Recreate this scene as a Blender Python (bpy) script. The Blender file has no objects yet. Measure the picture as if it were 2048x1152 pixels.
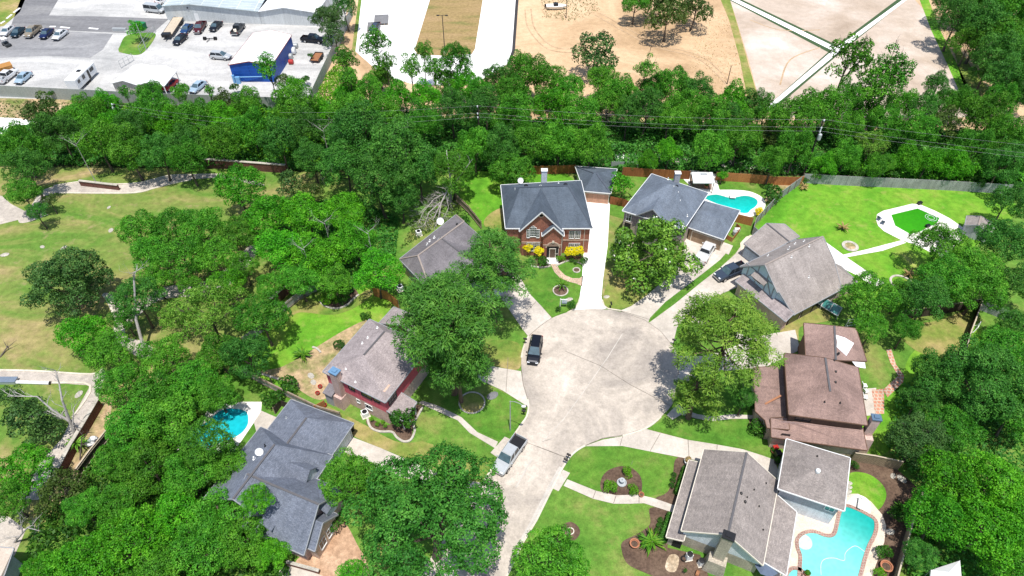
import bpy, bmesh, math, random
import numpy as np
from mathutils import Vector, Matrix
from mathutils.geometry import tessellate_polygon

# ------------------------------------------------------------------ camera, sky, sun, exposure
S = bpy.context.scene
COL = S.collection
CAM_H, PITCH, FPX = 76.0, math.radians(45.0), 1365.0
cam_d = bpy.data.cameras.new('camera'); cam = bpy.data.objects.new('camera', cam_d); COL.objects.link(cam)
cam.location = (0, 0, CAM_H); cam.rotation_euler = (math.radians(90) - PITCH, 0, 0)
cam_d.sensor_width = 36.0; cam_d.lens = 36.0 * FPX / 2048.0
cam_d.clip_start = 0.5; cam_d.clip_end = 3000
S.camera = cam

SUN_EL, SUN_AZ = math.radians(75.0), math.radians(171.0)     # azimuth clockwise from +Y (away from camera)
W = bpy.data.worlds.new('World'); S.world = W; W.use_nodes = True
wn = W.node_tree.nodes; wl = W.node_tree.links
for n in list(wn): wn.remove(n)
sky = wn.new('ShaderNodeTexSky'); sky.sky_type = 'NISHITA'; sky.sun_disc = False
sky.sun_elevation = SUN_EL; sky.sun_rotation = SUN_AZ
bg = wn.new('ShaderNodeBackground'); bg.inputs['Strength'].default_value = 0.130
wo = wn.new('ShaderNodeOutputWorld')
wl.new(sky.outputs[0], bg.inputs['Color']); wl.new(bg.outputs[0], wo.inputs['Surface'])

sd = bpy.data.lights.new('sun', 'SUN'); sun = bpy.data.objects.new('sun', sd); COL.objects.link(sun)
sd.energy = 4.5; sd.angle = math.radians(0.5); sd.color = (1.0, 0.965, 0.90)
sdir = Vector((math.sin(SUN_AZ) * math.cos(SUN_EL), math.cos(SUN_AZ) * math.cos(SUN_EL), math.sin(SUN_EL)))
sun.rotation_euler = (-sdir).to_track_quat('-Z', 'Y').to_euler(); sun.location = (0, -40, 150)

S.view_settings.view_transform = 'Standard'; S.view_settings.look = 'None'
S.view_settings.exposure = 0.22; S.view_settings.gamma = 1.0
S.cycles.max_bounces = 6; S.cycles.diffuse_bounces = 3; S.cycles.glossy_bounces = 2
S.cycles.transmission_bounces = 3; S.cycles.transparent_max_bounces = 4
S.cycles.use_adaptive_sampling = True
try: S.cycles.use_denoising = True
except Exception: pass

# ------------------------------------------------------------------ where a ray of the camera meets the place
CP, SP = math.cos(PITCH), math.sin(PITCH)
def ray(px, py):
    a = (px - 1024.0) / FPX; b = (576.0 - py) / FPX
    return Vector((a, CP + b * SP, -SP + b * CP))
CAMV = Vector((0, 0, CAM_H))
def P(px, py, z=0.0):
    r = ray(px, py); t = (z - CAM_H) / r.z
    return CAMV + r * t
def PPX(v):
    d = Vector(v) - CAMV
    depth = d.y * CP - d.z * SP
    return 1024 + FPX * d.x / depth, 576 - FPX * (d.y * SP + d.z * CP) / depth
def depth_of(v):
    d = Vector(v) - CAMV
    return d.y * CP - d.z * SP
def on_plane(px, py, a, b, c):
    n = (b - a).cross(c - a); r = ray(px, py)
    t = n.dot(a - CAMV) / n.dot(r)
    return CAMV + r * t

# ------------------------------------------------------------------ object helpers
def wloc(o):
    v = Vector((0, 0, 0))
    while o is not None:
        v += o.location; o = o.parent
    return v
def tag(o, label=None, cat=None, group=None, kind=None):
    if label: o['label'] = label
    if cat: o['category'] = cat
    if group: o['group'] = group
    if kind: o['kind'] = kind
    return o
def thing(name, label, cat, loc=(0, 0, 0), rz=0.0, group=None):
    o = bpy.data.objects.new(name, None); COL.objects.link(o)
    o.empty_display_size = 0.3
    o.location = loc; o.rotation_euler = (0, 0, rz)
    return tag(o, label, cat, group)
def dup(root, loc, rz=0.0, label=None, group=None):
    r = root.copy(); COL.objects.link(r); r.location = loc; r.rotation_euler = (0, 0, rz)
    if label: r['label'] = label
    if group: r['group'] = group
    for ch in list(root.children):
        c = ch.copy(); COL.objects.link(c); c.parent = r
        for g in list(ch.children):
            d = g.copy(); COL.objects.link(d); d.parent = c
    return r
def planar_uv(me):
    uvl = me.uv_layers.new(name='UVMap')
    for p in me.polygons:
        n = p.normal
        u = Vector((0, 0, 1)).cross(n)
        u = Vector((1, 0, 0)) if u.length < 1e-4 else u.normalized()
        v = n.cross(u)
        for li in p.loop_indices:
            co = me.vertices[me.loops[li].vertex_index].co
            uvl.data[li].uv = (co.dot(u), co.dot(v))
class MB:
    """collects geometry, built as one mesh object"""
    def __init__(s): s.v = []; s.f = []; s.m = []; s.cm = 0
    def add(s, vs, fs):
        k = len(s.v); s.v += [tuple(v) for v in vs]; s.f += [tuple(k + i for i in f) for f in fs]; s.m += [s.cm] * len(fs)
        return s
    def box(s, c, d, rz=0.0, taper=1.0):
        x, y, z = d[0] / 2, d[1] / 2, d[2] / 2; ca, sa = math.cos(rz), math.sin(rz); vs = []
        for k, (zz, t) in enumerate(((-z, 1), (z, taper))):
            for (a, b) in ((-x, -y), (x, -y), (x, y), (-x, y)):
                a *= t; b *= t
                vs.append((c[0] + a * ca - b * sa, c[1] + a * sa + b * ca, c[2] + zz))
        return s.add(vs, [(3, 2, 1, 0), (4, 5, 6, 7), (0, 1, 5, 4), (1, 2, 6, 5), (2, 3, 7, 6), (3, 0, 4, 7)])
    def bar(s, a, b, w, h, up=(0, 0, 1)):
        a = Vector(a); b = Vector(b); d = (b - a).normalized(); u = Vector(up)
        r = d.cross(u)
        r = Vector((1, 0, 0)) if r.length < 1e-4 else r.normalized()
        u = r.cross(d)
        vs = []
        for p in (a, b):
            for (i, j) in ((-1, -1), (1, -1), (1, 1), (-1, 1)): vs.append(p + r * (i * w / 2) + u * (j * h / 2))
        return s.add(vs, [(3, 2, 1, 0), (4, 5, 6, 7), (0, 1, 5, 4), (1, 2, 6, 5), (2, 3, 7, 6), (3, 0, 4, 7)])
    def tube(s, pts, rads, n=7, cap=True):
        pts = [Vector(p) for p in pts]; vs = []; fs = []
        ref = Vector((0.31, 0.17, 0.93))
        for i, p in enumerate(pts):
            d = (pts[min(i + 1, len(pts) - 1)] - pts[max(i - 1, 0)]).normalized()
            if abs(d.dot(ref)) > .95: rr = Vector((1, 0, 0))
            else: rr = ref
            a = d.cross(rr).normalized(); b = d.cross(a)
            for k in range(n):
                t = 2 * math.pi * k / n
                vs.append(p + (a * math.cos(t) + b * math.sin(t)) * rads[i])
        for i in range(len(pts) - 1):
            for k in range(n):
                k2 = (k + 1) % n
                fs.append((i * n + k, i * n + k2, (i + 1) * n + k2, (i + 1) * n + k))
        if cap: fs.append(tuple(range(n))[::-1]); fs.append(tuple((len(pts) - 1) * n + k for k in range(n)))
        return s.add(vs, fs)
    def lathe(s, c, prof, n=12, sx=1.0, sy=1.0):
        vs = []; fs = []; m = len(prof)
        for (r, z) in prof:
            for k in range(n):
                t = 2 * math.pi * k / n; vs.append((c[0] + r * sx * math.cos(t), c[1] + r * sy * math.sin(t), c[2] + z))
        for i in range(m - 1):
            for k in range(n):
                k2 = (k + 1) % n; fs.append((i * n + k, i * n + k2, (i + 1) * n + k2, (i + 1) * n + k))
        fs.append(tuple(range(n))[::-1]); fs.append(tuple((m - 1) * n + k for k in range(n)))
        return s.add(vs, fs)
    def prism(s, poly, z0, z1):
        """poly: list of Vectors (xy); z0,z1 numbers"""
        n = len(poly)
        ar = sum(poly[i][0] * poly[(i + 1) % n][1] - poly[(i + 1) % n][0] * poly[i][1] for i in range(n))
        if ar < 0: poly = poly[::-1]
        vs = [(p[0], p[1], z0) for p in poly] + [(p[0], p[1], z1) for p in poly]
        tri = tessellate_polygon([[Vector((p[0], p[1], 0)) for p in poly]])
        fs = []
        for t in tri:
            a, b, c = [Vector(poly[i][:2]).to_3d() for i in t]
            if (b - a).cross(c - a).z < 0: t = t[::-1]
            fs.append(tuple(n + i for i in t)); fs.append(tuple(t[::-1]))
        for i in range(n): fs.append((i, (i + 1) % n, n + (i + 1) % n, n + i))
        return s.add(vs, fs)
    def build(s, name, mats, parent=None, local=False, smooth=False, bevel=0.0):
        off = Vector((0, 0, 0)) if (local or parent is None) else wloc(parent)
        me = bpy.data.meshes.new(name)
        me.from_pydata([(v[0] - off.x, v[1] - off.y, v[2] - off.z) for v in s.v], [], s.f)
        if not isinstance(mats, (list, tuple)): mats = [mats]
        for m in mats: me.materials.append(m)
        if len(mats) > 1: me.polygons.foreach_set('material_index', s.m)
        me.update()
        planar_uv(me)
        if smooth: me.polygons.foreach_set('use_smooth', [True] * len(me.polygons))
        o = bpy.data.objects.new(name, me); COL.objects.link(o)
        if parent is not None: o.parent = parent
        if bevel:
            b = o.modifiers.new('bevel', 'BEVEL'); b.width = bevel; b.segments = 2; b.limit_method = 'ANGLE'
        return o
def smooth_loop(pts, closed=True, sub=6):
    n = len(pts); out = []
    rng = range(n) if closed else range(n - 1)
    for i in rng:
        p0 = pts[(i - 1) % n] if closed or i > 0 else pts[i]
        p1 = pts[i]; p2 = pts[(i + 1) % n]
        p3 = pts[(i + 2) % n] if closed or i + 2 < n else pts[i + 1]
        for k in range(sub):
            t = k / sub
            out.append(tuple(0.5 * ((2 * p1[j]) + (-p0[j] + p2[j]) * t + (2 * p0[j] - 5 * p1[j] + 4 * p2[j] - p3[j]) * t * t + (-p0[j] + 3 * p1[j] - 3 * p2[j] + p3[j]) * t ** 3) for j in range(2)))
    if not closed: out.append(tuple(pts[-1]))
    return out
def wpts(pix, z=0.0): return [P(a, b, z) for a, b in pix]
def sheet(name, pix, level, mat, smooth=False, world=False, kind='structure', sub=6):
    pts = smooth_loop(pix, True, sub) if smooth else pix
    z = 0.012 * level
    poly = [Vector((a, b, z)) for a, b in pts] if world else wpts(pts)
    b = MB(); n = len(poly)
    tri = tessellate_polygon([[Vector((p.x, p.y, 0)) for p in poly]])
    fs = []
    for t in tri:
        a, q, c = [poly[i] for i in t]
        if (q - a).cross(c - a).z < 0: t = t[::-1]
        fs.append(tuple(t))
    b.add([(p.x, p.y, z) for p in poly], fs)
    o = b.build(name, mat); tag(o, kind=kind)
    return o
def ribbon(mb, pts, w, h, z0=0.0, closed=False):
    """kerb-like strip of width w and height h along world points"""
    n = len(pts); L = []; R = []
    for i in range(n):
        a = pts[(i - 1) % n] if closed or i > 0 else pts[i]; c = pts[(i + 1) % n] if closed or i < n - 1 else pts[i]
        d = Vector((c.x - a.x, c.y - a.y, 0)).normalized(); q = Vector((-d.y, d.x, 0))
        L.append(pts[i] + q * w / 2); R.append(pts[i] - q * w / 2)
    vs = []
    for i in range(n): vs += [(L[i].x, L[i].y, z0), (L[i].x, L[i].y, z0 + h), (R[i].x, R[i].y, z0 + h), (R[i].x, R[i].y, z0)]
    fs = []
    for i in range(n if closed else n - 1):
        a = 4 * i; b = 4 * ((i + 1) % n)
        fs += [(a, a + 1, b + 1, b), (a + 1, a + 2, b + 2, b + 1), (a + 2, a + 3, b + 3, b + 2)]
    if not closed: fs += [(0, 3, 2, 1), (4 * n - 4, 4 * n - 3, 4 * n - 2, 4 * n - 1)]
    mb.add(vs, fs)

# ------------------------------------------------------------------ materials
def srgb(r, g, b):
    f = lambda c: (c / 255 / 12.92) if c / 255 <= 0.04045 else ((c / 255 + 0.055) / 1.055) ** 2.4
    return (f(r), f(g), f(b), 1)
def newmat(name):
    m = bpy.data.materials.new(name); m.use_nodes = True; nt = m.node_tree
    b = nt.nodes.get('Principled BSDF')
    return m, nt, b
def col4(c): return (c[0], c[1], c[2], 1)
def flat(name, c, rough=0.6, metal=0.0, spec=0.4, var=0.12, scale=3.0, emit=None):
    m, nt, b = newmat(name)
    b.inputs['Roughness'].default_value = rough; b.inputs['Metallic'].default_value = metal
    b.inputs['Specular IOR Level'].default_value = spec
    tc = nt.nodes.new('ShaderNodeTexCoord'); no = nt.nodes.new('ShaderNodeTexNoise'); no.inputs['Scale'].default_value = scale
    no.inputs['Detail'].default_value = 5
    nt.links.new(tc.outputs['Object'], no.inputs['Vector'])
    mr = nt.nodes.new('ShaderNodeMapRange'); mr.inputs[3].default_value = 1 - var; mr.inputs[4].default_value = 1 + var
    mr.inputs[1].default_value = .25; mr.inputs[2].default_value = .75
    nt.links.new(no.outputs[0], mr.inputs[0])
    mx = nt.nodes.new('ShaderNodeMix'); mx.data_type = 'RGBA'; mx.blend_type = 'MULTIPLY'; mx.inputs[0].default_value = 1
    mx.inputs[6].default_value = col4(c); nt.links.new(mr.outputs[0], mx.inputs[7])
    nt.links.new(mx.outputs[2], b.inputs['Base Color'])
    return m
def ground_mat(name, stops, scale=0.06, fine=1.6, fvar=0.22, rough=0.95, bump=0.0, warp=0.0, stretch=(1, 1, 1), rot=0.0, grain=9.0, gvar=.18, wear=None, spot=0.0):
    """stops: [(pos, colour)...] ramp over big soft noise, broken by finer noise layers"""
    m, nt, b = newmat(name); N = nt.nodes.new; L = nt.links.new
    b.inputs['Roughness'].default_value = rough; b.inputs['Specular IOR Level'].default_value = 0.15
    tc = N('ShaderNodeTexCoord'); mp = N('ShaderNodeMapping'); mp.inputs['Scale'].default_value = stretch; mp.inputs['Rotation'].default_value = (0, 0, rot)
    L(tc.outputs['Object'], mp.inputs['Vector'])
    n1 = N('ShaderNodeTexNoise'); n1.inputs['Scale'].default_value = scale; n1.inputs['Detail'].default_value = 7; n1.inputs['Roughness'].default_value = .62
    n1.inputs['Distortion'].default_value = warp
    L(mp.outputs[0], n1.inputs['Vector'])
    rp = N('ShaderNodeValToRGB'); e = rp.color_ramp.elements
    while len(e) > 1: e.remove(e[0])
    e[0].position = stops[0][0]; e[0].color = col4(stops[0][1])
    for p, c in stops[1:]:
        k = e.new(p); k.color = col4(c)
    L(n1.outputs[0], rp.inputs[0]); cur = rp.outputs[0]
    for sc, va, dt in ((fine, fvar, 4), (grain, gvar, 3)):
        n2 = N('ShaderNodeTexNoise'); n2.inputs['Scale'].default_value = sc; n2.inputs['Detail'].default_value = dt; n2.inputs['Roughness'].default_value = .7
        L(tc.outputs['Object'], n2.inputs['Vector'])
        mr = N('ShaderNodeMapRange'); mr.inputs[1].default_value = .3; mr.inputs[2].default_value = .7; mr.inputs[3].default_value = 1 - va; mr.inputs[4].default_value = 1 + va
        L(n2.outputs[0], mr.inputs[0])
        mx = N('ShaderNodeMix'); mx.data_type = 'RGBA'; mx.blend_type = 'MULTIPLY'; mx.inputs[0].default_value = 1
        L(cur, mx.inputs[6]); L(mr.outputs[0], mx.inputs[7]); cur = mx.outputs[2]
    if wear or spot:
        n3 = N('ShaderNodeTexNoise'); n3.inputs['Scale'].default_value = .42 if wear else .8; n3.inputs['Detail'].default_value = 5; n3.inputs['Roughness'].default_value = .7; L(tc.outputs['Object'], n3.inputs['Vector'])
        mr = N('ShaderNodeMapRange'); mr.inputs[1].default_value = .56; mr.inputs[2].default_value = .72; mr.inputs[3].default_value = 0; mr.inputs[4].default_value = .6 if wear else spot; L(n3.outputs[0], mr.inputs[0])
        mx = N('ShaderNodeMix'); mx.data_type = 'RGBA'; L(mr.outputs[0], mx.inputs[0]); L(cur, mx.inputs[6]); mx.inputs[7].default_value = col4(wear or (.20, .18, .165)); cur = mx.outputs[2]
    L(cur, b.inputs['Base Color'])
    if bump:
        bp = N('ShaderNodeBump'); bp.inputs['Strength'].default_value = bump; bp.inputs['Distance'].default_value = .1
        L(n2.outputs[0], bp.inputs['Height']); L(bp.outputs[0], b.inputs['Normal'])
    return m
def course_mat(name, c1, c2, mortar, bw=.9, rh=.28, ms=.02, rough=.9, blotch=.25, bscale=.35, spec=.2):
    """rows of shingles, bricks or boards laid in the face's own UV (metres)"""
    m, nt, b = newmat(name); N = nt.nodes.new; L = nt.links.new
    b.inputs['Roughness'].default_value = rough; b.inputs['Specular IOR Level'].default_value = spec
    uv = N('ShaderNodeUVMap'); br = N('ShaderNodeTexBrick'); L(uv.outputs[0], br.inputs['Vector'])
    br.inputs['Color1'].default_value = col4(c1); br.inputs['Color2'].default_value = col4(c2); br.inputs['Mortar'].default_value = col4(mortar)
    br.inputs['Scale'].default_value = 1; br.inputs['Mortar Size'].default_value = ms; br.inputs['Brick Width'].default_value = bw; br.inputs['Row Height'].default_value = rh
    br.inputs['Bias'].default_value = 0; br.inputs['Mortar Smooth'].default_value = .3
    tc = N('ShaderNodeTexCoord'); cur = br.outputs['Color']
    mp = N('ShaderNodeMapping'); mp.inputs['Scale'].default_value = (1.6, .16, 1); L(uv.outputs[0], mp.inputs['Vector'])
    for sc, va in ((bscale, blotch), (8.0, .30), (1.0, .16)):
        no = N('ShaderNodeTexNoise'); no.inputs['Scale'].default_value = sc; no.inputs['Detail'].default_value = 6; no.inputs['Roughness'].default_value = .65
        L(mp.outputs[0] if sc == 1.0 else tc.outputs['Object'], no.inputs['Vector'])
        mr = N('ShaderNodeMapRange'); mr.inputs[1].default_value = .28; mr.inputs[2].default_value = .72; mr.inputs[3].default_value = 1 - va; mr.inputs[4].default_value = 1 + va
        L(no.outputs[0], mr.inputs[0])
        mx = N('ShaderNodeMix'); mx.data_type = 'RGBA'; mx.blend_type = 'MULTIPLY'; mx.inputs[0].default_value = 1
        L(cur, mx.inputs[6]); L(mr.outputs[0], mx.inputs[7]); cur = mx.outputs[2]
    L(cur, b.inputs['Base Color'])
    bp = N('ShaderNodeBump'); bp.inputs['Strength'].default_value = .35; bp.inputs['Distance'].default_value = .03
    L(br.outputs['Fac'], bp.inputs['Height']); bp.invert = True; L(bp.outputs[0], b.inputs['Normal'])
    return m
def leaf_mat(name, ca, cb, cc, trans=.3, objvar=.25, spec=.25):
    m, nt, b = newmat(name); N = nt.nodes.new; L = nt.links.new
    out = nt.nodes.get('Material Output')
    b.inputs['Roughness'].default_value = .55; b.inputs['Specular IOR Level'].default_value = spec
    ge = N('ShaderNodeNewGeometry'); oi = N('ShaderNodeObjectInfo'); tc = N('ShaderNodeTexCoord')
    no = N('ShaderNodeTexNoise'); no.inputs['Scale'].default_value = .5; no.inputs['Detail'].default_value = 2
    L(tc.outputs['Object'], no.inputs['Vector'])
    ad = N('ShaderNodeMath'); ad.operation = 'MULTIPLY_ADD'; L(ge.outputs['Random Per Island'], ad.inputs[0]); ad.inputs[1].default_value = .45
    sc = N('ShaderNodeMapRange'); sc.inputs[1].default_value = .3; sc.inputs[2].default_value = .7; sc.inputs[3].default_value = 0; sc.inputs[4].default_value = .55
    L(no.outputs[0], sc.inputs[0]); L(sc.outputs[0], ad.inputs[2])
    rp = N('ShaderNodeValToRGB'); e = rp.color_ramp.elements
    e[0].position = .1; e[0].color = col4(ca); e[1].position = .95; e[1].color = col4(cc); k = e.new(.5); k.color = col4(cb)
    L(ad.outputs[0], rp.inputs[0])
    hs = N('ShaderNodeHueSaturation')
    h = N('ShaderNodeMapRange'); h.inputs[3].default_value = .5 - .010 * objvar / .25; h.inputs[4].default_value = .5 + .006 * objvar / .25; L(oi.outputs['Random'], h.inputs[0]); L(h.outputs[0], hs.inputs['Hue'])
    mu = N('ShaderNodeMath'); mu.operation = 'FRACT'; m2 = N('ShaderNodeMath'); m2.operation = 'MULTIPLY'; m2.inputs[1].default_value = 7.31; L(oi.outputs['Random'], m2.inputs[0]); L(m2.outputs[0], mu.inputs[0])
    v = N('ShaderNodeMapRange'); v.inputs[3].default_value = 1 - objvar * .8; v.inputs[4].default_value = 1 + objvar; L(mu.outputs[0], v.inputs[0]); L(v.outputs[0], hs.inputs['Value'])
    L(rp.outputs[0], hs.inputs['Color'])
    L(hs.outputs[0], b.inputs['Base Color'])
    tr = N('ShaderNodeBsdfTranslucent'); L(hs.outputs[0], tr.inputs['Color'])
    mx = N('ShaderNodeMixShader'); mx.inputs[0].default_value = trans
    L(b.outputs[0], mx.inputs[1]); L(tr.outputs[0], mx.inputs[2]); L(mx.outputs[0], out.inputs['Surface'])
    return m
def water_mat(name, shallow, deep, axis, lo, hi, rough=.08, spec=.5):
    """pool water over its basin: the basin slopes from lo to hi (metres along axis)"""
    m, nt, b = newmat(name); N = nt.nodes.new; L = nt.links.new
    b.inputs['Roughness'].default_value = rough; b.inputs['Specular IOR Level'].default_value = spec
    tc = N('ShaderNodeTexCoord'); dt = N('ShaderNodeVectorMath'); dt.operation = 'DOT_PRODUCT'; dt.inputs[1].default_value = axis
    L(tc.outputs['Object'], dt.inputs[0])
    no = N('ShaderNodeTexNoise'); no.inputs['Scale'].default_value = .55; no.inputs['Detail'].default_value = 4; L(tc.outputs['Object'], no.inputs['Vector'])
    a = N('ShaderNodeMath'); a.operation = 'MULTIPLY_ADD'; L(no.outputs[0], a.inputs[0]); a.inputs[1].default_value = 1.4; L(dt.outputs['Value'], a.inputs[2])
    mr = N('ShaderNodeMapRange'); mr.interpolation_type = 'SMOOTHSTEP'; mr.inputs[1].default_value = lo; mr.inputs[2].default_value = hi; L(a.outputs[0], mr.inputs[0])
    mx = N('ShaderNodeMix'); mx.data_type = 'RGBA'; mx.inputs[6].default_value = col4(shallow); mx.inputs[7].default_value = col4(deep)  # lo end, hi end
    L(mr.outputs[0], mx.inputs[0])
    vo = N('ShaderNodeTexVoronoi'); vo.inputs['Scale'].default_value = 2.2; vo.feature = 'SMOOTH_F1'; L(tc.outputs['Object'], vo.inputs['Vector'])
    m3 = N('ShaderNodeMapRange'); m3.inputs[3].default_value = .88; m3.inputs[4].default_value = 1.16; L(vo.outputs['Distance'], m3.inputs[0])
    m4 = N('ShaderNodeMix'); m4.data_type = 'RGBA'; m4.blend_type = 'MULTIPLY'; m4.inputs[0].default_value = 1; L(mx.outputs[2], m4.inputs[6]); L(m3.outputs[0], m4.inputs[7])
    L(m4.outputs[2], b.inputs['Base Color'])
    n2 = N('ShaderNodeTexNoise'); n2.inputs['Scale'].default_value = 3; L(tc.outputs['Object'], n2.inputs['Vector'])
    bp = N('ShaderNodeBump'); bp.inputs['Strength'].default_value = .08; L(n2.outputs[0], bp.inputs['Height']); L(bp.outputs[0], b.inputs['Normal'])
    return m
M = {}
# ground
M['litter'] = ground_mat('woodland_floor', [(.3, (.030, .040, .014)), (.5, (.055, .075, .022)), (.7, (.11, .10, .05))], .12, 1.2, .35)
M['grass'] = ground_mat('lawn_grass', [(.28,(.050,.150,.016)),(.42,(.085,.205,.026)),(.53,(.125,.235,.036)),(.62,(.20,.24,.06)),(.74,(.30,.255,.10))], .11, 1.0, .28, gvar=.24, wear=(.26, .24, .08))
M['grass_front'] = ground_mat('front_lawn_grass', [(.28,(.043,.130,.013)),(.44,(.072,.190,.021)),(.56,(.105,.22,.028)),(.66,(.165,.23,.05)),(.78,(.25,.245,.08))], .12, 1.0, .26, gvar=.24, wear=(.19, .22, .055))
M['grass_bright'] = ground_mat('bright_lawn_grass', [(.28,(.066,.21,.014)),(.42,(.105,.29,.020)),(.54,(.155,.32,.028)),(.63,(.23,.33,.05)),(.74,(.38,.34,.12))], .085, .8, .24, warp=.8, gvar=.22, wear=(.32, .33, .09))
M['grass_dry'] = ground_mat('dry_lawn_grass', [(.28, (.085, .19, .025)), (.45, (.19, .235, .05)), (.58, (.32, .27, .10)), (.72, (.42, .31, .16))], .13, 1.2, .22)
M['grass_park'] = ground_mat('park_grass', [(.28,(.062,.175,.022)),(.42,(.115,.21,.034)),(.52,(.19,.23,.058)),(.61,(.29,.25,.10)),(.72,(.43,.31,.18))], .055, .9, .25, warp=1.2, stretch=(1, 1.6, 1), rot=.5, gvar=.24, wear=(.36, .27, .15))
M['grass_brown'] = ground_mat('brown_verge_grass', [(.3, (.15, .17, .05)), (.45, (.29, .21, .09)), (.7, (.37, .25, .13))], .12, 1.3, .25, stretch=(.5, 2.5, 1))
M['sand'] = ground_mat('sandy_bare_ground', [(.3,(.38,.25,.14)),(.45,(.50,.34,.20)),(.6,(.61,.43,.265)),(.75,(.70,.545,.375))], .045, .8, .14, warp=1.0)
M['pad'] = ground_mat('graded_pad_soil', [(.28,(.35,.27,.205)),(.40,(.44,.35,.275)),(.5,(.50,.41,.335)),(.60,(.57,.49,.42)),(.72,(.70,.66,.61))], .05, .6, .10, warp=.5)
M['soil_red'] = ground_mat('bare_reddish_soil', [(.3,(.28,.19,.10)),(.45,(.42,.26,.165)),(.6,(.50,.33,.22)),(.72,(.55,.40,.28))], .2, 1.6, .25)
M['dirt'] = ground_mat('garden_dirt', [(.36,(.15,.19,.05)),(.46,(.30,.25,.12)),(.54,(.43,.31,.18)),(.7,(.58,.43,.28))], .22, 1.6, .28)
M['mulch'] = ground_mat('bark_mulch', [(.3, (.075, .048, .035)), (.5, (.12, .078, .055)), (.7, (.17, .115, .08))], .4, 3.0, .35)
M['road'] = ground_mat('street_concrete', [(.25,(.24,.213,.188)),(.38,(.365,.32,.28)),(.50,(.47,.41,.35)),(.62,(.57,.50,.43)),(.74,(.69,.625,.55))], .10, 1.0, .15, rough=.9, warp=.9, grain=5, gvar=.13, spot=.32)
M['drive'] = ground_mat('drive_concrete', [(.28,(.40,.355,.305)),(.5,(.53,.475,.415)),(.7,(.64,.58,.52))], .17, 1.3, .10, rough=.9, grain=6, gvar=.10, spot=.22)
M['drive_white'] = ground_mat('new_white_concrete', [(.3, (.82, .80, .78)), (.7, (.92, .91, .89))], .1, 1.5, .04, rough=.9, gvar=.03)
M['lot'] = ground_mat('lot_concrete', [(.25,(.28,.28,.28)),(.42,(.40,.395,.385)),(.56,(.50,.49,.475)),(.75,(.64,.62,.60))], .06, .7, .12, rough=.9, warp=1.2, stretch=(.6, 1.8, 1), grain=4)
M['asphalt'] = ground_mat('faded_asphalt', [(.3,(.15,.15,.155)),(.5,(.20,.198,.205)),(.72,(.28,.275,.27))], .08, 1.0, .15, rough=.9, warp=.8, stretch=(.5, 2, 1))
M['apron'] = ground_mat('worn_grey_apron', [(.3, (.20, .20, .208)), (.5, (.27, .268, .275)), (.72, (.39, .385, .38))], .08, 1.0, .14, rough=.9, warp=.8, stretch=(.5, 2, 1))
M['path'] = ground_mat('park_path_paving', [(.3, (.33, .29, .26)), (.5, (.45, .40, .35)), (.7, (.58, .51, .44))], .15, 1.2, .14, rough=.9)
M['kerb'] = ground_mat('kerb_concrete', [(.3, (.50, .44, .36)), (.6, (.66, .60, .50))], .3, 2.0, .12)
M['joint'] = flat('joint_filler', (.19, .165, .14), .9, var=.5, scale=1.5)
M['seam'] = ground_mat('pale_seam_concrete', [(.3,(.42,.385,.345)),(.7,(.58,.535,.48))], .4, 1.0, .1)
M['brickpath'] = course_mat('brick_path_paving', (.52, .36, .25), (.44, .30, .21), (.55, .46, .36), .4, .4, .04)
M['paver'] = course_mat('terracotta_paver', (.55, .25, .16), (.48, .22, .15), (.50, .42, .33), .55, .55, .08)
M['deck'] = ground_mat('pool_deck_concrete', [(.3, (.58, .48, .38)), (.6, (.70, .60, .49))], .3, 1.5, .08)
M['deck_white'] = ground_mat('pale_pool_deck', [(.3, (.74, .69, .63)), (.6, (.86, .81, .76))], .3, 1.5, .06)
M['coping'] = course_mat('brick_coping', (.36, .20, .16), (.30, .17, .14), (.42, .34, .29), .3, .3, .03)
M['gravel'] = ground_mat('flagstone_gravel', [(.3,(.30,.22,.14)),(.5,(.44,.34,.23)),(.7,(.56,.46,.34))], 1.2, 3.0, .4)
# roofs and walls
M['shingle_slate'] = course_mat('slate_blue_shingles', (0.1068, 0.1306, 0.1623), (0.0872, 0.1086, 0.1371), (0.0808, 0.0995, 0.1259), .33, .15, .015)
M['shingle_blue'] = course_mat('blue_grey_shingles', (0.1735, 0.2002, 0.2388), (0.1411, 0.1668, 0.2043), (0.1348, 0.1601, 0.2139), .33, .15, .015)
M['shingle_h6'] = course_mat('charcoal_blue_shingles', (0.1926, 0.2125, 0.2623), (0.1304, 0.1478, 0.1883), (0.1233, 0.1364, 0.172), .33, .15, .015, blotch=.18)
M['shingle_grey'] = course_mat('weathered_grey_shingles', (0.198, 0.1824, 0.192), (0.162, 0.15, 0.1584), (0.159, 0.1457, 0.153), .33, .15, .015, blotch=.3, bscale=.25)
M['shingle_tan'] = course_mat('taupe_shingles', (0.3578, 0.3132, 0.2903), (0.2903, 0.2538, 0.2362), (0.2701, 0.2369, 0.2201), .33, .15, .015)
M['shingle_brown'] = course_mat('reddish_brown_shingles', (0.3326, 0.2236, 0.1902), (0.2628, 0.1771, 0.1552), (0.2439, 0.1655, 0.1423), .33, .15, .015, blotch=.4, bscale=.16)
M['shingle_mauve'] = course_mat('mottled_mauve_shingles', (0.377, 0.3219, 0.3161), (0.2828, 0.2407, 0.2407), (0.2781, 0.2371, 0.2332), .33, .15, .015)
M['shingle_greige'] = course_mat('greige_shingles', (0.3339, 0.289, 0.2646), (0.2457, 0.2143, 0.1999), (0.2315, 0.2013, 0.1859), .33, .15, .015, blotch=.16)
M['ridge'] = flat('ridge_cap_shingle', (.11, .105, .11), .9)
M['ridge_light'] = flat('pale_ridge_cap', (.30, .25, .22), .9)
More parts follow.
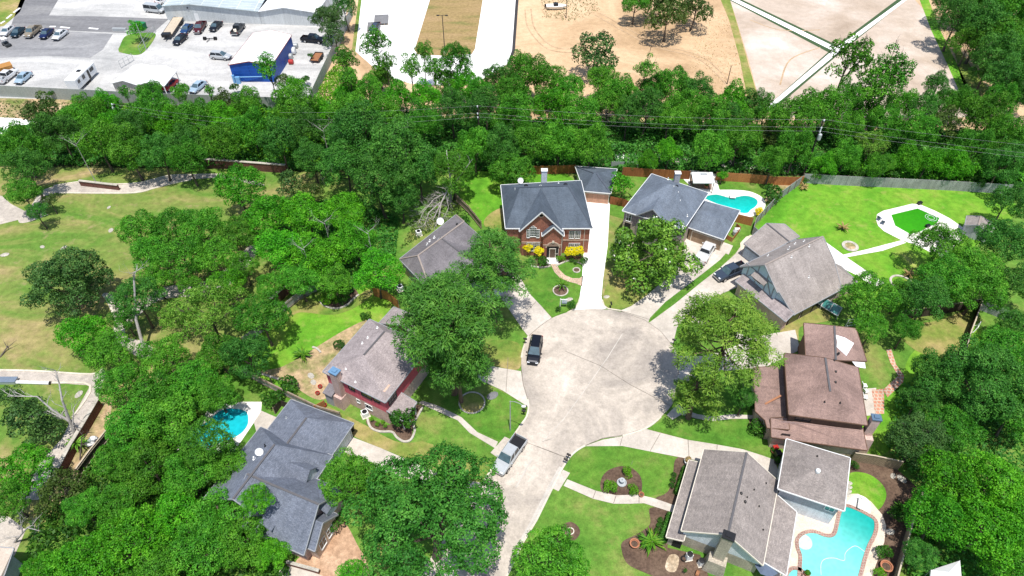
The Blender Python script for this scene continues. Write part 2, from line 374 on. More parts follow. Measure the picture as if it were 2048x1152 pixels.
M['brick_red'] = course_mat('red_brick', (0.3656, 0.1125, 0.0658), (0.2828, 0.082, 0.0531), (0.414, 0.2645, 0.2024), .25, .09, .012, blotch=.2, bscale=.8)
M['brick_dark'] = course_mat('dark_red_brick', (.16, .055, .04), (.12, .042, .034), (.17, .12, .10), .25, .09, .012)
M['brick_tan'] = course_mat('tan_brick', (0.552, 0.391, 0.299), (0.46, 0.322, 0.2415), (0.575, 0.483, 0.4025), .25, .09, .012)
M['brick_pink'] = course_mat('pinkish_brick', (0.5625, 0.3875, 0.3375), (0.475, 0.325, 0.2875), (0.575, 0.475, 0.425), .25, .09, .012)
M['stone'] = course_mat('buff_stone', (.48, .42, .33), (.40, .35, .28), (.36, .31, .25), .5, .25, .03)
M['siding_white'] = course_mat('white_lap_siding', (.66, .70, .74), (.64, .68, .72), (.42, .45, .48), 6, .2, .02, blotch=.06)
M['siding_grey'] = course_mat('grey_lap_siding', (.42, .43, .46), (.40, .41, .44), (.28, .29, .31), 6, .2, .02, blotch=.08)
M['siding_tan'] = course_mat('tan_lap_siding', (.35, .25, .17), (.33, .235, .16), (.22, .16, .11), 6, .2, .02, blotch=.1)
M['siding_pink'] = course_mat('raspberry_pink_siding', (.62, .13, .17), (.60, .125, .16), (.44, .08, .11), 6, .2, .02, blotch=.1)
M['siding_mauve'] = course_mat('mauve_siding', (.30, .25, .27), (.28, .235, .25), (.2, .17, .18), 6, .2, .02, blotch=.1)
M['stucco_blue'] = flat('pale_blue_stucco', (.54, .68, .76), .85, var=.06)
M['timber_dark'] = flat('dark_timber', (.04, .035, .035), .7)
M['siding_brown'] = course_mat('brown_siding', (.17, .10, .07), (.155, .092, .065), (.10, .06, .04), 6, .2, .02, blotch=.1)
M['metal_grey'] = course_mat('pale_green_grey_metal_sheet', (0.368, 0.392, 0.372), (0.352, 0.376, 0.356), (0.272, 0.288, 0.276), .3, 12, .03, blotch=.06, rough=.5)
M['metal_wall'] = course_mat('pale_metal_wall', (.60, .62, .62), (.58, .60, .60), (.48, .50, .50), .4, 12, .03, blotch=.05, rough=.5)
M['metal_blue'] = course_mat('cobalt_metal_wall', (.018, .10, .43), (.016, .092, .40), (.008, .045, .22), 12, .35, .05, blotch=.08, rough=.45)
M['metal_white'] = course_mat('white_metal_roof', (.86, .86, .86), (.84, .84, .84), (.76, .76, .76), .6, 14, .02, blotch=.03, rough=.45)
M['metal_roof'] = course_mat('pale_blue_grey_metal_roof', (.44, .50, .52), (.38, .44, .46), (.62, .66, .66), 1.6, 4.5, .10, blotch=.18, bscale=.1, rough=.45)
M['white'] = flat('white_paint', (.80, .80, .79), .5, var=.05)
M['cream'] = flat('cream_paint', (.68, .62, .52), .6, var=.06)
M['trim_grey'] = flat('grey_trim', (.30, .31, .33), .6)
M['door_tan'] = course_mat('tan_panel_door', (.50, .29, .20), (.48, .28, .19), (.36, .2, .14), .9, .5, .02, blotch=.05)
M['door_blue'] = course_mat('pale_blue_panel_door', (.50, .58, .66), (.49, .57, .65), (.38, .44, .5), .9, .5, .03, blotch=.05)
M['door_brown'] = flat('brown_door', (.10, .055, .035), .5)
M['glass'] = flat('window_glass', (.018, .024, .030), .06, spec=.6, var=.25, scale=1.2)
M['glass_green'] = flat('green_tinted_glass', (.06, .22, .20), .08, spec=.6, var=.2)
M['dark'] = flat('opening_shade', (.012, .012, .012), .9)  # near-black colour that paints the shade inside openings
M['tarp'] = flat('white_tarpaulin', (.88, .88, .90), .45, var=.05, scale=2)
# fences
M['fence_brown'] = course_mat('stained_brown_pickets', (.36, .135, .055), (.29, .105, .042), (.10, .04, .02), .15, 8, .02, blotch=.3, bscale=.4)
M['fence_orange'] = course_mat('fresh_cedar_pickets', (.52, .23, .08), (.46, .19, .07), (.16, .07, .03), .15, 8, .02, blotch=.15)
M['fence_grey'] = course_mat('weathered_grey_pickets', (0.459, 0.4675, 0.459), (0.34, 0.3485, 0.3485), (0.136, 0.136, 0.136), .15, 8, .025, blotch=.25, bscale=.5)
M['fence_dark'] = course_mat('dark_weathered_pickets', (.085, .065, .05), (.065, .05, .04), (.03, .025, .02), .15, 8, .025, blotch=.25)
M['fence_tan'] = course_mat('tan_weathered_pickets', (.36, .28, .19), (.30, .23, .155), (.12, .09, .06), .15, 8, .025, blotch=.25)
M['wood'] = flat('weathered_wood', (.28, .22, .16), .8, var=.25, scale=2)
M['wood_pale'] = flat('sun_bleached_wood', (.50, .42, .32), .8, var=.2, scale=2)
M['wood_pole'] = flat('dark_pole_wood', (.055, .042, .034), .8)
M['rust'] = flat('rusty_wood', (.30, .13, .06), .8, var=.3)
# plants
M['leaf_mid'] = leaf_mat('oak_leaves', (.026,.135,.009), (.070,.285,.016), (.19,.49,.042))
M['leaf_dark'] = leaf_mat('dark_oak_leaves', (.021,.108,.013), (.052,.208,.023), (.14,.37,.050), objvar=.18)
M['leaf_bright'] = leaf_mat('bright_green_leaves', (.028,.17,.006), (.074,.35,.010), (.19,.54,.028), objvar=.22)
M['leaf_willow'] = leaf_mat('light_willow_leaves', (.07,.21,.018), (.16,.36,.035), (.32,.52,.08), objvar=.12)
M['leaf_pine'] = leaf_mat('pine_needles', (.050,.135,.012), (.125,.265,.022), (.28,.42,.06), trans=.2, objvar=.12)
M['leaf_pine_dark'] = leaf_mat('deep_pine_needles', (.026,.110,.012), (.066,.225,.022), (.17,.38,.05), trans=.2, objvar=.08)
M['leaf_magnolia'] = leaf_mat('glossy_magnolia_leaves', (.045,.125,.012), (.11,.265,.020), (.26,.44,.05), trans=.15, objvar=.05, spec=.3)
M['leaf_cedar'] = leaf_mat('cedar_foliage', (.024,.078,.016), (.050,.135,.026), (.11,.22,.045), trans=.15, objvar=.15)
M['leaf_olive'] = leaf_mat('olive_scrub_leaves', (.032, .075, .010), (.065, .125, .020), (.13, .19, .045), objvar=.2)
M['leaf_yellow'] = leaf_mat('golden_leaves', (.62,.52,.006), (.88,.78,.008), (.95,.90,.03), objvar=.05)
M['leaf_shrub'] = leaf_mat('shrub_leaves', (.016, .085, .007), (.040, .150, .012), (.095, .25, .022), objvar=.15)
M['leaf_lime'] = leaf_mat('lime_shrub_leaves', (.055, .20, .006), (.115, .32, .010), (.21, .44, .020), objvar=.1)
M['leaf_palm'] = leaf_mat('frond_leaves', (.025, .13, .008), (.085, .26, .014), (.26, .36, .04), trans=.2, objvar=.1)
M['leaf_straw'] = leaf_mat('straw_fronds', (.20, .14, .05), (.40, .29, .11), (.55, .45, .20), trans=.2, objvar=.1)
M['blossom'] = flat('white_petals', (.85, .84, .76), .6, var=.05)
M['bark'] = flat('grey_brown_bark', (.095, .075, .058), .9, var=.35, scale=4)
M['bark_pine'] = flat('pine_bark', (.15, .095, .068), .9, var=.35, scale=4)
M['bark_dead'] = flat('bleached_dead_wood', (.40, .37, .35), .85, var=.25, scale=4)
M['bark_dark'] = flat('dark_dead_wood', (.10, .08, .07), .85, var=.25, scale=4)
# small things
M['black'] = flat('black_plastic', (.014, .014, .016), .4)
M['tyre'] = flat('tyre_rubber', (.012, .012, .013), .85)
M['chrome'] = flat('alloy', (.55, .56, .58), .25, metal=.9)
M['galv'] = flat('galvanised_steel', (.42, .44, .44), .45, metal=.3)
M['terracotta'] = flat('terracotta', (.42, .17, .09), .85)
M['red'] = flat('red_paint', (.42, .03, .025), .4)
M['blue'] = flat('blue_metal', (.13, .25, .40), .4)
M['green_bin'] = flat('green_painted_steel', (.015, .20, .07), .5)
M['orange'] = flat('orange_painted_steel', (.42, .20, .05), .6)
M['lamp_red'] = flat('red_lens', (.35, .01, .01), .2)
M['lamp_clear'] = flat('clear_lens', (.75, .77, .8), .1, spec=.8)
M['grey_box'] = flat('grey_enamel', (.40, .42, .43), .5)
M['stone_edge'] = ground_mat('pale_edging_stone', [(.3, (.36, .33, .28)), (.7, (.54, .50, .44))], .8, 3, .2)
M['wire'] = flat('aluminium_wire', (.30, .31, .31), .5)
M['insul'] = flat('porcelain', (.72, .73, .74), .3)
# ================================================================== THE GROUND
b = MB(); b.add([(-900, -500, 0), (900, -500, 0), (900, 1300, 0), (-900, 1300, 0)], [(0, 1, 2, 3)])
tag(b.build('ground', M['litter']), kind='structure')

# beyond the wooded belt
sheet('sandy_ground', [(560, -60), (1480, -60), (1470, 30), (1515, 190), (1540, 230), (1700, 250), (1960, 230), (2150, 260), (2300, -60), (1810, -60), (1860, 30), (1300, 240), (900, 232), (600, 232), (640, 160)][:2] + [(2300, -60), (2200, 270), (1950, 262), (1700, 262), (1300, 245), (900, 236), (598, 236), (625, 200)], 1, M['sand'])
sheet('parking_lot', [(-300, -60), (700, -60), (690, 60), (628, 205), (436, 210), (180, 200), (-300, 190)], 2, M['lot'])
sheet('yard_lane', [(-300, 190), (180, 200), (150, 212), (130, 222), (60, 248), (-20, 262), (-300, 262)], 1, M['dirt'])
sheet('gravel_patch', [(-60, 240), (20, 236), (80, 246), (70, 262), (10, 272), (-60, 272)], 2, M['drive_white'], smooth=True)
sheet('asphalt', [(62, -60), (128, -20), (98, 31), (200, 33), (338, 38), (306, 66), (240, 66), (150, 62), (60, 54), (22, 52)], 3, M['asphalt'])
sheet('parking_apron', [(-40, 62), (60, 58), (150, 64), (226, 68), (205, 100), (180, 116), (90, 112), (-40, 118)], 3, M['apron'])
sheet('verge', [(-80, -60), (76, -60), (40, 24), (8, 52), (-80, 70)], 3, M['grass_dry'])
sheet('grass_island', [(240, 92), (252, 72), (285, 66), (312, 70), (283, 108), (244, 106), (237, 100)], 4, M['grass'], smooth=True)
sheet('service_road', [(728, -40), (872, -40), (829, 100), (835, 109), (890, 112), (944, 108), (950, 98), (972, -40), (1034, -40), (1024, 100), (1015, 128), (985, 148), (958, 162), (900, 172), (820, 167), (765, 150), (711, 103)], 3, M['drive_white'])
sheet('verge_grass', [(872, -40), (972, -40), (950, 98), (944, 108), (890, 112), (835, 109), (829, 100)], 2, M['grass_brown'])
sheet('road_edging', [(1034, -40), (1040, -40), (1030, 100), (1020, 130), (1010, 137), (1015, 128), (1024, 100)], 2, M['timber_dark'])
sheet('road_edging', [(728, -40), (722, -40), (704, 98), (711, 104)], 2, M['grass_park'])
sheet('graded_pad', [(1440, -60), (1806, -60), (1830, 0), (1866, 40), (1900, 110), (1935, 190), (1960, 235), (1560, 235), (1520, 205), (1500, 130), (1470, 30)], 2, M['pad'])
sheet('green_strip', [(1425, -40), (1448, -40), (1472, 40), (1512, 182), (1516, 200), (1494, 195), (1480, 120), (1458, 40)], 3, M['grass_dry'])
sheet('green_strip', [(1828, -30), (1846, -30), (1880, 60), (1925, 150), (1950, 205), (1928, 205), (1895, 130), (1862, 60)], 3, M['grass_bright'])
sheet('green_strip', [(1905, 88), (1912, 86), (1952, 150), (1985, 185), (1940, 205), (1920, 150)], 3, M['grass_dry'])
for e in ([(1432, -14), (1456, -14), (1677, 92), (1674, 108), (1655, 104)], [(1812, -14), (1830, -14), (1690, 98), (1545, 222), (1522, 224), (1650, 110), (1668, 94)]):
    sheet('pad_drain_edge', e, 3, flat('dark_green_edge', (.045, .085, .03), .9))
sheet('pad_walkway', [(1438, -12), (1452, -12), (1676, 97), (1672, 104), (1662, 100)], 4, M['drive_white'])
sheet('pad_walkway', [(1816, -8), (1824, -8), (1684, 99), (1540, 219), (1528, 219), (1664, 102)], 5, M['drive_white'])

# the park on one side of the estate
sheet('park_lawn', [(-500, 330), (440, 338), (640, 345), (640, 420), (585, 560), (520, 620), (440, 745), (215, 880), (120, 1010), (-60, 1250), (-500, 1000)], 1, M['grass_park'])
PATH = [[(70, 440), (92, 420), (100, 395), (118, 385), (194, 386), (271, 385), (312, 375), (347, 366), (382, 359), (450, 357), (520, 372), (520, 366), (444, 350), (400, 349), (347, 352), (312, 359), (278, 367), (229, 369.5), (167, 364.6), (108, 373), (80, 385), (62, 412), (40, 432), (40, 446)],
        [(-60, 380), (4, 392), (22, 408), (69, 432), (88, 424), (97, 430), (70, 440), (36, 440), (0, 449), (-60, 470)],
        [(206, 588), (224, 590), (252, 628), (252, 672), (290, 684), (312, 706), (296, 722), (262, 706), (238, 686), (229, 660), (230, 637), (216, 604)],
        [(250, 628), (300, 590), (330, 574), (420, 560), (470, 520), (500, 492), (516, 500), (490, 540), (430, 588), (340, 596), (300, 612), (256, 650)],
        [(-80, 741), (60, 743), (183, 750), (206, 738), (212, 746), (194, 803), (165, 859), (121, 938), (80, 1000), (40, 1000), (83, 922), (122, 880), (146, 834), (181, 771), (90, 765), (-80, 758)],
        [(-60, 1010), (20, 1035), (52, 1060), (30, 1110), (-20, 1160), (-80, 1140)]]
for i, p in enumerate(PATH): sheet('path', p, 3 if i != 1 else 2, M['path'], smooth=i in (0, 2, 3), sub=4)
sheet('dirt_strip', [(206, 790), (226, 800), (214, 870), (165, 952), (120, 1010), (96, 1000), (121, 940), (165, 861)], 2, M['dirt'])
kb = MB()
for pts in ([(-80, 740), (60, 742), (183, 749), (206, 737)], [(-80, 759), (90, 766), (181, 772), (146, 835)], [(118, 386), (194, 387), (271, 386), (312, 376), (347, 367), (382, 360)],
            [(108, 372), (167, 363.6), (229, 368.5), (278, 366), (312, 358), (347, 351), (444, 349)], [(206, 590), (216, 604), (230, 637), (230, 660), (238, 684)]):
    ribbon(kb, wpts(smooth_loop(pts, False, 4)), .28, .13)
tag(kb.build('path_kerb', M['kerb']), kind='structure')

# the estate
sheet('lawn', [(640, 345), (1030, 346), (1610, 352), (2060, 384), (2500, 420), (2700, 1300), (1024, 1420), (-60, 1250), (120, 1010), (215, 880), (440, 745), (520, 620), (585, 560), (640, 420)], 1, M['grass'])
sheet('side_lawn', [(925, 342), (1130, 345), (1160, 372), (1175, 400), (1010, 462), (965, 448), (920, 395)], 2, M['grass_bright'])
sheet('dry_patch', [(968, 442), (985, 424), (1010, 418), (1012, 462), (975, 456)], 3, M['grass_dry'], smooth=True)
sheet('back_lawn', [(1605, 366), (1700, 370), (2010, 384), (2040, 420), (1990, 470), (1900, 520), (1880, 590), (1760, 640), (1690, 560), (1500, 470), (1560, 395)], 2, M['grass_bright'])
sheet('pool_lawn', [(1432, 352), (1520, 356), (1560, 366), (1540, 385), (1510, 388), (1470, 382), (1434, 380)], 2, M['grass_front'])
sheet('bare_soil', [(1555, 362), (1600, 356), (1590, 372), (1545, 398), (1530, 400)], 3, M['dirt'], smooth=True)
sheet('pink_house_lawn', [(560, 630), (700, 560), (795, 590), (760, 650), (640, 752), (590, 790), (478, 742), (500, 690)], 2, M['grass_bright'])
sheet('bare_soil', [(640, 690), (690, 660), (735, 640), (740, 660), (690, 760), (640, 800), (575, 765), (520, 745), (560, 735), (600, 715)], 3, M['dirt'], smooth=True)
sheet('dry_lawn', [(585, 590), (625, 600), (655, 610), (700, 600), (735, 580), (745, 590), (705, 618), (660, 630), (600, 625), (570, 640)], 3, M['grass_dry'], smooth=True)
sheet('pool_side_lawn', [(480, 742), (560, 780), (640, 812), (600, 806), (575, 815), (520, 806), (470, 790), (430, 770)], 3, M['grass_front'])
sheet('dry_lawn', [(690, 830), (730, 850), (800, 885), (880, 880), (950, 905), (990, 920), (965, 962), (900, 960), (800, 912), (700, 868), (650, 812)], 3, M['grass_dry'], smooth=True)
sheet('front_lawn', [(830, 815), (860, 812), (915, 845), (990, 890), (1000, 912), (985, 940), (920, 905), (840, 880), (820, 850)], 4, M['grass'], smooth=True)
sheet('front_lawn', [(880, 806), (925, 770), (975, 768), (1054, 812), (1053, 834), (1020, 870), (1000, 880), (955, 862), (920, 832)], 4, M['grass_front'])
sheet('dry_lawn', [(945, 700), (990, 680), (1040, 690), (1038, 738), (990, 732), (950, 722)], 4, M['grass_dry'], smooth=True)
sheet('front_lawn', [(1030, 548), (1060, 520), (1100, 520), (1160, 560), (1163, 580), (1157, 600), (1148, 618), (1104, 634), (1062, 592)], 4, M['grass_front'])
sheet('front_lawn', [(1112, 512), (1172, 510), (1165, 556), (1140, 560), (1116, 545)], 4.4, M['grass_front'])
sheet('front_lawn', [(1219, 430), (1250, 440), (1265, 560), (1250, 610), (1206, 614), (1204, 594)], 4, M['grass_park'])
sheet('dry_patch', [(1212, 575), (1240, 545), (1290, 565), (1290, 600), (1240, 618), (1208, 612)], 5, M['grass_dry'], smooth=True)
sheet('drive_verge', [(1297, 644), (1330, 606), (1360, 585), (1400, 555), (1436, 520), (1462, 490), (1490, 466), (1504, 458), (1500, 470), (1470, 505), (1438, 536), (1400, 566), (1350, 607)], 4, M['grass_front'])
sheet('front_lawn', [(1345, 690), (1354, 655), (1372, 634), (1400, 622), (1470, 640), (1520, 665), (1470, 690), (1405, 712), (1358, 712)], 4, M['grass_front'])
sheet('front_lawn', [(1364, 768), (1400, 752), (1440, 742), (1530, 735), (1530, 825), (1460, 822), (1400, 824), (1350, 805)], 4, M['grass_front'])
sheet('front_lawn', [(1294, 858), (1340, 834), (1400, 842), (1440, 842), (1510, 840), (1560, 870), (1570, 905), (1545, 915), (1490, 898), (1435, 888), (1380, 880)], 4, M['grass_front'])
sheet('dry_lawn', [(1560, 642), (1600, 625), (1640, 612), (1660, 640), (1600, 655), (1600, 700), (1570, 690)], 4, M['grass_dry'], smooth=True)
sheet('front_lawn', [(1172, 890), (1245, 892), (1325, 908), (1360, 922), (1345, 950), (1335, 985), (1300, 992), (1232, 990), (1190, 980), (1132, 958), (1145, 915)], 4, M['grass_front'])
sheet('front_lawn', [(1118, 972), (1180, 996), (1228, 1010), (1285, 1009), (1302, 1015), (1304, 1045), (1270, 1070), (1245, 1085), (1243, 1110), (1270, 1140), (1350, 1160), (1400, 1220), (1000, 1260), (1033, 1118), (1075, 1044)], 4, M['grass'])
sheet('rear_lawn', [(1700, 820), (1790, 780), (1830, 700), (1950, 640), (1960, 740), (1860, 800), (1780, 900), (1730, 900)], 2, M['grass_bright'], smooth=True)
sheet('dry_lawn', [(1800, 660), (1880, 640), (1935, 625), (1940, 680), (1900, 720), (1830, 700)], 3, M['grass_dry'], smooth=True)
sheet('side_garden', [(1700, 920), (1790, 935), (1840, 980), (1790, 1160), (1745, 1160), (1770, 1050), (1745, 1000), (1700, 980)], 3, M['mulch'])
sheet('rear_lawn', [(1699, 948), (1735, 948), (1765, 970), (1772, 995), (1755, 1020), (1730, 1000), (1702, 990)], 4, M['grass_bright'], smooth=True)
sheet('bare_soil', [(640, 1060), (668, 1040), (690, 1045), (715, 1090), (735, 1130), (740, 1200), (600, 1200), (590, 1130), (612, 1104)], 3, M['soil_red'], smooth=True)
sheet('patio', [(560, 1140), (580, 1128), (640, 1150), (700, 1180), (640, 1260), (540, 1220)], 4, M['drive'])
# mulched beds
sheet('mulch_bed', [(1202, 960), (1215, 942), (1240, 933), (1262, 936), (1280, 952), (1284, 975), (1276, 989), (1232, 991), (1204, 983)], 5, M['mulch'], smooth=True)
sheet('mulch_bed', [(1340, 975), (1346, 945), (1352, 918), (1376, 916), (1366, 1000), (1352, 1012), (1312, 998), (1330, 988)], 5, M['mulch'], smooth=True)
sheet('mulch_bed', [(1301, 1016), (1352, 1028), (1335, 1090), (1340, 1170), (1330, 1162), (1290, 1146), (1255, 1128), (1243, 1100), (1246, 1083), (1275, 1068), (1300, 1048)], 5, M['mulch'], smooth=True)
sheet('mulch_bed', [(1125, 1052), (1140, 1044), (1155, 1052), (1160, 1066), (1150, 1080), (1132, 1082), (1122, 1068)], 5, M['mulch'], smooth=True)
sheet('mulch_bed', [(1330, 1095), (1400, 1110), (1420, 1160), (1400, 1200), (1340, 1190), (1325, 1150)], 6, M['mulch'])
sheet('flagstone_patch', [(1338, 1112), (1352, 1110), (1358, 1120), (1352, 1142), (1338, 1144), (1330, 1134)], 7, M['gravel'], smooth=True)
sheet('planting_bed', [(1065, 520), (1100, 513), (1101, 532), (1085, 535), (1062, 532)], 5, M['mulch'])
sheet('planting_bed', [(1113, 512), (1172, 512), (1170, 530), (1150, 524), (1138, 523), (1114, 530)], 5, M['mulch'])
sheet('planting_bed', [(642, 605), (660, 590), (700, 575), (716, 590), (690, 612), (670, 617), (652, 612)], 4, M['mulch'], smooth=True)
sheet('planting_bed', [(732, 842), (745, 840), (780, 850), (800, 815), (845, 812), (828, 846), (822, 878), (806, 882), (790, 868), (762, 862), (742, 858)], 5, M['mulch'], smooth=True)
sheet('planting_bed', [(1500, 838), (1530, 832), (1570, 880), (1540, 878), (1505, 855)], 5, M['mulch'], smooth=True)
sheet('patio', [(1360, 352), (1380, 340), (1430, 348), (1440, 384), (1420, 394), (1380, 372)], 4, M['deck_white'])
sheet('patio', [(1562, 1040), (1590, 1010), (1680, 1030), (1690, 1050), (1600, 1200), (1530, 1200)], 4, M['deck'])
sheet('patio', [(1725, 778), (1752, 776), (1758, 830), (1730, 832)], 4, M['drive'])
sheet('paver_patio', [(1743, 780), (1768, 778), (1768, 828), (1750, 828)], 5, M['paver'])
sheet('paver_path', [(1766, 780), (1796, 752), (1780, 725), (1772, 700), (1782, 698), (1792, 730), (1808, 752), (1806, 765), (1775, 795)], 5, M['paver'])

# driveways and front walks
sheet('driveway', [(1168, 404), (1220, 405), (1215, 494), (1206, 560), (1203, 594), (1204, 606), (1214, 617), (1201, 619.5), (1156, 620.5), (1134, 626), (1150, 616), (1158, 604), (1163, 570), (1167, 510), (1172, 440)], 6, M['drive_white'])
sheet('driveway', [(1104, 637), (1082, 655), (1057, 674), (1046, 660), (1003, 598), (960, 556), (1000, 528), (1034, 546), (1062, 591), (1082, 612)], 6, M['drive'])
sheet('driveway', [(1240, 622), (1262, 613), (1290, 594), (1330, 560), (1360, 520), (1372, 470), (1440, 492), (1458, 500), (1440, 520), (1405, 548), (1360, 582), (1330, 605), (1300, 636), (1296, 646), (1270, 634)], 6, M['drive'])
sheet('driveway', [(1298, 646), (1350, 608), (1400, 567), (1440, 536), (1470, 509), (1482, 492), (1500, 470), (1530, 500), (1510, 560), (1450, 585), (1400, 610), (1372, 633), (1354, 655), (1345, 692), (1322, 664)], 6, M['drive'])
sheet('driveway', [(1353, 712), (1405, 713), (1450, 700), (1530, 670), (1590, 660), (1600, 700), (1530, 735), (1440, 743), (1398, 752), (1364, 768), (1358, 760)], 6, M['drive'])
sheet('driveway', [(1290, 858), (1320, 866), (1374, 880), (1433, 889.5), (1485, 899), (1523, 911), (1548, 920), (1560, 950), (1545, 960), (1500, 950), (1405, 924), (1381, 919), (1323, 908), (1245, 892.5), (1168, 893), (1205, 880), (1250, 872)], 6, M['drive'])
sheet('driveway', [(1042, 743), (994, 735), (940, 722), (925, 750), (974, 767), (1006, 782), (1056, 814), (1054, 795), (1046, 768)], 6, M['drive'])
sheet('driveway', [(698, 872), (760, 896), (841, 931), (900, 958), (966, 966), (950, 1000), (840, 965), (760, 940), (690, 905)], 6, M['drive'])
sheet('driveway', [(1652, 485), (1700, 520), (1770, 568), (1746, 574), (1715, 552), (1674, 532), (1658, 512)], 6, M['deck_white'])
sheet('front_walk', [(845, 802), (876, 812), (923, 835), (955, 865), (996, 884), (990, 897), (939, 866), (915, 841), (850, 812), (836, 806)], 6, M['drive'])
sheet('front_walk', [(1009.5, 874), (1023, 880), (994, 915), (981, 906)], 7, M['drive'])
sheet('front_walk', [(1333, 831), (1355, 808), (1367, 819), (1395, 829), (1426, 834), (1462, 829), (1504, 831), (1518, 830), (1518, 838), (1504, 838), (1462, 838), (1426, 843), (1395, 838), (1362, 830), (1345, 840)], 6, M['drive'])
sheet('front_walk', [(1134.5, 959), (1191.5, 982), (1232, 991), (1278, 990), (1308, 997), (1354, 1013), (1350, 1027), (1288, 1007), (1257, 1008), (1227, 1008), (1186, 998), (1127, 972)], 6, M['drive'])
sheet('front_walk', [(1126, 940), (1140, 946.5), (1117, 983), (1104, 977)], 7, M['drive'])
sheet('front_walk', [(1098, 508), (1115, 508), (1112, 527), (1119, 540), (1130, 551), (1145, 557), (1159, 557), (1166, 552), (1164, 573), (1152, 567.5), (1134, 563), (1120, 556), (1109, 545), (1101, 528.6)], 6, M['brickpath'])
sheet('front_walk', [(1370, 640), (1385, 632), (1440, 650), (1530, 690), (1522, 700), (1440, 664)], 6, M['drive'])
sheet('stepping_path', [(1686, 510), (1730, 500), (1803, 481), (1812, 486), (1765, 502), (1693, 515)], 6, M['deck_white'])
sheet('side_path', [(1248, 510), (1256, 490), (1266, 478), (1270, 486), (1262, 500), (1258, 520)], 6, M['deck'])
sheet('side_path', [(1480, 487), (1492, 474), (1506, 470), (1500, 484), (1492, 505), (1482, 505)], 7, M['deck'])
sheet('side_path', [(1436, 500), (1444, 484), (1466, 492), (1457, 510)], 7, M['drive'])
sheet('alley_slab', [(1228, 325), (1232, 308), (1272, 308), (1276, 324)], 3, M['drive_white'])
sheet('alley_slab', [(1280, 322), (1284, 310), (1600, 330), (1600, 345)], 2, M['drive'])

# the street and its turning circle
ROAD = [(1030, 868), (1042, 850), (1053, 834), (1057, 814), (1054, 794), (1046, 767), (1043, 739), (1044, 708), (1057, 673), (1080, 654), (1104, 637), (1131, 626.5), (1156, 620), (1201, 619), (1242, 624.5), (1288, 640), (1321, 663), (1342, 689), (1353, 714), (1357, 751), (1351, 780), (1345, 808), (1322, 834), (1292, 857), (1245, 872), (1206, 878), (1170, 892), (1146, 908), (1129, 930), (1112, 962), (1073, 1041), (1045, 1087), (1020, 1140), (960, 1260), (740, 1260), (800, 1205), (880, 1094), (968, 962)]
sheet('street', smooth_loop(ROAD[:31], False, 4) + ROAD[31:], 8, M['road'])
kb = MB()
circ = smooth_loop(ROAD[:31], False, 4)
ribbon(kb, wpts([(800, 1205), (880, 1094), (968, 962)] + circ[:16]), .22, .13)
for a, c in ((27, 33), (69, 74), (76, 79)): ribbon(kb, wpts(circ[a:c]), .22, .13)
ribbon(kb, wpts([(1135, 626), (1150, 617.5), (1157, 606), (1160, 596)]), .22, .13); ribbon(kb, wpts([(1204, 600), (1208, 612), (1216, 618), (1242, 622)]), .22, .13)
ribbon(kb, wpts(circ[88:97]), .22, .13)
ribbon(kb, wpts(circ[104:] + [(1045, 1087), (1020, 1140), (960, 1260)]), .22, .13)
tag(kb.build('kerb', M['kerb']), kind='structure')
jb = MB()
def jline(mb, pts, w=.09, lev=9): ribbon(mb, wpts(pts), w, .004, .012 * lev)
jline(jb, [(1022, 874), (1075, 894)], .05); jline(jb, [(1075, 894), (1135, 917)], .11)
jline(jb, [(1130, 703), (1200, 732), (1260, 770), (1345, 815)], .07)
jline(jb, [(1043, 740), (1046, 768), (1054, 795)], .08); jline(jb, [(1353, 713), (1357, 751), (1356, 766)], .10)
jline(jb, [(1058, 672), (1080, 653), (1104, 636)], .07); jline(jb, [(1242, 624), (1288, 640), (1321, 663), (1343, 690)], .06)
jline(jb, [(1172, 891), (1206, 877), (1245, 871), (1290, 857)], .07)
for l in ([(1163, 553), (1206, 555)], [(1158, 590), (1203, 592)], [(1040, 572), (1012, 594)], [(1072, 604), (1040, 640)], [(1240, 892), (1245, 874)], [(1300, 903), (1320, 868)], [(1378, 918), (1376, 881)], [(1432, 930), (1434, 890)], [(1191, 983), (1186, 997)], [(1232, 992), (1227, 1007)], [(1278, 990), (1278, 1007)], [(1300, 640), (1240, 622)][:2], [(1390, 716), (1380, 757)], [(1440, 640), (1440, 664)][:2], [(1016, 716), (1012, 784)][:2], [(1350, 575), (1310, 585)], [(1400, 608), (1372, 590)]):
    jline(jb, l, .06, 9)
jline(jb, [(1262, 930), (1266, 922)][:2], .03)
tag(jb.build('control_joint', M['joint']), kind='structure')
sb = MB()
jline(sb, [(1108, 878), (1135, 850), (1200, 790), (1260, 700), (1280, 660)][:1] + [(1085, 884), (1128, 838), (1170, 780), (1215, 716), (1245, 668)], .10, 9)
jline(sb, [(1064, 918), (1046, 950), (1032, 975)], .22, 9)
jline(sb, [(1122, 935), (1100, 975), (1062, 1050), (1030, 1105)], .5, 9)
tag(sb.build('pale_seam', M['seam']), kind='structure')

# low white kerb lines round the parking rows
pk = MB()
for (a, c) in (((100, 54), (112, 54)), ((121, 55), (140, 57)), ((178, 57), (197, 59)), ((226, 60), (256, 63)), ((2, 48), (10, 43)), ((14, 38), (24, 30)), ((28, 26), (40, 17))):
    ribbon(pk, wpts([a, c]), .5, .14, .03)
tag(pk.build('parking_kerb', M['drive_white']), kind='structure')

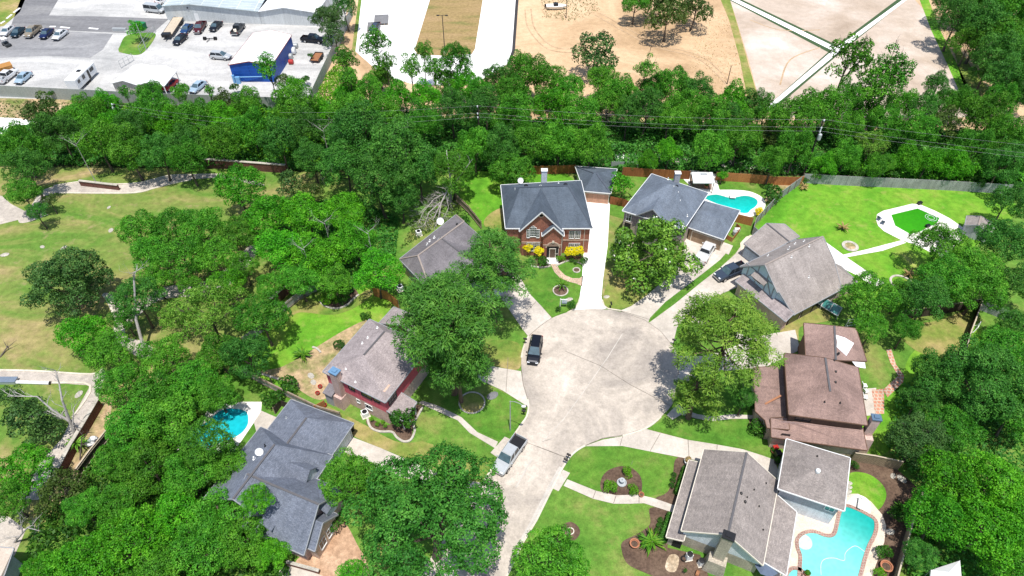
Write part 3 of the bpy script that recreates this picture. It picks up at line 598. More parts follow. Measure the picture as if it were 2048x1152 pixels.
tk = MB()
for px_ in ([(1050, 20), (1058, 60), (1100, 100), (1170, 105)], [(1062, 18), (1070, 58), (1108, 94), (1172, 98)], [(1190, 30), (1300, 90), (1400, 120), (1470, 190)], [(1200, 26), (1310, 86), (1408, 116), (1478, 186)], [(1500, 40), (1560, 60), (1640, 60)], [(1560, 170), (1580, 120), (1640, 95)]):
    ribbon(tk, wpts(smooth_loop(px_, False, 6)), .35, .004, .012 * 3)
tag(tk.build('tyre_track', ground_mat('pressed_sand', [(.3, (.36, .24, .14)), (.7, (.56, .41, .27))], .4, 1.5, .2)), kind='structure')
# ================================================================== BUILDINGS
def inset(loop, d):
    """move a closed loop of Vectors inward by d in plan"""
    n = len(loop); ar = sum(loop[i].x * loop[(i + 1) % n].y - loop[(i + 1) % n].x * loop[i].y for i in range(n))
    sg = 1 if ar > 0 else -1; out = []
    for i in range(n):
        p = loop[i - 1]; q = loop[i]; r = loop[(i + 1) % n]
        e1 = Vector((q.x - p.x, q.y - p.y)).normalized(); e2 = Vector((r.x - q.x, r.y - q.y)).normalized()
        n1 = Vector((-e1.y, e1.x)) * sg; n2 = Vector((-e2.y, e2.x)) * sg
        k = n1 + n2; L = k.length_squared
        if L < .2: k = n1; L = 1.0; o = n1 * d
        else: o = k * (2 * d / L)
        if o.length > 2.2 * d: o = o.normalized() * 2.2 * d
        out.append(Vector((q.x + o.x, q.y + o.y, q.z)))
    return out
def roof(root, V, F, mat, over=.45, wall=None, thick=.16, fascia=None, split=None, wall_low=None, ridges=(), ridge_mat=None, name='roof', base=0.0, drop=None):
    """V: {key: world Vector}; F: strings/tuples of keys. Builds the roof slab, its fascia, ridge caps and the walls under its edge."""
    keys = list(V); idx = {k: i for i, k in enumerate(keys)}
    faces = []
    for f in F:
        pts = [V[k] for k in f]; nrm = Vector((0, 0, 0))
        for i in range(len(pts)):
            a, c = pts[i], pts[(i + 1) % len(pts)]
            nrm += Vector(((a.y - c.y) * (a.z + c.z), (a.z - c.z) * (a.x + c.x), (a.x - c.x) * (a.y + c.y)))
        ids = [idx[k] for k in f]
        if nrm.z < 0: ids = ids[::-1]
        faces.append(ids)
    n = len(keys); mb = MB()
    top = [V[k] for k in keys]; bot = [v - Vector((0, 0, thick)) for v in top]
    edges = {}
    for f in faces:
        for i in range(len(f)): edges[(f[i], f[(i + 1) % len(f)])] = 1
    bnd = {a: c for (a, c) in edges if (c, a) not in edges}
    fs = []
    for f in faces:
        if len(f) == 3: fs.append(tuple(f))
        else: fs.append(tuple(f))
    mb.add(list(top) + list(bot), fs + [tuple(n + i for i in f[::-1]) for f in faces] + [(a, n + a, n + c, c) for a, c in bnd.items()])
    ro = mb.build(name, mat, root)
    # order the loop
    loop = []; st = next(iter(bnd)); k = st
    while True:
        loop.append(k); k = bnd.get(k)
        if k is None or k == st or len(loop) > 60: break
    L = [V[keys[i]] for i in loop]
    if fascia:
        fb = MB()
        for i in range(len(L)):
            a, c = L[i], L[(i + 1) % len(L)]
            d = (c - a); d.z = 0; d.normalize(); o = Vector((d.y, -d.x, 0)) * .05
            fb.bar(a + o - Vector((0, 0, .06)), c + o - Vector((0, 0, .06)), .09, .17)
        fb.build('fascia', fascia, ro)
    if ridges:
        rb = MB()
        for (a, c) in ridges: rb.bar(V[a] + Vector((0, 0, .03)), V[c] + Vector((0, 0, .03)), .24, .06)
        rb.build('ridge_cap', ridge_mat or M['ridge'], ro)
    walls = []
    if wall:
        I = inset(L, over); m = len(I); dz = thick if drop is None else drop
        segs = [(base, None, wall)] if split is None else [(base, split, wall_low or wall), (split, None, wall)]
        for z0, z1, wm in segs:
            wb = MB(); vs = []; fs = []
            for i in range(m):
                zt = I[i].z - dz if z1 is None else min(z1, I[i].z - dz)
                vs += [(I[i].x, I[i].y, z0), (I[i].x, I[i].y, zt)]
            for i in range(m):
                j = (i + 1) % m; fs.append((2 * i, 2 * j, 2 * j + 1, 2 * i + 1))
            wb.add(vs, fs); wb.build('wall', wm, root)
        for i in range(m): walls.append((I[i].copy(), I[(i + 1) % m].copy()))
    return ro, walls
def face_pt(walls, px, py):
    best = None; r = ray(px, py)
    for a, c in walls:
        d = Vector((c.x - a.x, c.y - a.y, 0))
        if d.length < .3: continue
        nn = Vector((d.y, -d.x, 0)).normalized()
        if nn.dot(CAMV - a) < 0: nn = -nn
        den = nn.dot(r)
        if abs(den) < 1e-6: continue
        t = nn.dot(a - CAMV) / den
        p = CAMV + r * t; u = (p - a).dot(d) / d.length_squared
        out = max(0, -u, u - 1) * d.length
        s = out * 10 + t * .01
        if den < 0 and (best is None or s < best[0]): best = (s, p, d.normalized(), nn)
    return best[1:]
def window(root, walls, px, py, w, h, nx=2, ny=2, frame=None, pane=None, arch=False, name='window', depth=.06, bar=.07, z=None):
    p, d, n = face_pt(walls, px, py)
    if z is not None: p.z = z
    fm = MB(); up = Vector((0, 0, 1))
    def R(a0, a1, b0, b1, t0, t1, mb):
        vs = []
        for t in (t0, t1):
            for (a, b) in ((a0, b0), (a1, b0), (a1, b1), (a0, b1)): vs.append(p + d * a + up * b + n * t)
        mb.add(vs, [(3, 2, 1, 0), (4, 5, 6, 7), (0, 1, 5, 4), (1, 2, 6, 5), (2, 3, 7, 6), (3, 0, 4, 7)])
    hw, hh = w / 2, h / 2
    R(-hw - bar, -hw, -hh - bar, hh + bar, .002, depth, fm); R(hw, hw + bar, -hh - bar, hh + bar, .002, depth, fm)
    R(-hw, hw, hh, hh + bar, .002, depth, fm); R(-hw, hw, -hh - bar * 1.4, -hh, .002, depth + .04, fm)
    for i in range(1, nx): x = -hw + w * i / nx; R(x - .02, x + .02, -hh, hh, .004, depth - .015, fm)
    for j in range(1, ny): y = -hh + h * j / ny; R(-hw, hw, y - .018, y + .018, .003, depth - .018, fm)
    if arch:
        k = 12; vs = []; fs = []
        for i in range(k + 1):
            t = math.pi * i / k
            for rr in (hw * .62, hw * .62 + bar):
                for tt in (.002, depth): vs.append(p + d * (rr * math.cos(t)) + up * (hh + bar + rr * .9 * math.sin(t)) + n * tt)
        for i in range(k):
            a = 4 * i; c = a + 4; fs += [(a + 1, a + 3, c + 3, c + 1), (a, a + 1, c + 1, c), (a + 3, a + 2, c + 2, c + 3)]
        fm.add(vs, fs)
    o = fm.build(name, frame or M['white'], root)
    g = MB(); R(-hw, hw, -hh, hh, .003, .02, g)
    if arch:
        vs = [p + up * (hh + bar) + n * .02] + [p + d * (hw * .62 * math.cos(math.pi * i / 12)) + up * (hh + bar + hw * .56 * math.sin(math.pi * i / 12)) + n * .02 for i in range(13)]
        g.add(vs, [(0, i, i + 1) for i in range(1, 13)])
    g.build('pane', pane or M['glass'], o)
    return o
def panel(root, walls, px, py, w, h, mat, name, depth=.05, frame=None, z=None, sub=None):
    p, d, n = face_pt(walls, px, py); up = Vector((0, 0, 1))
    if z is not None: p.z = z
    mb = MB()
    def R(a0, a1, b0, b1, t0, t1, mb):
        vs = []
        for t in (t0, t1):
            for (a, b) in ((a0, b0), (a1, b0), (a1, b1), (a0, b1)): vs.append(p + d * a + up * b + n * t)
        mb.add(vs, [(3, 2, 1, 0), (4, 5, 6, 7), (0, 1, 5, 4), (1, 2, 6, 5), (2, 3, 7, 6), (3, 0, 4, 7)])
    R(-w / 2, w / 2, -h / 2, h / 2, .003, depth, mb)
    o = mb.build(name, mat, root)
    if frame:
        f = MB(); t = .12
        R(-w / 2 - t, -w / 2, -h / 2, h / 2 + t, .002, depth + .03, f); R(w / 2, w / 2 + t, -h / 2, h / 2 + t, .002, depth + .03, f); R(-w / 2, w / 2, h / 2, h / 2 + t, .002, depth + .03, f)
        f.build('frame', frame, o)
    return o
def gable(root, front, back, hw, drop, mat, wall=None, over=.3, fascia=None, name='roof', thick=.13, wall_base=0.0, inset_front=.3, ridge=False):
    """a gabled roof with its ridge from front to back (world), half width hw, eaves 'drop' below; a gable wall stands under its front"""
    d = Vector((back.x - front.x, back.y - front.y, 0)); d.normalize(); q = Vector((-d.y, d.x, 0))
    V = {'a': front, 'b': back, 'l0': front + q * hw - Vector((0, 0, drop)), 'l1': back + q * hw - Vector((0, 0, drop)), 'r0': front - q * hw - Vector((0, 0, drop)), 'r1': back - q * hw - Vector((0, 0, drop))}
    ro, _ = roof(root, V, ['a b l1 l0'.split(), 'a r0 r1 b'.split()], mat, thick=thick, fascia=fascia, name=name, ridges=(('a', 'b'),) if ridge else ())
    W = []
    if wall:
        f = front + d * inset_front; h = hw - over; k = drop * h / hw
        pts = [f + q * h - Vector((0, 0, k + thick)), f - Vector((0, 0, thick + .02)), f - q * h - Vector((0, 0, k + thick))]
        bk = back
        wb = MB()
        A = [pts[0], pts[1], pts[2]]
        vs = [(pts[0].x, pts[0].y, wall_base), (pts[2].x, pts[2].y, wall_base), pts[2], pts[1], pts[0]]
        e = (back - front); e.z = 0; L = max(.2, e.length - inset_front)
        vs += [Vector((pts[0].x, pts[0].y, wall_base)) + d * L, Vector((pts[2].x, pts[2].y, wall_base)) + d * L, pts[2] + d * L, pts[0] + d * L]
        wb.add(vs, [(0, 1, 2, 3, 4), (0, 4, 8, 5), (1, 6, 7, 2)])
        wb.build('wall', wall, root)
        W = [(Vector((pts[0].x, pts[0].y, 0)), Vector((pts[2].x, pts[2].y, 0))), (pts[0], pts[0] + d * L), (pts[2], pts[2] + d * L)]
    return ro, W
def vent(root, p, h=.35, r=.06, mat=None, name='vent_pipe'):
    mb = MB(); mb.tube([p, p + Vector((0, 0, h))], [r, r], 8); mb.lathe(p, [(r * 2.4, .005), (r * 1.2, .07)], 8)
    return mb.build(name, mat or M['white'], root)
def cap_vent(root, p, r=.22, mat=None, name='roof_vent'):
    mb = MB(); mb.lathe(p, [(r, -.1), (r, .1), (r * .75, .2), (r * .2, .24)], 10); return mb.build(name, mat or M['black'], root, smooth=False)
def dish(root, p, r=.4, mat=None):
    mb = MB(); mb.tube([p, p + Vector((0, 0, .35))], [.03, .03], 6); c = p + Vector((0, -.05, .55))
    nrm = Vector((.2, -.75, .62)).normalized(); a = nrm.cross(Vector((0, 0, 1))).normalized(); bb = nrm.cross(a)
    vs = [c - nrm * .08]; fs = []
    for ri, ro in ((.5, -.05), (1, .03)):
        for k in range(14): t = 2 * math.pi * k / 14; vs.append(c + (a * math.cos(t) + bb * math.sin(t)) * r * ri + nrm * ro)
    for k in range(14):
        k2 = (k + 1) % 14; fs.append((0, 1 + k, 1 + k2)); fs.append((1 + k, 15 + k, 15 + k2, 1 + k2))
    mb.add(vs, fs); mb.bar(c, c + nrm * .35 - bb * .1, .03, .03)
    return mb.build('satellite_dish', mat or M['white'], root)
def chimney(root, c, w, d, h, mat, cap=None, rz=0, flare=None):
    mb = MB(); mb.box((c.x, c.y, c.z + h / 2), (w, d, h), rz)
    if flare:
        mb.box((c.x + flare[0], c.y + flare[1], flare[4] / 2), (flare[2], flare[3], flare[4]), rz, taper=.8)
    o = mb.build('chimney', mat, root)
    k = MB(); k.box((c.x, c.y, c.z + h + .07), (w + .16, d + .16, .14), rz); k.box((c.x, c.y, c.z + h + .2), (w * .55, d * .55, .14), rz); k.build('cap', cap or M['white'], o)
    return o

# ---------------------------------------------------------------- red brick house
r = thing('brick_house', 'two storey red brick house with slate blue hip roof and two front gables', 'house', P(1100, 480))
V = {'A': P(1001.7, 370, 5.6), 'B': P(1162, 361, 5.6), 'C': P(1184.6, 456.5, 5.6), 'D': P(1011, 452, 5.6), 'R1': P(1040, 374.6, 9.6), 'R2': P(1136, 371, 9.6)}
y_f = V['C'].y
V['D'] = Vector((V['D'].x, y_f, 5.6))
_, wl1 = roof(r, V, ['A D R1'.split(), 'A R1 R2 B'.split(), 'B R2 C'.split(), 'D C R2 R1'.split()], M['shingle_slate'], .28, M['brick_red'], fascia=M['white'], ridges=(('R1', 'R2'), ('R2', 'C')), ridge_mat=flat('slate_ridge_cap', (.07, .085, .11), .9))
yw = y_f + .28
g1x = P(1083.5, 418, 9.45).x
_, wg1 = gable(r, Vector((g1x, yw - .9, 9.45)), Vector((g1x, yw + 6.0, 9.45)), 3.45, 3.95, M['shingle_slate'], M['brick_red'], fascia=M['white'], over=.35)
g2x = P(1107, 451, 6.9).x
_, wg2 = gable(r, Vector((g2x, yw - 1.5, 6.9)), Vector((g2x, yw + 2.2, 6.9)), 1.75, 1.9, M['shingle_slate'], M['brick_red'], fascia=M['white'], over=.22, inset_front=.22)
bnd = MB()
for zz in (2.75, 3.0):
    for a, c in wl1[:]:
        n = Vector((c.y - a.y, a.x - c.x, 0)).normalized() * .03
        bnd.bar(Vector((a.x, a.y, zz)) + n, Vector((c.x, c.y, zz)) + n, .06, .07)
    for a, c in (wg1[0], wg2[0]):
        n = Vector((0, -.03, 0)); bnd.bar(Vector((a.x, a.y, zz)) + n, Vector((c.x, c.y, zz)) + n, .06, .07)
bnd.build('brick_band', M['brick_tan'], r)
window(r, wg1[:1], 1066, 464, 1.0, 1.75, 3, 5, arch=True); window(r, wg1[:1], 1056.7, 467, .45, 1.6, 2, 5); window(r, wg1[:1], 1076, 467, .45, 1.6, 2, 5)
window(r, wg1[:1], 1066, 493, 1.0, 1.75, 3, 5); window(r, wg1[:1], 1056.7, 493, .45, 1.7, 2, 5); window(r, wg1[:1], 1076, 493, .45, 1.7, 2, 5)
for x, y in ((1143.5, 469), (1155.5, 469), (1142.5, 493.5), (1154, 493.5)): window(r, wl1, x, y, .78, 1.5, 3, 5)
# round attic vent and its brick ring
p, d, n = face_pt(wg1[:1], 1082.5, 430.5); mb = MB(); vs = []; fs = []
for rr, tt in ((.42, .06), (.26, .07)):
    for k in range(18): t = 2 * math.pi * k / 18; vs.append(p + d * rr * 1.15 * math.cos(t) + Vector((0, 0, rr * math.sin(t))) + n * tt)
for k in range(18): fs.append((k, (k + 1) % 18, 18 + (k + 1) % 18, 18 + k))
mb.add(vs, fs); vr = mb.build('attic_vent', M['brick_tan'], r)
mb = MB(); mb.add([p + d * .29 * math.cos(2 * math.pi * k / 18) + Vector((0, 0, .26 * math.sin(2 * math.pi * k / 18))) + n * .05 for k in range(18)], [tuple(range(18))]); mb.build('louvre', M['dark'], vr)
# arched entry: recess shade painted as a flat dark face, storm door and sidelights
p, d, n = face_pt(wg2[:1], 1106, 489); p.z = 0
def archpoly(w, h, k=14):
    return [(-w, 0), (w, 0)] + [(w * math.cos(math.pi * i / k), h + w * math.sin(math.pi * i / k)) for i in range(k + 1)]
mb = MB(); ap = archpoly(.98, 2.35); mb.add([p + d * a + Vector((0, 0, c)) + n * .012 for a, c in ap], [tuple(range(len(ap)))]); rec = mb.build('entry_shade', M['dark'], r)
mb = MB(); k = 14; vs = []; fs = []
for i in range(k + 1):
    t = math.pi * i / k
    for rr in (.98, 1.22):
        for tt in (.004, .07): vs.append(p + d * rr * math.cos(t) + Vector((0, 0, 2.35 + rr * math.sin(t))) + n * tt)
for i in range(k): a = 4 * i; c = a + 4; fs += [(a + 1, a + 3, c + 3, c + 1), (a, a + 1, c + 1, c), (a + 3, a + 2, c + 2, c + 3)]
mb.add(vs, fs); mb.build('brick_arch', M['brick_tan'], r)
mb = MB(); q = p + Vector((0, 0, 3.62)) + n * .09; mb.box(q, (.34, .12, .42)); mb.build('keystone', M['cream'], r)
dm = MB()
for a0, a1, b0, b1 in ((-.55, -.45, .05, 2.1), (.42, .52, .05, 2.1), (-.55, .52, 2.1, 2.2), (.9, .97, .05, 2.1), (.52, .97, 1.0, 1.06)):
    c = p + d * ((a0 + a1) / 2) + Vector((0, 0, (b0 + b1) / 2)) + n * .05; dm.box(c, (abs(a1 - a0), .06, b1 - b0), math.atan2(d.y, d.x))
dr = dm.build('front_door', M['cream'], r)
mb = MB(); mb.box(p + d * (-.02) + Vector((0, 0, 1.05)) + n * .03, (.86, .04, 2.0), math.atan2(d.y, d.x)); mb.build('door_leaf', M['door_brown'], dr)
mb = MB(); mb.box(p + n * .75 + Vector((0, 0, .08)), (1.9, 1.5, .16)); mb.build('stoop', M['drive_white'], r)
dn = MB()
for px, py in ((1122.5, 500), (1166.5, 490)):
    p2, d2, n2 = face_pt(wl1 if px > 1130 else wg2[:1], px, py); dn.tube([Vector((p2.x, p2.y - .08, .2)), Vector((p2.x, p2.y - .08, 5.2 if px > 1130 else 4.9))], [.045, .045], 6)
dn.build('downpipe', M['cream'], r)
chimney(r, P(1088, 361, 6.0) + Vector((0, 0, -.6)), .95, .7, 2.7, M['siding_white'], M['white'])
for x, y in ((1052, 372), (1131, 369.5)): cap_vent(r, P(x, y, 9.45), .35)
vent(r, P(1030, 383, 8.2), .7); dish(r, P(1041, 366, 6.2), .5); vent(r, P(1117, 366, 8.4), .4)

# detached garage behind it
r = thing('garage', 'detached garage with slate hip roof behind the red brick house', 'garage', P(1194, 404))
V = {'A': P(1150.6, 332.5, 2.7), 'B': P(1234, 338, 2.7), 'C': P(1221.5, 386.7, 2.7), 'D': P(1168, 382, 2.7), 'R1': P(1188, 346, 4.6), 'R2': P(1193, 347, 4.6)}
_, wg = roof(r, V, ['A D R1'.split(), 'A R1 R2 B'.split(), 'B R2 C'.split(), 'D C R2 R1'.split()], M['shingle_slate'], .35, M['cream'], fascia=M['white'], ridges=(('R1', 'A'), ('R2', 'C')), ridge_mat=flat('slate_ridge_cap', (.085, .10, .13), .9))
panel(r, wg, 1193.5, 395.5, 4.1, 2.05, M['door_tan'], 'garage_door', frame=M['cream'], z=1.05)

# ---------------------------------------------------------------- blue-grey hip house with the garage wing
r = thing('hip_roof_house', 'two storey house with blue grey hip roof behind the flowering magnolia', 'house', P(1340, 450))
V = {'FL': P(1245, 421, 5.4), 'BL': P(1303.5, 347.6, 5.4), 'BR': P(1417, 386, 5.4), 'FR': P(1367.5, 459, 5.4), 'R1': P(1339, 367.5, 9.2), 'R2': P(1347, 370.5, 9.2)}
_, w2 = roof(r, V, ['FL R1 BL'.split(), 'BL R1 R2 BR'.split(), 'BR R2 FR'.split(), 'FR R2 R1 FL'.split()], M['shingle_blue'], .28, M['siding_mauve'], fascia=M['white'], split=2.7, wall_low=M['stone'])
d = (V['FR'] - V['FL']); d.z = 0; d.normalize(); nf = Vector((d.y, -d.x, 0))
a = V['FL'] + d * 5.0 - nf * 3.4 + Vector((0, 0, 2.4)); gable(r, V['FL'] + d * 5.0 + nf * .25 + Vector((0, 0, 2.3)), a, 2.6, 2.25, M['shingle_blue'], M['siding_mauve'], fascia=M['trim_grey'])
window(r, w2, 1257.5, 434.5, .8, 1.5, 2, 2); panel(r, w2, 1254.5, 455, 1.1, 2.1, M['dark'], 'porch_arch', frame=M['stone'])
V = {'a': P(1404, 400, 2.8), 'b': P(1480, 421, 2.8), 'c': P(1447.5, 479, 2.8), 'd': P(1376.5, 454.5, 2.8), 'R2': P(1438, 437.5, 4.7), 'R1': P(1392, 424, 4.7)}
_, w3 = roof(r, V, ['a R1 R2 b'.split(), 'b R2 c'.split(), 'd c R2 R1'.split(), 'a d R1'.split()], M['shingle_blue'], .28, M['siding_tan'], fascia=M['white'])
panel(r, w3, 1412, 482, 5.0, 2.1, M['siding_tan'], 'garage_door', frame=M['cream'], z=1.06)
c = P(1354.5, 366, 6.0); chimney(r, Vector((c.x, c.y + .8, 5.0)), .9, .7, 2.5, M['siding_grey'], M['white'])
for x, y, z in ((1347, 376, 8.8), (1356, 387.5, 8.0), (1360, 404, 7.3), (1374, 432.5, 5.9), (1336, 359, 7.0)): vent(r, P(x, y, z), .4, .08)
cap_vent(r, P(1353, 373, 8.6), .32)

# ---------------------------------------------------------------- Tudor house
r = thing('tudor_house', 'taupe roofed house with pale blue timbered gable and attached garage', 'house', P(1590, 570))
aF = P(1530, 529.6, 8.0); aB = P(1646, 473, 8.0)
u = (aB - aF); u.z = 0; Lr = u.length; u.normalize(); q = Vector((u.y, -u.x, 0))     # q: toward the long slope
V = {'aF': aF, 'aB': aB, 'lF': aF - q * 3.9 + Vector((0, 0, -3.5)), 'lB': aB - q * 3.9 + Vector((0, 0, -3.5)),
     'mF': aF + q * 3.4 + Vector((0, 0, -2.76)), 'gF': aF + q * 6.5 + u * 1.0 + Vector((0, 0, -5.3)), 'mF2': aF + q * 3.4 + u * .35 + Vector((0, 0, -2.76)),
     'fB': aB + q * 6.5 - u * .9 + Vector((0, 0, -5.3)), 'eB': aB + q * 3.2 + Vector((0, 0, -2.6))}
_, wt = roof(r, V, ['aF aB lB lF'.split(), 'aF mF mF2 gF fB eB aB'.split()], M['shingle_tan'], .35, M['stucco_blue'], fascia=M['trim_grey'], ridges=(('aF', 'aB'),), ridge_mat=M['ridge_light'], split=3.0, wall_low=M['brick_pink'])
# porch roof under the timbered gable
V2 = {'p1': aF - q * 3.0 - u * 1.3 + Vector((0, 0, -5.2)), 'p2': aF - q * 3.0 + u * .6 + Vector((0, 0, -4.35)), 'p3': aF + q * 6.6 + u * .8 + Vector((0, 0, -4.7)), 'p4': aF + q * 6.8 - u * .9 + Vector((0, 0, -5.35))}
_, wp = roof(r, V2, ['p1 p2 p3 p4'.split()], M['shingle_mauve'], .35, M['brick_pink'], fascia=M['trim_grey'])
# half timbering on the gable
tw = MB(); f0 = aF + u * .35
gp = [(a, b) for a, b in wt]
fd, fdd, fn = face_pt(wt, 1520, 560)
def gpt(s, z, t=.04): return Vector((f0.x, f0.y, 0)) + q * s + Vector((0, 0, z)) - u * t
for (s0, z0, s1, z1) in ((-3.3, 5.6, 2.9, 5.6), (-3.6, 3.15, 3.3, 3.15), (-.9, 3.2, -.9, 6.8), (.95, 3.2, .95, 6.6), (-2.6, 3.2, -2.6, 5.5), (2.5, 3.2, 2.5, 5.5), (-2.6, 3.2, -1.0, 5.6), (2.5, 3.2, 1.0, 5.6)):
    tw.bar(gpt(s0, z0), gpt(s1, z1), .14, .10, up=u)
tw.build('half_timbering', M['trim_grey'], r)
cn = MB(); V3 = [gpt(-1.3, 5.7, .0), gpt(1.3, 5.7, .0), gpt(1.3, 5.1, .9), gpt(-1.3, 5.1, .9)]
cn.add([v for v in V3] + [v - Vector((0, 0, .12)) for v in V3], [(0, 3, 2, 1), (4, 5, 6, 7), (2, 3, 7, 6), (0, 4, 7, 3), (1, 2, 6, 5)]); cn.build('window_canopy', M['shingle_tan'], r)
window(r, wt, 1516, 556.5, 1.5, 1.3, 2, 2, frame=M['white'])
for (px, py) in ((1587, 637), (1611, 627), (1634, 613)): panel(r, wt, px, py, 2.1, 1.9, M['glass'], 'porch_screen', z=1.25, frame=M['timber_dark'])
V4 = {'a': P(1533.5, 446.7, 4.9), 'b': P(1578, 483, 4.9), 'l0': P(1488, 487, 2.8), 'l1': P(1522, 513, 2.8), 'r0': P(1569, 448, 3.4), 'r1': P(1599, 473, 3.4)}
_, wt2 = roof(r, V4, ['a b l1 l0'.split(), 'a r0 r1 b'.split()], M['shingle_tan'], .35, M['brick_pink'], fascia=M['trim_grey'], ridges=(('a', 'b'),))
panel(r, wt2, 1503.5, 513, 3.4, 2.05, M['door_blue'], 'garage_door', frame=M['trim_grey'], z=1.05)
V5 = {'e': aB + q * 3.1 - u * .3 + Vector((0, 0, -2.75)), 'f': aB + q * 6.3 - u * 1.2 + Vector((0, 0, -5.15)), 'g': aB + q * 6.6 + u * 2.6 + Vector((0, 0, -5.4)), 'h': aB + q * 3.0 + u * 3.0 + Vector((0, 0, -5.2))}
roof(r, V5, ['e f g h'.split()], M['shingle_tan'], .3, M['brick_pink'], fascia=M['trim_grey'])
pl = (V['aF'], V['aB'], V['fB']); pl2 = (V['aF'], V['aB'], V['lB'])
for x, y in ((1582.5, 515), (1618, 493), (1617, 555)): vent(r, on_plane(x, y, *pl), .35, .07)
for x, y in ((1577, 499), (1608, 483), (1590, 488), (1536, 512)): vent(r, on_plane(x, y, *pl2), .6 if x == 1577 else .3, .08)
# glazed cold frame against the side
r = thing('cold_frame', 'lean-to cold frame with two green glass lights beside the taupe roofed house', 'cold frame', P(1660, 620))
Q = [P(1651, 597, 1.5), P(1684, 616, 1.5), P(1675, 632, .7), P(1642, 612, .7)]
for i in range(2):
    a = Q[0].lerp(Q[1], i * .5 + .03); c = Q[0].lerp(Q[1], i * .5 + .47); e = Q[3].lerp(Q[2], i * .5 + .47); f = Q[3].lerp(Q[2], i * .5 + .03)
    mb = MB(); mb.add([a, c, e, f] + [v - Vector((0, 0, .05)) for v in (a, c, e, f)], [(0, 3, 2, 1), (4, 5, 6, 7), (0, 1, 5, 4), (2, 3, 7, 6)]); mb.build('glass_light', M['glass_green'], r)
mb = MB()
for i in range(4): mb.bar(Q[i], Q[(i + 1) % 4], .12, .12)
for v in Q: mb.bar(v, Vector((v.x, v.y, 0)), .1, .1)
mb.bar(Q[0].lerp(Q[1], .5), Q[3].lerp(Q[2], .5), .12, .12); mb.build('frame', M['grey_box'], r)

# ---------------------------------------------------------------- brown house
r = thing('brown_roof_house', 'two storey house with reddish brown roofs stepping down on three sides', 'house', P(1650, 800))
V = {'NL': P(1569, 706.6, 5.4), 'R1': P(1650.7, 716, 7.7), 'NR': P(1716, 735, 5.4), 'R2': P(1660.4, 783, 7.7), 'SL': P(1577.8, 829, 5.4), 'SR': P(1734.5, 850, 5.4)}
_, w4 = roof(r, V, ['NL R1 R2 SL'.split(), 'SL R2 SR'.split(), 'SR R2 R1 NR'.split()], M['shingle_brown'], .28, M['siding_brown'], fascia=M['siding_brown'], ridges=(('R1', 'R2'),))
V = {'a': P(1575, 846, 3.9), 'b': P(1721, 866, 3.9), 'c': P(1740.6, 885, 2.8), 'd': P(1556, 860, 2.8), 'e': P(1552, 841, 2.8)}
b0 = P(1577.8, 829, 5.4); b1 = P(1734.5, 850, 5.4); dd = (b1 - b0); dd.z = 0; dd.normalize(); ss = Vector((dd.y, -dd.x, 0)); ww = -dd
V = {'a': b0 - ss * .5 + Vector((0, 0, -1.35)), 'b': b1 - ss * .5 + Vector((0, 0, -1.35)), 'c': b1 + ss * 1.9 + dd * .5 + Vector((0, 0, -2.5)), 'd': b0 + ss * 1.9 - dd * 1.6 + Vector((0, 0, -2.5)), 'e': b0 - ss * .5 - dd * 1.6 + Vector((0, 0, -1.9))}
_, w5 = roof(r, V, ['a e d c b'.split()], M['shingle_brown'], .4, M['brick_pink'], fascia=M['siding_brown'])
window(r, w4, 1607, 836, 1.8, .62, 2, 1, frame=M['timber_dark'], z=4.55)
window(r, w5, 1570, 872, .9, .9, 2, 1, frame=M['timber_dark'])
n0 = P(1569, 706.6, 5.4); n1 = P(1577.8, 829, 5.4); vv = n1 - n0; vv.z = 0; vl = vv.length; vv.normalize(); wx = Vector((vv.y, -vv.x, 0))
if wx.x > 0: wx = -wx
V = {'a': n0 - wx * .5 + vv * .4 + Vector((0, 0, -1.9)), 'b': n1 - wx * .5 + vv * .8 + Vector((0, 0, -1.9)), 'c': n1 + wx * 2.0 + vv * .8 + Vector((0, 0, -2.35)), 'd': n1 + wx * 2.2 - vv * .3 + Vector((0, 0, -2.4)), 'e': n1 + wx * 3.3 - vv * 1.6 + Vector((0, 0, -2.6)), 'f': n0 + wx * 3.4 + vv * 1.2 + Vector((0, 0, -2.6))}
_, w6 = roof(r, V, ['a b c d e f'.split()], M['shingle_brown'], .35, M['brick_pink'], fascia=M['siding_brown'])
vb = MB(); vb.bar(P(1530, 808, 3.05) , P(1562, 791, 3.75), .25, .06); vb.build('rust_stained_valley', flat('rust_stained_metal', (.36, .16, .08), .7), r)
V = {'l0': P(1608, 646, 4.6), 'R0': P(1669, 652, 6.4), 'r0': P(1711.5, 657, 4.6), 'R1': P(1672, 720, 6.4), 'l1': P(1612, 716, 4.6), 'r1': P(1733, 722, 4.2)}
_, w7 = roof(r, V, ['l0 R0 R1 l1'.split(), 'R0 r0 r1 R1'.split()], M['shingle_brown'], .4, M['siding_brown'], fascia=M['siding_brown'], ridges=(('R0', 'R1'),))
p1, p2, p3 = V['R0'], V['r0'], V['R1']
tp = [on_plane(x, y, p1, p2, p3) + Vector((0, 0, .06)) for x, y in ((1671, 670), (1690, 676), (1708, 687), (1724, 698), (1728, 716), (1731, 737), (1722, 736), (1711.5, 733), (1702, 721), (1688, 708), (1673, 694), (1674, 684))]
mb = MB(); tr = tessellate_polygon([tp]); mb.add(tp + [v - Vector((0, 0, .04)) for v in tp], [tuple(t) for t in tr] + [(i, (i + 1) % 12, 12 + (i + 1) % 12, 12 + i) for i in range(12)])
o = mb.build('tarpaulin', M['tarp']); tag(o, 'white tarpaulin spread over the rear slope of the brown roof', 'tarpaulin')
for x, y in ((1677, 707), (1668, 721), (1671, 744), (1670.5, 765)): cap_vent(r, on_plane(x, y, P(1650.7, 716, 7.7), P(1660.4, 783, 7.7), P(1734.5, 850, 5.4)), .16)
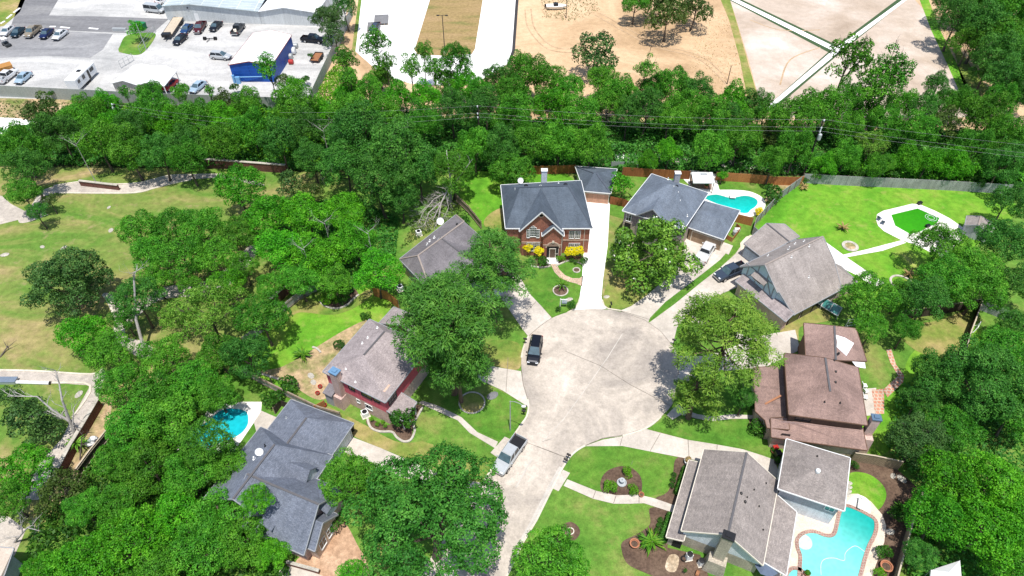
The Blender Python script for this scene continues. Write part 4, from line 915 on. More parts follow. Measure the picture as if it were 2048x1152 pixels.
for x, y in ((1649, 804), (1680, 806)): vent(r, on_plane(x, y, P(1660.4, 783, 7.7), P(1577.8, 829, 5.4), P(1734.5, 850, 5.4)), .25, .06, M['black'])
c = P(1734, 864, 3.0); chimney(r, Vector((c.x, c.y, 0)), 1.0, .8, 6.1, M['brick_pink'], flat('blue_metal_cap', (.10, .16, .24), .4), rz=math.atan2(dd.y, dd.x), flare=(.1, -.5, 1.2, 1.4, 2.8))

# ---------------------------------------------------------------- grey house with the white gable and the pool
r = thing('white_gable_house', 'greige roofed house with white gable, stone chimney and two storey garage wing', 'house', P(1480, 1040))
RB = P(1493.6, 905, 6.4); RF = P(1456, 1069, 6.4)
u = (RF - RB); u.z = 0; LL = u.length; u.normalize(); q = Vector((-u.y, u.x, 0))
if q.x < 0: q = -q                                                    # q: toward the pool
V = {'RB': RB, 'RF': RF, 'LB': RB - q * 4.5 - u * .3 + Vector((0, 0, -2.75)), 'LF': RF - q * 4.5 + u * .1 + Vector((0, 0, -2.75)), 'SB': RB + q * 4.5 + Vector((0, 0, -3.4)), 'SF': RF + q * 4.5 + Vector((0, 0, -3.4))}
_, w8 = roof(r, V, ['RB RF LF LB'.split(), 'RB SB SF RF'.split()], M['shingle_greige'], .3, M['siding_white'], fascia=M['cream'], ridges=(('RB', 'RF'),), split=2.1, wall_low=M['stone'])
V2 = {'a': V['LB'] + q * .55 + u * 1.2 + Vector((0, 0, -1.05)), 'b': V['LF'] + q * .55 + u * .5 + Vector((0, 0, -1.05)), 'c': V['LF'] - q * 1.3 + u * .6 + Vector((0, 0, -1.5)), 'd': V['LB'] - q * 1.3 + u * 1.2 + Vector((0, 0, -1.5))}
_, w9 = roof(r, V2, ['a b c d'.split()], M['shingle_greige'], .3, M['stone'], fascia=M['cream'])
panel(r, w9, 1349, 1100, 1.0, 1.9, M['dark'], 'porch_shade', z=1.0)  # flat dark panel painting the shade under the porch
V3 = {'a': V['SB'] - q * .3 + u * 1.4 + Vector((0, 0, -.25)), 'b': V['SF'] - q * .3 - u * .6 + Vector((0, 0, -.25)), 'c': V['SF'] + q * 2.6 - u * .3 + Vector((0, 0, -.75)), 'd': V['SB'] + q * 2.6 + u * 2.6 + Vector((0, 0, -.75))}
_, w10 = roof(r, V3, ['a b c d'.split()], M['shingle_greige'], .45, None, fascia=M['white'])
pp = MB()
for t in (.04, .35, .66, .96):
    a = V3['d'].lerp(V3['c'], t) - q * .25; pp.bar(Vector((a.x, a.y, 0)), a - Vector((0, 0, .1)), .16, .16)
pp.build('porch_post', M['white'], r)
G = {'A': P(1573, 878, 4.4), 'B': P(1700, 916, 4.4), 'C': P(1688.5, 1021.6, 4.4), 'D': P(1556, 977, 4.4), 'E': P(1628, 940, 6.4), 'F': P(1640, 946, 6.4)}
_, w11 = roof(r, G, ['A D E'.split(), 'A E F B'.split(), 'B F C'.split(), 'D C F E'.split()], M['shingle_greige'], .4, M['siding_grey'], fascia=M['white'], split=2.2, wall_low=M['siding_white'])
window(r, w11, 1658, 1019, .95, .8, 2, 1, pane=M['glass_green'], frame=M['white'], z=3.3)
sky_ = MB(); c = on_plane(1635.5, 942.6, G['D'], G['C'], G['F']) ; sky_.lathe(c + Vector((0, 0, .1)), [(.28, -.2), (.28, .1), (.22, .2), (.05, .24)], 14); sky_.build('roof_skylight', M['white'], r)
for x, y in ((1482, 987), (1494, 995), (1490, 1004), (1508, 980), (1532, 967), (1518, 1013), (1526, 1060)): cap_vent(r, on_plane(x, y, V['RB'], V['RF'], V['SF']), .09 if x not in (1482, 1490) else .17)
cap_vent(r, on_plane(1634, 913, G['A'], G['B'], G['F']), .12)
cf = RF + u * .65; chimney(r, Vector((cf.x, cf.y, 0)), 1.15, .85, 7.3, M['stone'], M['black'], rz=math.atan2(q.y, q.x), flare=(u.x * .35, u.y * .35, 2.4, 1.5, 2.4))

# ---------------------------------------------------------------- charcoal roofed house with dormers
r = thing('dormer_house', 'charcoal blue roofed house with three small dormers and a rear garage wing', 'house', P(590, 950))
O = P(549, 889, 7.0); O.z = 0; hu = Vector((.923, -.385, 0)); hv = Vector((-.385, -.923, 0))
def H(u_, v_, z): return O + hu * u_ + hv * v_ + Vector((0, 0, z))
V = {'M1': H(0, 0, 7), 'M2': H(0, 7.4, 7), 'NL': H(-5.6, -3.1, 3), 'NR': H(5, -3.1, 3), 'SR': H(5, 7.4, 3), 'SL': H(-5.6, 7.4, 3)}
_, wa = roof(r, V, ['M1 NL SL M2'.split(), 'M1 NR NL'.split(), 'M1 M2 SR NR'.split()], M['shingle_h6'], .45, M['brick_pink'], fascia=M['trim_grey'], ridges=(('M1', 'M2'),))
V = {'W1': H(-.6, 4.3, 6.85), 'W2': H(8.9, 4.3, 6.85), 'SA': H(-1.6, 8.5, 2.9), 'SB': H(8.9, 8.5, 2.9), 'NA': H(-.6, .3, 3.05), 'NB': H(8.9, .3, 3.05)}
_, wb_ = roof(r, V, ['W1 W2 SB SA'.split(), 'W1 NA NB W2'.split()], M['shingle_h6'], .45, M['brick_pink'], fascia=M['trim_grey'], ridges=(('W1', 'W2'),))
V = {'G1': H(.1, -5.5, 5), 'G2': H(.1, -.6, 5), 'a': H(-4.7, -8.2, 2.8), 'b': H(4.8, -8.2, 2.8), 'c': H(4.8, -2.4, 2.8), 'd': H(-4.7, -2.4, 2.8)}
_, wc = roof(r, V, ['a b G1'.split(), 'a G1 G2 d'.split(), 'b c G2 G1'.split()], M['shingle_h6'], .4, M['siding_white'], fascia=M['trim_grey'], ridges=(('G1', 'G2'),))
panel(r, wc, 683, 885, 3.6, 2.0, M['siding_white'], 'garage_door', z=1.05, frame=M['trim_grey'])
for (fu, fv, bu, bv, zr, hw) in ((4.9, .6, 1.6, .6, 5.4, 1.15), (8.2, 2.0, 8.2, 4.2, 5.9, 1.25), (3.4, 8.0, 3.4, 5.2, 5.2, 1.2)):
    gable(r, H(fu, fv, zr), H(bu, bv, zr), hw, 1.1, M['shingle_h6'], M['siding_white'], fascia=None, name='dormer', wall_base=3.1, inset_front=.18, over=.18)
# front bay gable with its window
_, wd = gable(r, H(9.8, 5.4, 5.3), H(6.2, 5.4, 5.3), 2.3, 2.3, M['shingle_h6'], M['brick_tan'], fascia=M['trim_grey'], name='roof')
for s in (-.7, .75):
    c = H(9.48, 5.4 + s, 1.6); window(r, wd[:1], *PPX(c), 1.0, 1.5, 2, 2, frame=M['white'])
pl = (H(0, 0, 7), H(0, 7.4, 7), H(-5.6, 7.4, 3))
vent(r, on_plane(531, 893, *pl), .5, .07, M['black']); vent(r, on_plane(509, 918, *pl), .45, .1); dish(r, on_plane(521, 908, *pl), .48)
vent(r, on_plane(573, 836, H(.1, -5.5, 5), H(.1, -.6, 5), H(-4.7, -2.4, 2.8)), .3, .06, M['grey_box'])

# ---------------------------------------------------------------- pink house
r = thing('pink_house', 'two storey house with raspberry pink upper walls and mottled hip roof', 'house', P(720, 760))
NL = P(739, 638.6, 5.3); SL = P(645.6, 743, 5.3); SR = P(770.6, 805, 5.3); NR = NL + (SR - SL)
R1 = P(769, 663, 7.8); R2 = P(727.6, 710, 7.8)
V = {'NL': NL, 'SL': SL, 'SR': SR, 'NR': NR, 'R1': R1, 'R2': R2}
_, wk = roof(r, V, ['NL SL R2 R1'.split(), 'SL SR R2'.split(), 'SR NR R1 R2'.split(), 'NR NL R1'.split()], M['shingle_mauve'], .22, M['siding_pink'], fascia=M['trim_grey'], ridges=(('R1', 'R2'),), split=2.55, wall_low=M['brick_pink'])
for x, y, w, h in ((703, 775, .9, .8), (733, 790, 1.6, .8), (753, 800, .9, .6)): window(r, wk, x, y, w, h, 2, 1, frame=M['timber_dark'], z=4.35)
for x, y, w, h in ((717, 802, .5, .6), (738, 814, 1.1, .9)): window(r, wk, x, y, w, h, 2, 1, frame=M['white'])
window(r, wk, 785, 797, 1.6, 1.3, 3, 2, frame=M['timber_dark'], z=4.1)
c = P(676, 800, 0); du = (SR - SL); du.z = 0; du.normalize(); dn_ = Vector((du.y, -du.x, 0))
e = SL + du * 2.4 + dn_ * .1; chimney(r, Vector((e.x, e.y, 0)), 1.15, .9, 6.9, M['brick_pink'], M['blue'], rz=math.atan2(du.y, du.x), flare=(dn_.x * .3, dn_.y * .3, 1.7, 1.3, 2.2))
V2 = {'a': SL + du * .3 + dn_ * -.3 + Vector((0, 0, -2.4)), 'b': SL + du * 1.8 - dn_ * .3 + Vector((0, 0, -2.4)), 'c': SL + du * 1.8 + dn_ * 1.3 + Vector((0, 0, -2.85)), 'd': SL + du * .3 + dn_ * 1.3 + Vector((0, 0, -2.85))}
roof(r, V2, ['a b c d'.split()], M['shingle_grey'], .15, M['siding_grey'], name='roof')
dv = (NL - SL); dv.z = 0; dv.normalize()
e0 = SR + dv * .2 + Vector((0, 0, -2.2)); V3 = {'a': e0 - du * .3, 'b': e0 - du * .3 + dv * 3.2, 'c': e0 + du * 2.2 + dv * 3.2 + Vector((0, 0, -.5)), 'd': e0 + du * 2.2 + Vector((0, 0, -.5))}
roof(r, V3, ['a b c d'.split()], M['shingle_mauve'], .3, None, fascia=M['trim_grey'], name='roof')
pp = MB()
for t in (.08, .5, .92): a = V3['d'].lerp(V3['c'], t) - du * .25; pp.bar(Vector((a.x, a.y, 0)), a - Vector((0, 0, .1)), .2, .2)
pp.build('porch_post', M['grey_box'], r)
V4 = {'R0': P(803, 650, 4.6), 'R1': P(822, 628, 4.6), 'l0': P(758, 646, 2.7), 'l1': P(787.5, 614, 2.7)}
V4['r0'] = V4['R0'] * 2 - V4['l0']; V4['r0'].z = 2.7; V4['r1'] = V4['R1'] * 2 - V4['l1']; V4['r1'].z = 2.7
roof(r, V4, ['R0 R1 l1 l0'.split(), 'R0 r0 r1 R1'.split()], M['shingle_mauve'], .35, M['brick_pink'], fascia=M['trim_grey'], ridges=(('R0', 'R1'),))
pl = (NL, SL, R2); pl2 = (SR, NR, R2); pl3 = (SL, SR, R2)
for x, y in ((736, 676), (725, 687), (755, 656)): vent(r, on_plane(x, y, *pl), .3, .08)
for x, y in ((692, 738), (711, 764)): vent(r, on_plane(x, y, *pl3), .2, .07)
mb = MB(); cpl = [on_plane(x, y, *pl2) + Vector((0, 0, .03)) for x, y in ((766, 783), (770, 784), (781, 770), (777, 769))]; mb.add(cpl + [v - Vector((0, 0, .02)) for v in cpl], [(0, 1, 2, 3), (0, 3, 7, 4), (1, 5, 6, 2)]); mb.build('bare_roof_patch', flat('bare_sheathing', (.62, .42, .32), .9), r)

# ---------------------------------------------------------------- low grey house behind the pines
r = thing('grey_house', 'single storey house with weathered grey hip roof and dish by the fallen tree', 'house', P(880, 520))
V = {'W': P(799, 518, 2.8), 'N': P(911.8, 429.6, 2.8), 'R1': P(928, 443, 4.9), 'R2': P(836, 511, 4.9), 'S': P(864, 586, 2.8), 'E': P(974, 466, 2.8)}
V['E'] = V['N'] + (V['S'] - V['W']) * .95
_, wq = roof(r, V, ['W R2 R1 N'.split(), 'W S R2'.split(), 'S E R1 R2'.split(), 'N R1 E'.split()], M['shingle_grey'], .3, M['siding_grey'], fascia=M['trim_grey'], ridges=(('R1', 'R2'), ('R2', 'W'), ('R2', 'S'), ('R1', 'N')), ridge_mat=M['ridge_light'], split=1.3, wall_low=M['brick_tan'])
a = P(880, 474.5, 4.85); e = P(940, 520, 4.6); gable(r, Vector((e.x + 4, e.y - 4.2, 4.8)), Vector((a.x, a.y, 4.85)), 3.9, 2.0, M['shingle_grey'], M['siding_white'], fascia=M['trim_grey'], ridge=True)
window(r, wq, 823, 563, 1.0, .9, 2, 1)
pl = (V['W'], V['R1'], V['N'])
for x, y in ((860, 483), (869, 476), (855, 490)): vent(r, on_plane(x, y, *pl), .4, .1)
cap_vent(r, on_plane(914, 449, *pl), .2); dish(r, on_plane(881, 447, *pl) , .62)

# ---------------------------------------------------------------- far commercial buildings
r = thing('warehouse', 'long pale metal warehouse with blue grey ribbed roof at top left', 'warehouse', P(480, 46))
g = [(336, 41), (392, 43.5), (524, 48.5), (576, 50), (640, 52.5)]; zt = [3.9, 4.6, 3.4, 4.6, 3.6]
base = [P(a, c) for a, c in g]
wm = MB(); n = len(base); vs = []
for p, z in zip(base, zt): vs += [Vector((p.x, p.y, 0)), Vector((p.x, p.y, z))]
bk = 70
wm.add(vs + [vs[0] + Vector((-2, bk, 0)), vs[1] + Vector((-2, bk, 0)), vs[-2] + Vector((6, bk, 0)), vs[-1] + Vector((6, bk, 0))], [(2 * i, 2 * i + 2, 2 * i + 3, 2 * i + 1) for i in range(n - 1)] + [(0, 1, 2 * n + 1, 2 * n), (2 * n - 2, 2 * n + 2, 2 * n + 3, 2 * n - 1)])
wm.build('wall', M['metal_wall'], r)
for i, mt in ((0, 'metal_roof'), (1, 'metal_roof'), (2, 'metal_white'), (3, 'metal_white')):
    a, c = vs[2 * i + 1].copy(), vs[2 * i + 3].copy(); k = Vector((0, bk, 0)); f = Vector((0, -.4, .08)); sx = Vector((-2 if i < 2 else 6, 0, 0))
    mb = MB(); q4 = [a + f, c + f, c + k + sx, a + k + sx]; mb.add([v for v in q4] + [v - Vector((0, 0, .15)) for v in q4], [(0, 1, 2, 3), (0, 4, 5, 1), (7, 6, 5, 4), (0, 3, 7, 4), (1, 5, 6, 2)])
    mb.build('roof', M[mt], r)
wl_ = [(base[i], base[i + 1]) for i in range(n - 1)]
panel(r, wl_, 395, 38, 1.0, 2.1, M['white'], 'door', z=1.05); dp = MB(); p = base[2] + Vector((0, -.1, 0)); dp.tube([p, p + Vector((0, 0, 3.3))], [.07, .07], 6); dp.build('downpipe', M['grey_box'], r)
lb = MB(); p = base[1] + Vector((-1, -.05, 3.6)); lb.box(p, (.3, .2, .3)); lb.build('wall_lamp', M['black'], r)

r = thing('metal_shed', 'cobalt blue metal building with a low white gable roof', 'shed', P(520, 140))
f0 = P(467, 163.5); f1 = Vector((-53.2, 141.5, 0)); c0 = Vector((-61.6, 157.8, 0)); c1 = Vector((-52.2, 156.6, 0))
f0 = Vector((f0.x, f0.y, 0))
def z_(v, z): return Vector((v.x, v.y, z))
V = {'f0': z_(f0, 4.1), 'f1': z_(f1, 4.1), 'fr': z_((f0 + f1) / 2, 5.0), 'b0': z_(c0, 4.1), 'b1': z_(c1, 4.1), 'br': z_((c0 + c1) / 2, 5.0)}
_, wv = roof(r, V, ['f0 fr br b0'.split(), 'fr f1 b1 br'.split()], M['metal_white'], .12, M['metal_blue'], thick=.1, fascia=flat('rust_trim', (.30, .09, .06), .6))
pb = MB()
for (px, py) in ((470, 166),): p = P(px, py); pb.tube([z_(p, 0), z_(p, 1.9)], [.3, .3], 10); pb.box((p.x + 1.0, p.y - .2, .8), (.9, .6, 1.6)); pb.tube([z_(p, 1.4), z_(p, 1.4) + Vector((6.5, .3, 0))], [.12, .12], 6)
pb.build('wall_piping', flat('pale_blue_pipe', (.16, .36, .60), .4), r)

r = thing('storage_shed', 'white roofed shed and carport with twin gables beside the camper trailer', 'shed', P(285, 172))
pts = {'a': P(223, 166, 2.4), 'b': P(245, 160.5, 3.2), 'c': P(274, 169.5, 2.5), 'd': P(297, 163.5, 3.2), 'e': P(328, 172, 2.5), 'A': P(267, 131, 2.4), 'B': P(283, 128, 3.2), 'C': P(309, 133, 2.5), 'D': P(330, 131, 3.2), 'E': P(352, 142.5, 2.5)}
roof(r, pts, ['a b B A'.split(), 'b c C B'.split(), 'c d D C'.split(), 'd e E D'.split()], M['metal_white'], .15, None, thick=.08, fascia=M['white'])
wm = MB()
def wq2(ks, mb):
    for k1, k2 in zip(ks, ks[1:]):
        a, c = pts[k1] + Vector((0, .3, 0)), pts[k2] + Vector((0, .3, 0)); mb.add([z_(a, 0), z_(c, 0), c - Vector((0, 0, .1)), a - Vector((0, 0, .1))], [(0, 1, 2, 3)])
wq2('abc', wm); a, c = pts['a'] + Vector((.2, .3, 0)), pts['A'] + Vector((.2, 0, 0)); wm.add([z_(a, 0), z_(c, 0), c - Vector((0, 0, .1)), a - Vector((0, 0, .1))], [(0, 3, 2, 1)])
a, c = pts['c'] + Vector((0, .3, 0)), pts['C']; wm.add([z_(a, 0), z_(c, 0), c - Vector((0, 0, .1)), a - Vector((0, 0, .1))], [(0, 1, 2, 3)])
wm.build('wall', course_mat('cream_shed_siding', (.55, .52, .47), (.53, .50, .45), (.32, .30, .27), 6, .3, .03), r)
pp = MB()
for k in ('e', 'E', 'd'): v = pts[k]; pp.bar(z_(v, 0), v - Vector((.1, 0, .1)), .14, .14)
pp.build('post', M['white'], r)

r = thing('garden_shed', 'small taupe gable roofed garden shed behind the green pool', 'shed', P(1956, 458))
V = {'a': P(1963, 431, 3.2), 'b': P(1938, 430.5, 2.1), 'c': P(1932, 444, 2.1), 'd': P(1956, 447, 3.2), 'e': P(1988, 450, 2.1), 'f': P(1982, 464, 2.1)}
V = {'a': P(1962, 432, 3.2), 'd': P(1957, 450, 3.2), 'b': P(1934, 431.5, 2.1), 'c': P(1930, 450, 2.1), 'e': P(1990, 448, 2.1), 'f': P(1984, 468, 2.1)}
roof(r, V, ['a b c d'.split(), 'a d f e'.split()], M['shingle_tan'], .25, M['siding_grey'], fascia=M['trim_grey'], ridges=(('a', 'd'),), ridge_mat=M['ridge_light'])

r = thing('neighbour_house', 'corner of a flat beige roofed house at the lower left edge', 'house', P(10, 1110))
V = {'a': P(-60, 1090, 3.2), 'b': P(27, 1097, 3.4), 'c': P(8, 1150, 2.8), 'd': P(-20, 1200, 2.8), 'e': P(-120, 1200, 2.8)}
roof(r, V, ['a b c d e'.split()], ground_mat('beige_roofing', [(.3, (.46, .37, .30)), (.7, (.56, .47, .39))], .3, 1.5, .1), .4, M['siding_grey'], fascia=M['trim_grey'])

# canopies
r = thing('gazebo', 'white canopy gazebo on the paved terrace by the blue grey house', 'gazebo', P(1405, 372))
q4 = [P(1383, 344, 2.6), P(1425, 344, 2.6), P(1429.6, 365, 2.6), P(1386.6, 365, 2.6)]; ct = (q4[0] + q4[1] + q4[2] + q4[3]) / 4 + Vector((0, 0, .75))
mb = MB(); mb.add(q4 + [ct] + [v - Vector((0, 0, .25)) for v in q4], [(0, 1, 4), (1, 2, 4), (2, 3, 4), (3, 0, 4)] + [(i, 5 + i, 5 + (i + 1) % 4, (i + 1) % 4) for i in range(4)]); mb.build('canopy', M['tarp'], r)
c = (q4[0] + q4[2]) / 2; mb = MB(); mb.box((c.x, c.y, 3.32), (1.1, .5, .12)); mb.build('vent_cap', M['grey_box'], r)
for v in q4: mb = MB(); mb.bar(Vector((v.x, v.y, 0)).lerp(Vector((c.x, c.y, 0)), .05), v.lerp(Vector((c.x, c.y, 2.4)), .05), .1, .1); mb.build('post', M['black'], r)
mb = MB(); k = [P(1379, 350), P(1424, 350), P(1423, 380), P(1381, 376)]; mb.prism(k, .06, .1); mb.build('floor', flat('brown_decking', (.20, .13, .10), .8), r)
r = thing('canopy_tent', 'white pop-up canopy tent at the bottom edge below the bright green tree', 'tent', P(1890, 1150))
q4 = [P(1862, 1140, 2.4), P(1920, 1121, 2.4), P(1924, 1165, 2.4), P(1858, 1180, 2.4)]; ct = sum(q4, Vector((0, 0, 0))) / 4 + Vector((0, 0, .9))
mb = MB(); mb.add(q4 + [ct] + [v - Vector((0, 0, .3)) for v in q4], [(0, 1, 4), (1, 2, 4), (2, 3, 4), (3, 0, 4)] + [(i, 5 + i, 5 + (i + 1) % 4, (i + 1) % 4) for i in range(4)]); mb.build('canopy', M['tarp'], r)
for v in q4: mb = MB(); mb.bar(Vector((v.x, v.y, 0)), v, .06, .06); mb.build('leg', M['galv'], r)
# ================================================================== TREES AND PLANTS
def quads_mesh(name, V, mat):
    """V: (N,4,3) float array of leaf faces"""
    n = len(V); me = bpy.data.meshes.new(name)
    me.vertices.add(4 * n); me.vertices.foreach_set('co', V.reshape(-1).astype(np.float32))
    me.loops.add(4 * n); me.loops.foreach_set('vertex_index', np.arange(4 * n, dtype=np.int32))
    me.polygons.add(n); me.polygons.foreach_set('loop_start', np.arange(0, 4 * n, 4, dtype=np.int32))
    me.update(calc_edges=True); me.materials.append(mat)
    return me
def unit(v): return v / np.maximum(np.linalg.norm(v, axis=1, keepdims=True), 1e-6)
def leaves(rng, Pn, Nn, size, aspect=.6):
    n = len(Pn); t = rng.normal(size=(n, 3)); a = unit(np.cross(Nn, t)); b = np.cross(Nn, a)
    s = size[:, None]; a = a * s * .5; b = b * s * .5 * aspect
    k = Nn * s * .12
    return np.stack([Pn - a, Pn - b + k, Pn + a, Pn + b + k], 1)
def sphere_dirs(rng, n, zmin=-1.0):
    d = unit(rng.normal(size=(int(n * 2.6) + 8, 3))); d = d[d[:, 2] > zmin]
    while len(d) < n: d = np.concatenate([d, d])
    return d[:n]
def crown(seed, R, hz, nl, lr, leaf, dens, zmin=-.35, inner=.25, fmin=.45, fmax=.86, cone=0.0, lobez=.85, aspect=.62, jit=.65, upb=.35):
    rng = np.random.default_rng(seed)
    d = sphere_dirs(rng, nl, zmin); f = rng.uniform(fmin, fmax, (nl, 1))
    d += rng.normal(size=d.shape) * .08
    C = d * f * np.array([R, R, R * hz])
    if cone:                                             # narrower toward the top
        k = 1 - cone * np.clip((C[:, 2] / (R * hz) + .5) / 1.5, 0, 1); C[:, 0] *= k; C[:, 1] *= k
    r = R * rng.uniform(lr[0], lr[1], nl)
    if cone: r = r * (1 - .5 * cone * np.clip((C[:, 2] / (R * hz) + .5) / 1.5, 0, 1))
    out = []
    for i in range(nl):
        n = int(dens * 4 * math.pi * r[i] ** 2 * .7)
        dd = sphere_dirs(rng, n, -.55)
        lump = 1 + .16 * np.sin(dd[:, 0:1] * 7 + i) * np.sin(dd[:, 1:2] * 6 + 2 * i) + .10 * np.sin(dd[:, 2:3] * 11 + i * 3)
        rad = r[i] * lump * (1 - inner * rng.random((n, 1)) ** 2 + .08 * rng.random((n, 1)))
        Pp = C[i] + dd * rad * np.array([1, 1, lobez])
        keep = np.ones(n, bool)
        for j in range(nl):
            if j == i: continue
            q = (Pp - C[j]) / np.array([1, 1, lobez]); keep &= (np.einsum('ij,ij->i', q, q) > (r[j] * .74) ** 2)
        cav = np.sin(Pp[:, 0] * 2.3 + seed) * np.sin(Pp[:, 1] * 2.1 + seed * .7) * np.sin(Pp[:, 2] * 2.5 + seed * .3) / 1.0
        keep &= ~((cav > .22) & (rng.random(n) < .7))
        Pp = Pp[keep]; dd = dd[keep]
        if len(Pp) == 0: continue
        N = unit(dd + np.array([0, 0, upb]) + rng.normal(size=dd.shape) * jit)
        out.append(leaves(rng, Pp, N, leaf * rng.uniform(.6, 1.45, len(Pp)), aspect))
    return np.concatenate(out), C, r
def trunk_mesh(name, mat, zc, C, r, rad, seed, nlimb=7, bend=.5, low=.55):
    """trunk from the ground up to the crown (origin at the base), limbs running into its lobes"""
    rnd = random.Random(seed); mb = MB()
    top = zc * 1.02; pts = []; k = 6
    bx, by = rnd.uniform(-bend, bend), rnd.uniform(-bend, bend)
    for i in range(k): t = i / (k - 1); pts.append(Vector((bx * math.sin(t * 2.2), by * math.sin(t * 2.6), top * t)))
    mb.tube(pts, [rad * (1.35 if i == 0 else 1 - .62 * i / (k - 1)) for i in range(k)], 8)
    idx = sorted(range(len(C)), key=lambda i: -r[i])[:nlimb]
    for i in idx:
        e = Vector(C[i]) + Vector((0, 0, zc)); h = min(zc * rnd.uniform(low, .95), e.z - .2); t = h / top
        st = Vector((bx * math.sin(t * 2.2), by * math.sin(t * 2.6), h)); mid = st.lerp(e, .55) + Vector((rnd.uniform(-.3, .3), rnd.uniform(-.3, .3), -.15 * (e - st).length * .5))
        mb.tube([st, mid, e], [rad * .42, rad * .28, rad * .08], 6)
        for q in range(3):
            e2 = e + Vector((rnd.uniform(-1, 1), rnd.uniform(-1, 1), rnd.uniform(-.3, .9))) * float(r[i]) * .8
            mb.tube([mid.lerp(e, .5), e.lerp(e2, .4), e2], [rad * .16, rad * .10, rad * .03], 5)
    me_o = mb.build(name, mat); me = me_o.data; bpy.data.objects.remove(me_o)
    return me
PROTO = {}
def proto(key, leafm, bark, seed, R, zc, hz, nl, lr, leaf, dens, rad, **k):
    tk = {q: k.pop(q) for q in list(k) if q in ('nlimb', 'bend', 'low')}
    V, C, r = crown(seed, R, hz, nl, lr, leaf, dens, **k)
    PROTO.setdefault(key, []).append(dict(R=R, zc=zc, hz=hz, crown=quads_mesh('crown', V, M[leafm]), trunk=trunk_mesh('trunk', M[bark], zc, C, r, rad, seed, **tk)))
for i in range(4): proto('oak', 'leaf_mid', 'bark', 11 + i, 5.0, 7.0, .85, 44, (.17, .31), .235, 50, .26)
for i in range(3): proto('dark', 'leaf_dark', 'bark', 31 + i, 5.0, 7.5, 1.0, 46, (.16, .30), .23, 52, .26)
for i in range(3): proto('bright', 'leaf_bright', 'bark', 51 + i, 4.5, 6.0, .85, 36, (.19, .33), .235, 52, .22)
for i in range(2): proto('wide', 'leaf_dark', 'bark', 71 + i, 8.0, 7.5, .62, 95, (.12, .23), .23, 58, .42, zmin=-.25, fmax=.9)
for i in range(3): proto('thin', 'leaf_mid', 'bark', 91 + i, 3.2, 7.0, 1.45, 30, (.2, .36), .30, 26, .17, fmin=.3, fmax=.92, nlimb=12)
proto('willow', 'leaf_willow', 'bark', 111, 5.5, 6.5, .8, 44, (.14, .24), .36, 20, .26, fmin=.3, fmax=1.0, aspect=.35, nlimb=16, jit=.9)
proto('olive', 'leaf_olive', 'bark', 121, 4.0, 4.5, .9, 26, (.22, .36), .36, 17, .2); proto('olive', 'leaf_olive', 'bark', 122, 4.0, 4.5, 1.0, 24, (.22, .36), .36, 17, .2)
proto('cedar', 'leaf_cedar', 'bark', 131, 3.6, 4.5, 1.2, 34, (.20, .32), .30, 24, .2, cone=.55); proto('cedar', 'leaf_cedar', 'bark', 132, 3.6, 4.5, 1.1, 34, (.20, .34), .30, 24, .2, cone=.35)
proto('cedar', 'leaf_cedar', 'bark', 133, 5.6, 5.2, .95, 74, (.13, .25), .24, 44, .3, zmin=-.6)
proto('magnolia', 'leaf_magnolia', 'bark', 141, 5.4, 5.4, .95, 52, (.16, .27), .36, 30, .3, zmin=-.5, aspect=.5, jit=.5)
for i in range(3): proto('shrub', 'leaf_shrub', 'bark', 151 + i, 1.5, 1.2, .8, 14, (.3, .45), .26, 48, .06, zmin=-.2)
proto('limeshrub', 'leaf_lime', 'bark', 161, 1.2, .8, .75, 12, (.32, .48), .18, 80, .05, zmin=-.1); proto('limeshrub', 'leaf_lime', 'bark', 162, 1.2, .8, .85, 12, (.32, .48), .18, 80, .05, zmin=-.1)
proto('round', 'leaf_shrub', 'bark', 171, 1.0, .75, .8, 16, (.4, .5), .13, 130, .05, zmin=-.2, fmin=.4, fmax=.55, inner=.1)
proto('golden', 'leaf_yellow', 'bark', 181, 1.3, 2.2, 1.05, 14, (.32, .46), .24, 55, .06)
proto('young', 'leaf_bright', 'bark', 191, 2.3, 3.2, 1.2, 16, (.28, .42), .30, 30, .1); proto('young', 'leaf_mid', 'bark', 192, 2.3, 3.2, 1.1, 16, (.28, .42), .30, 30, .1)
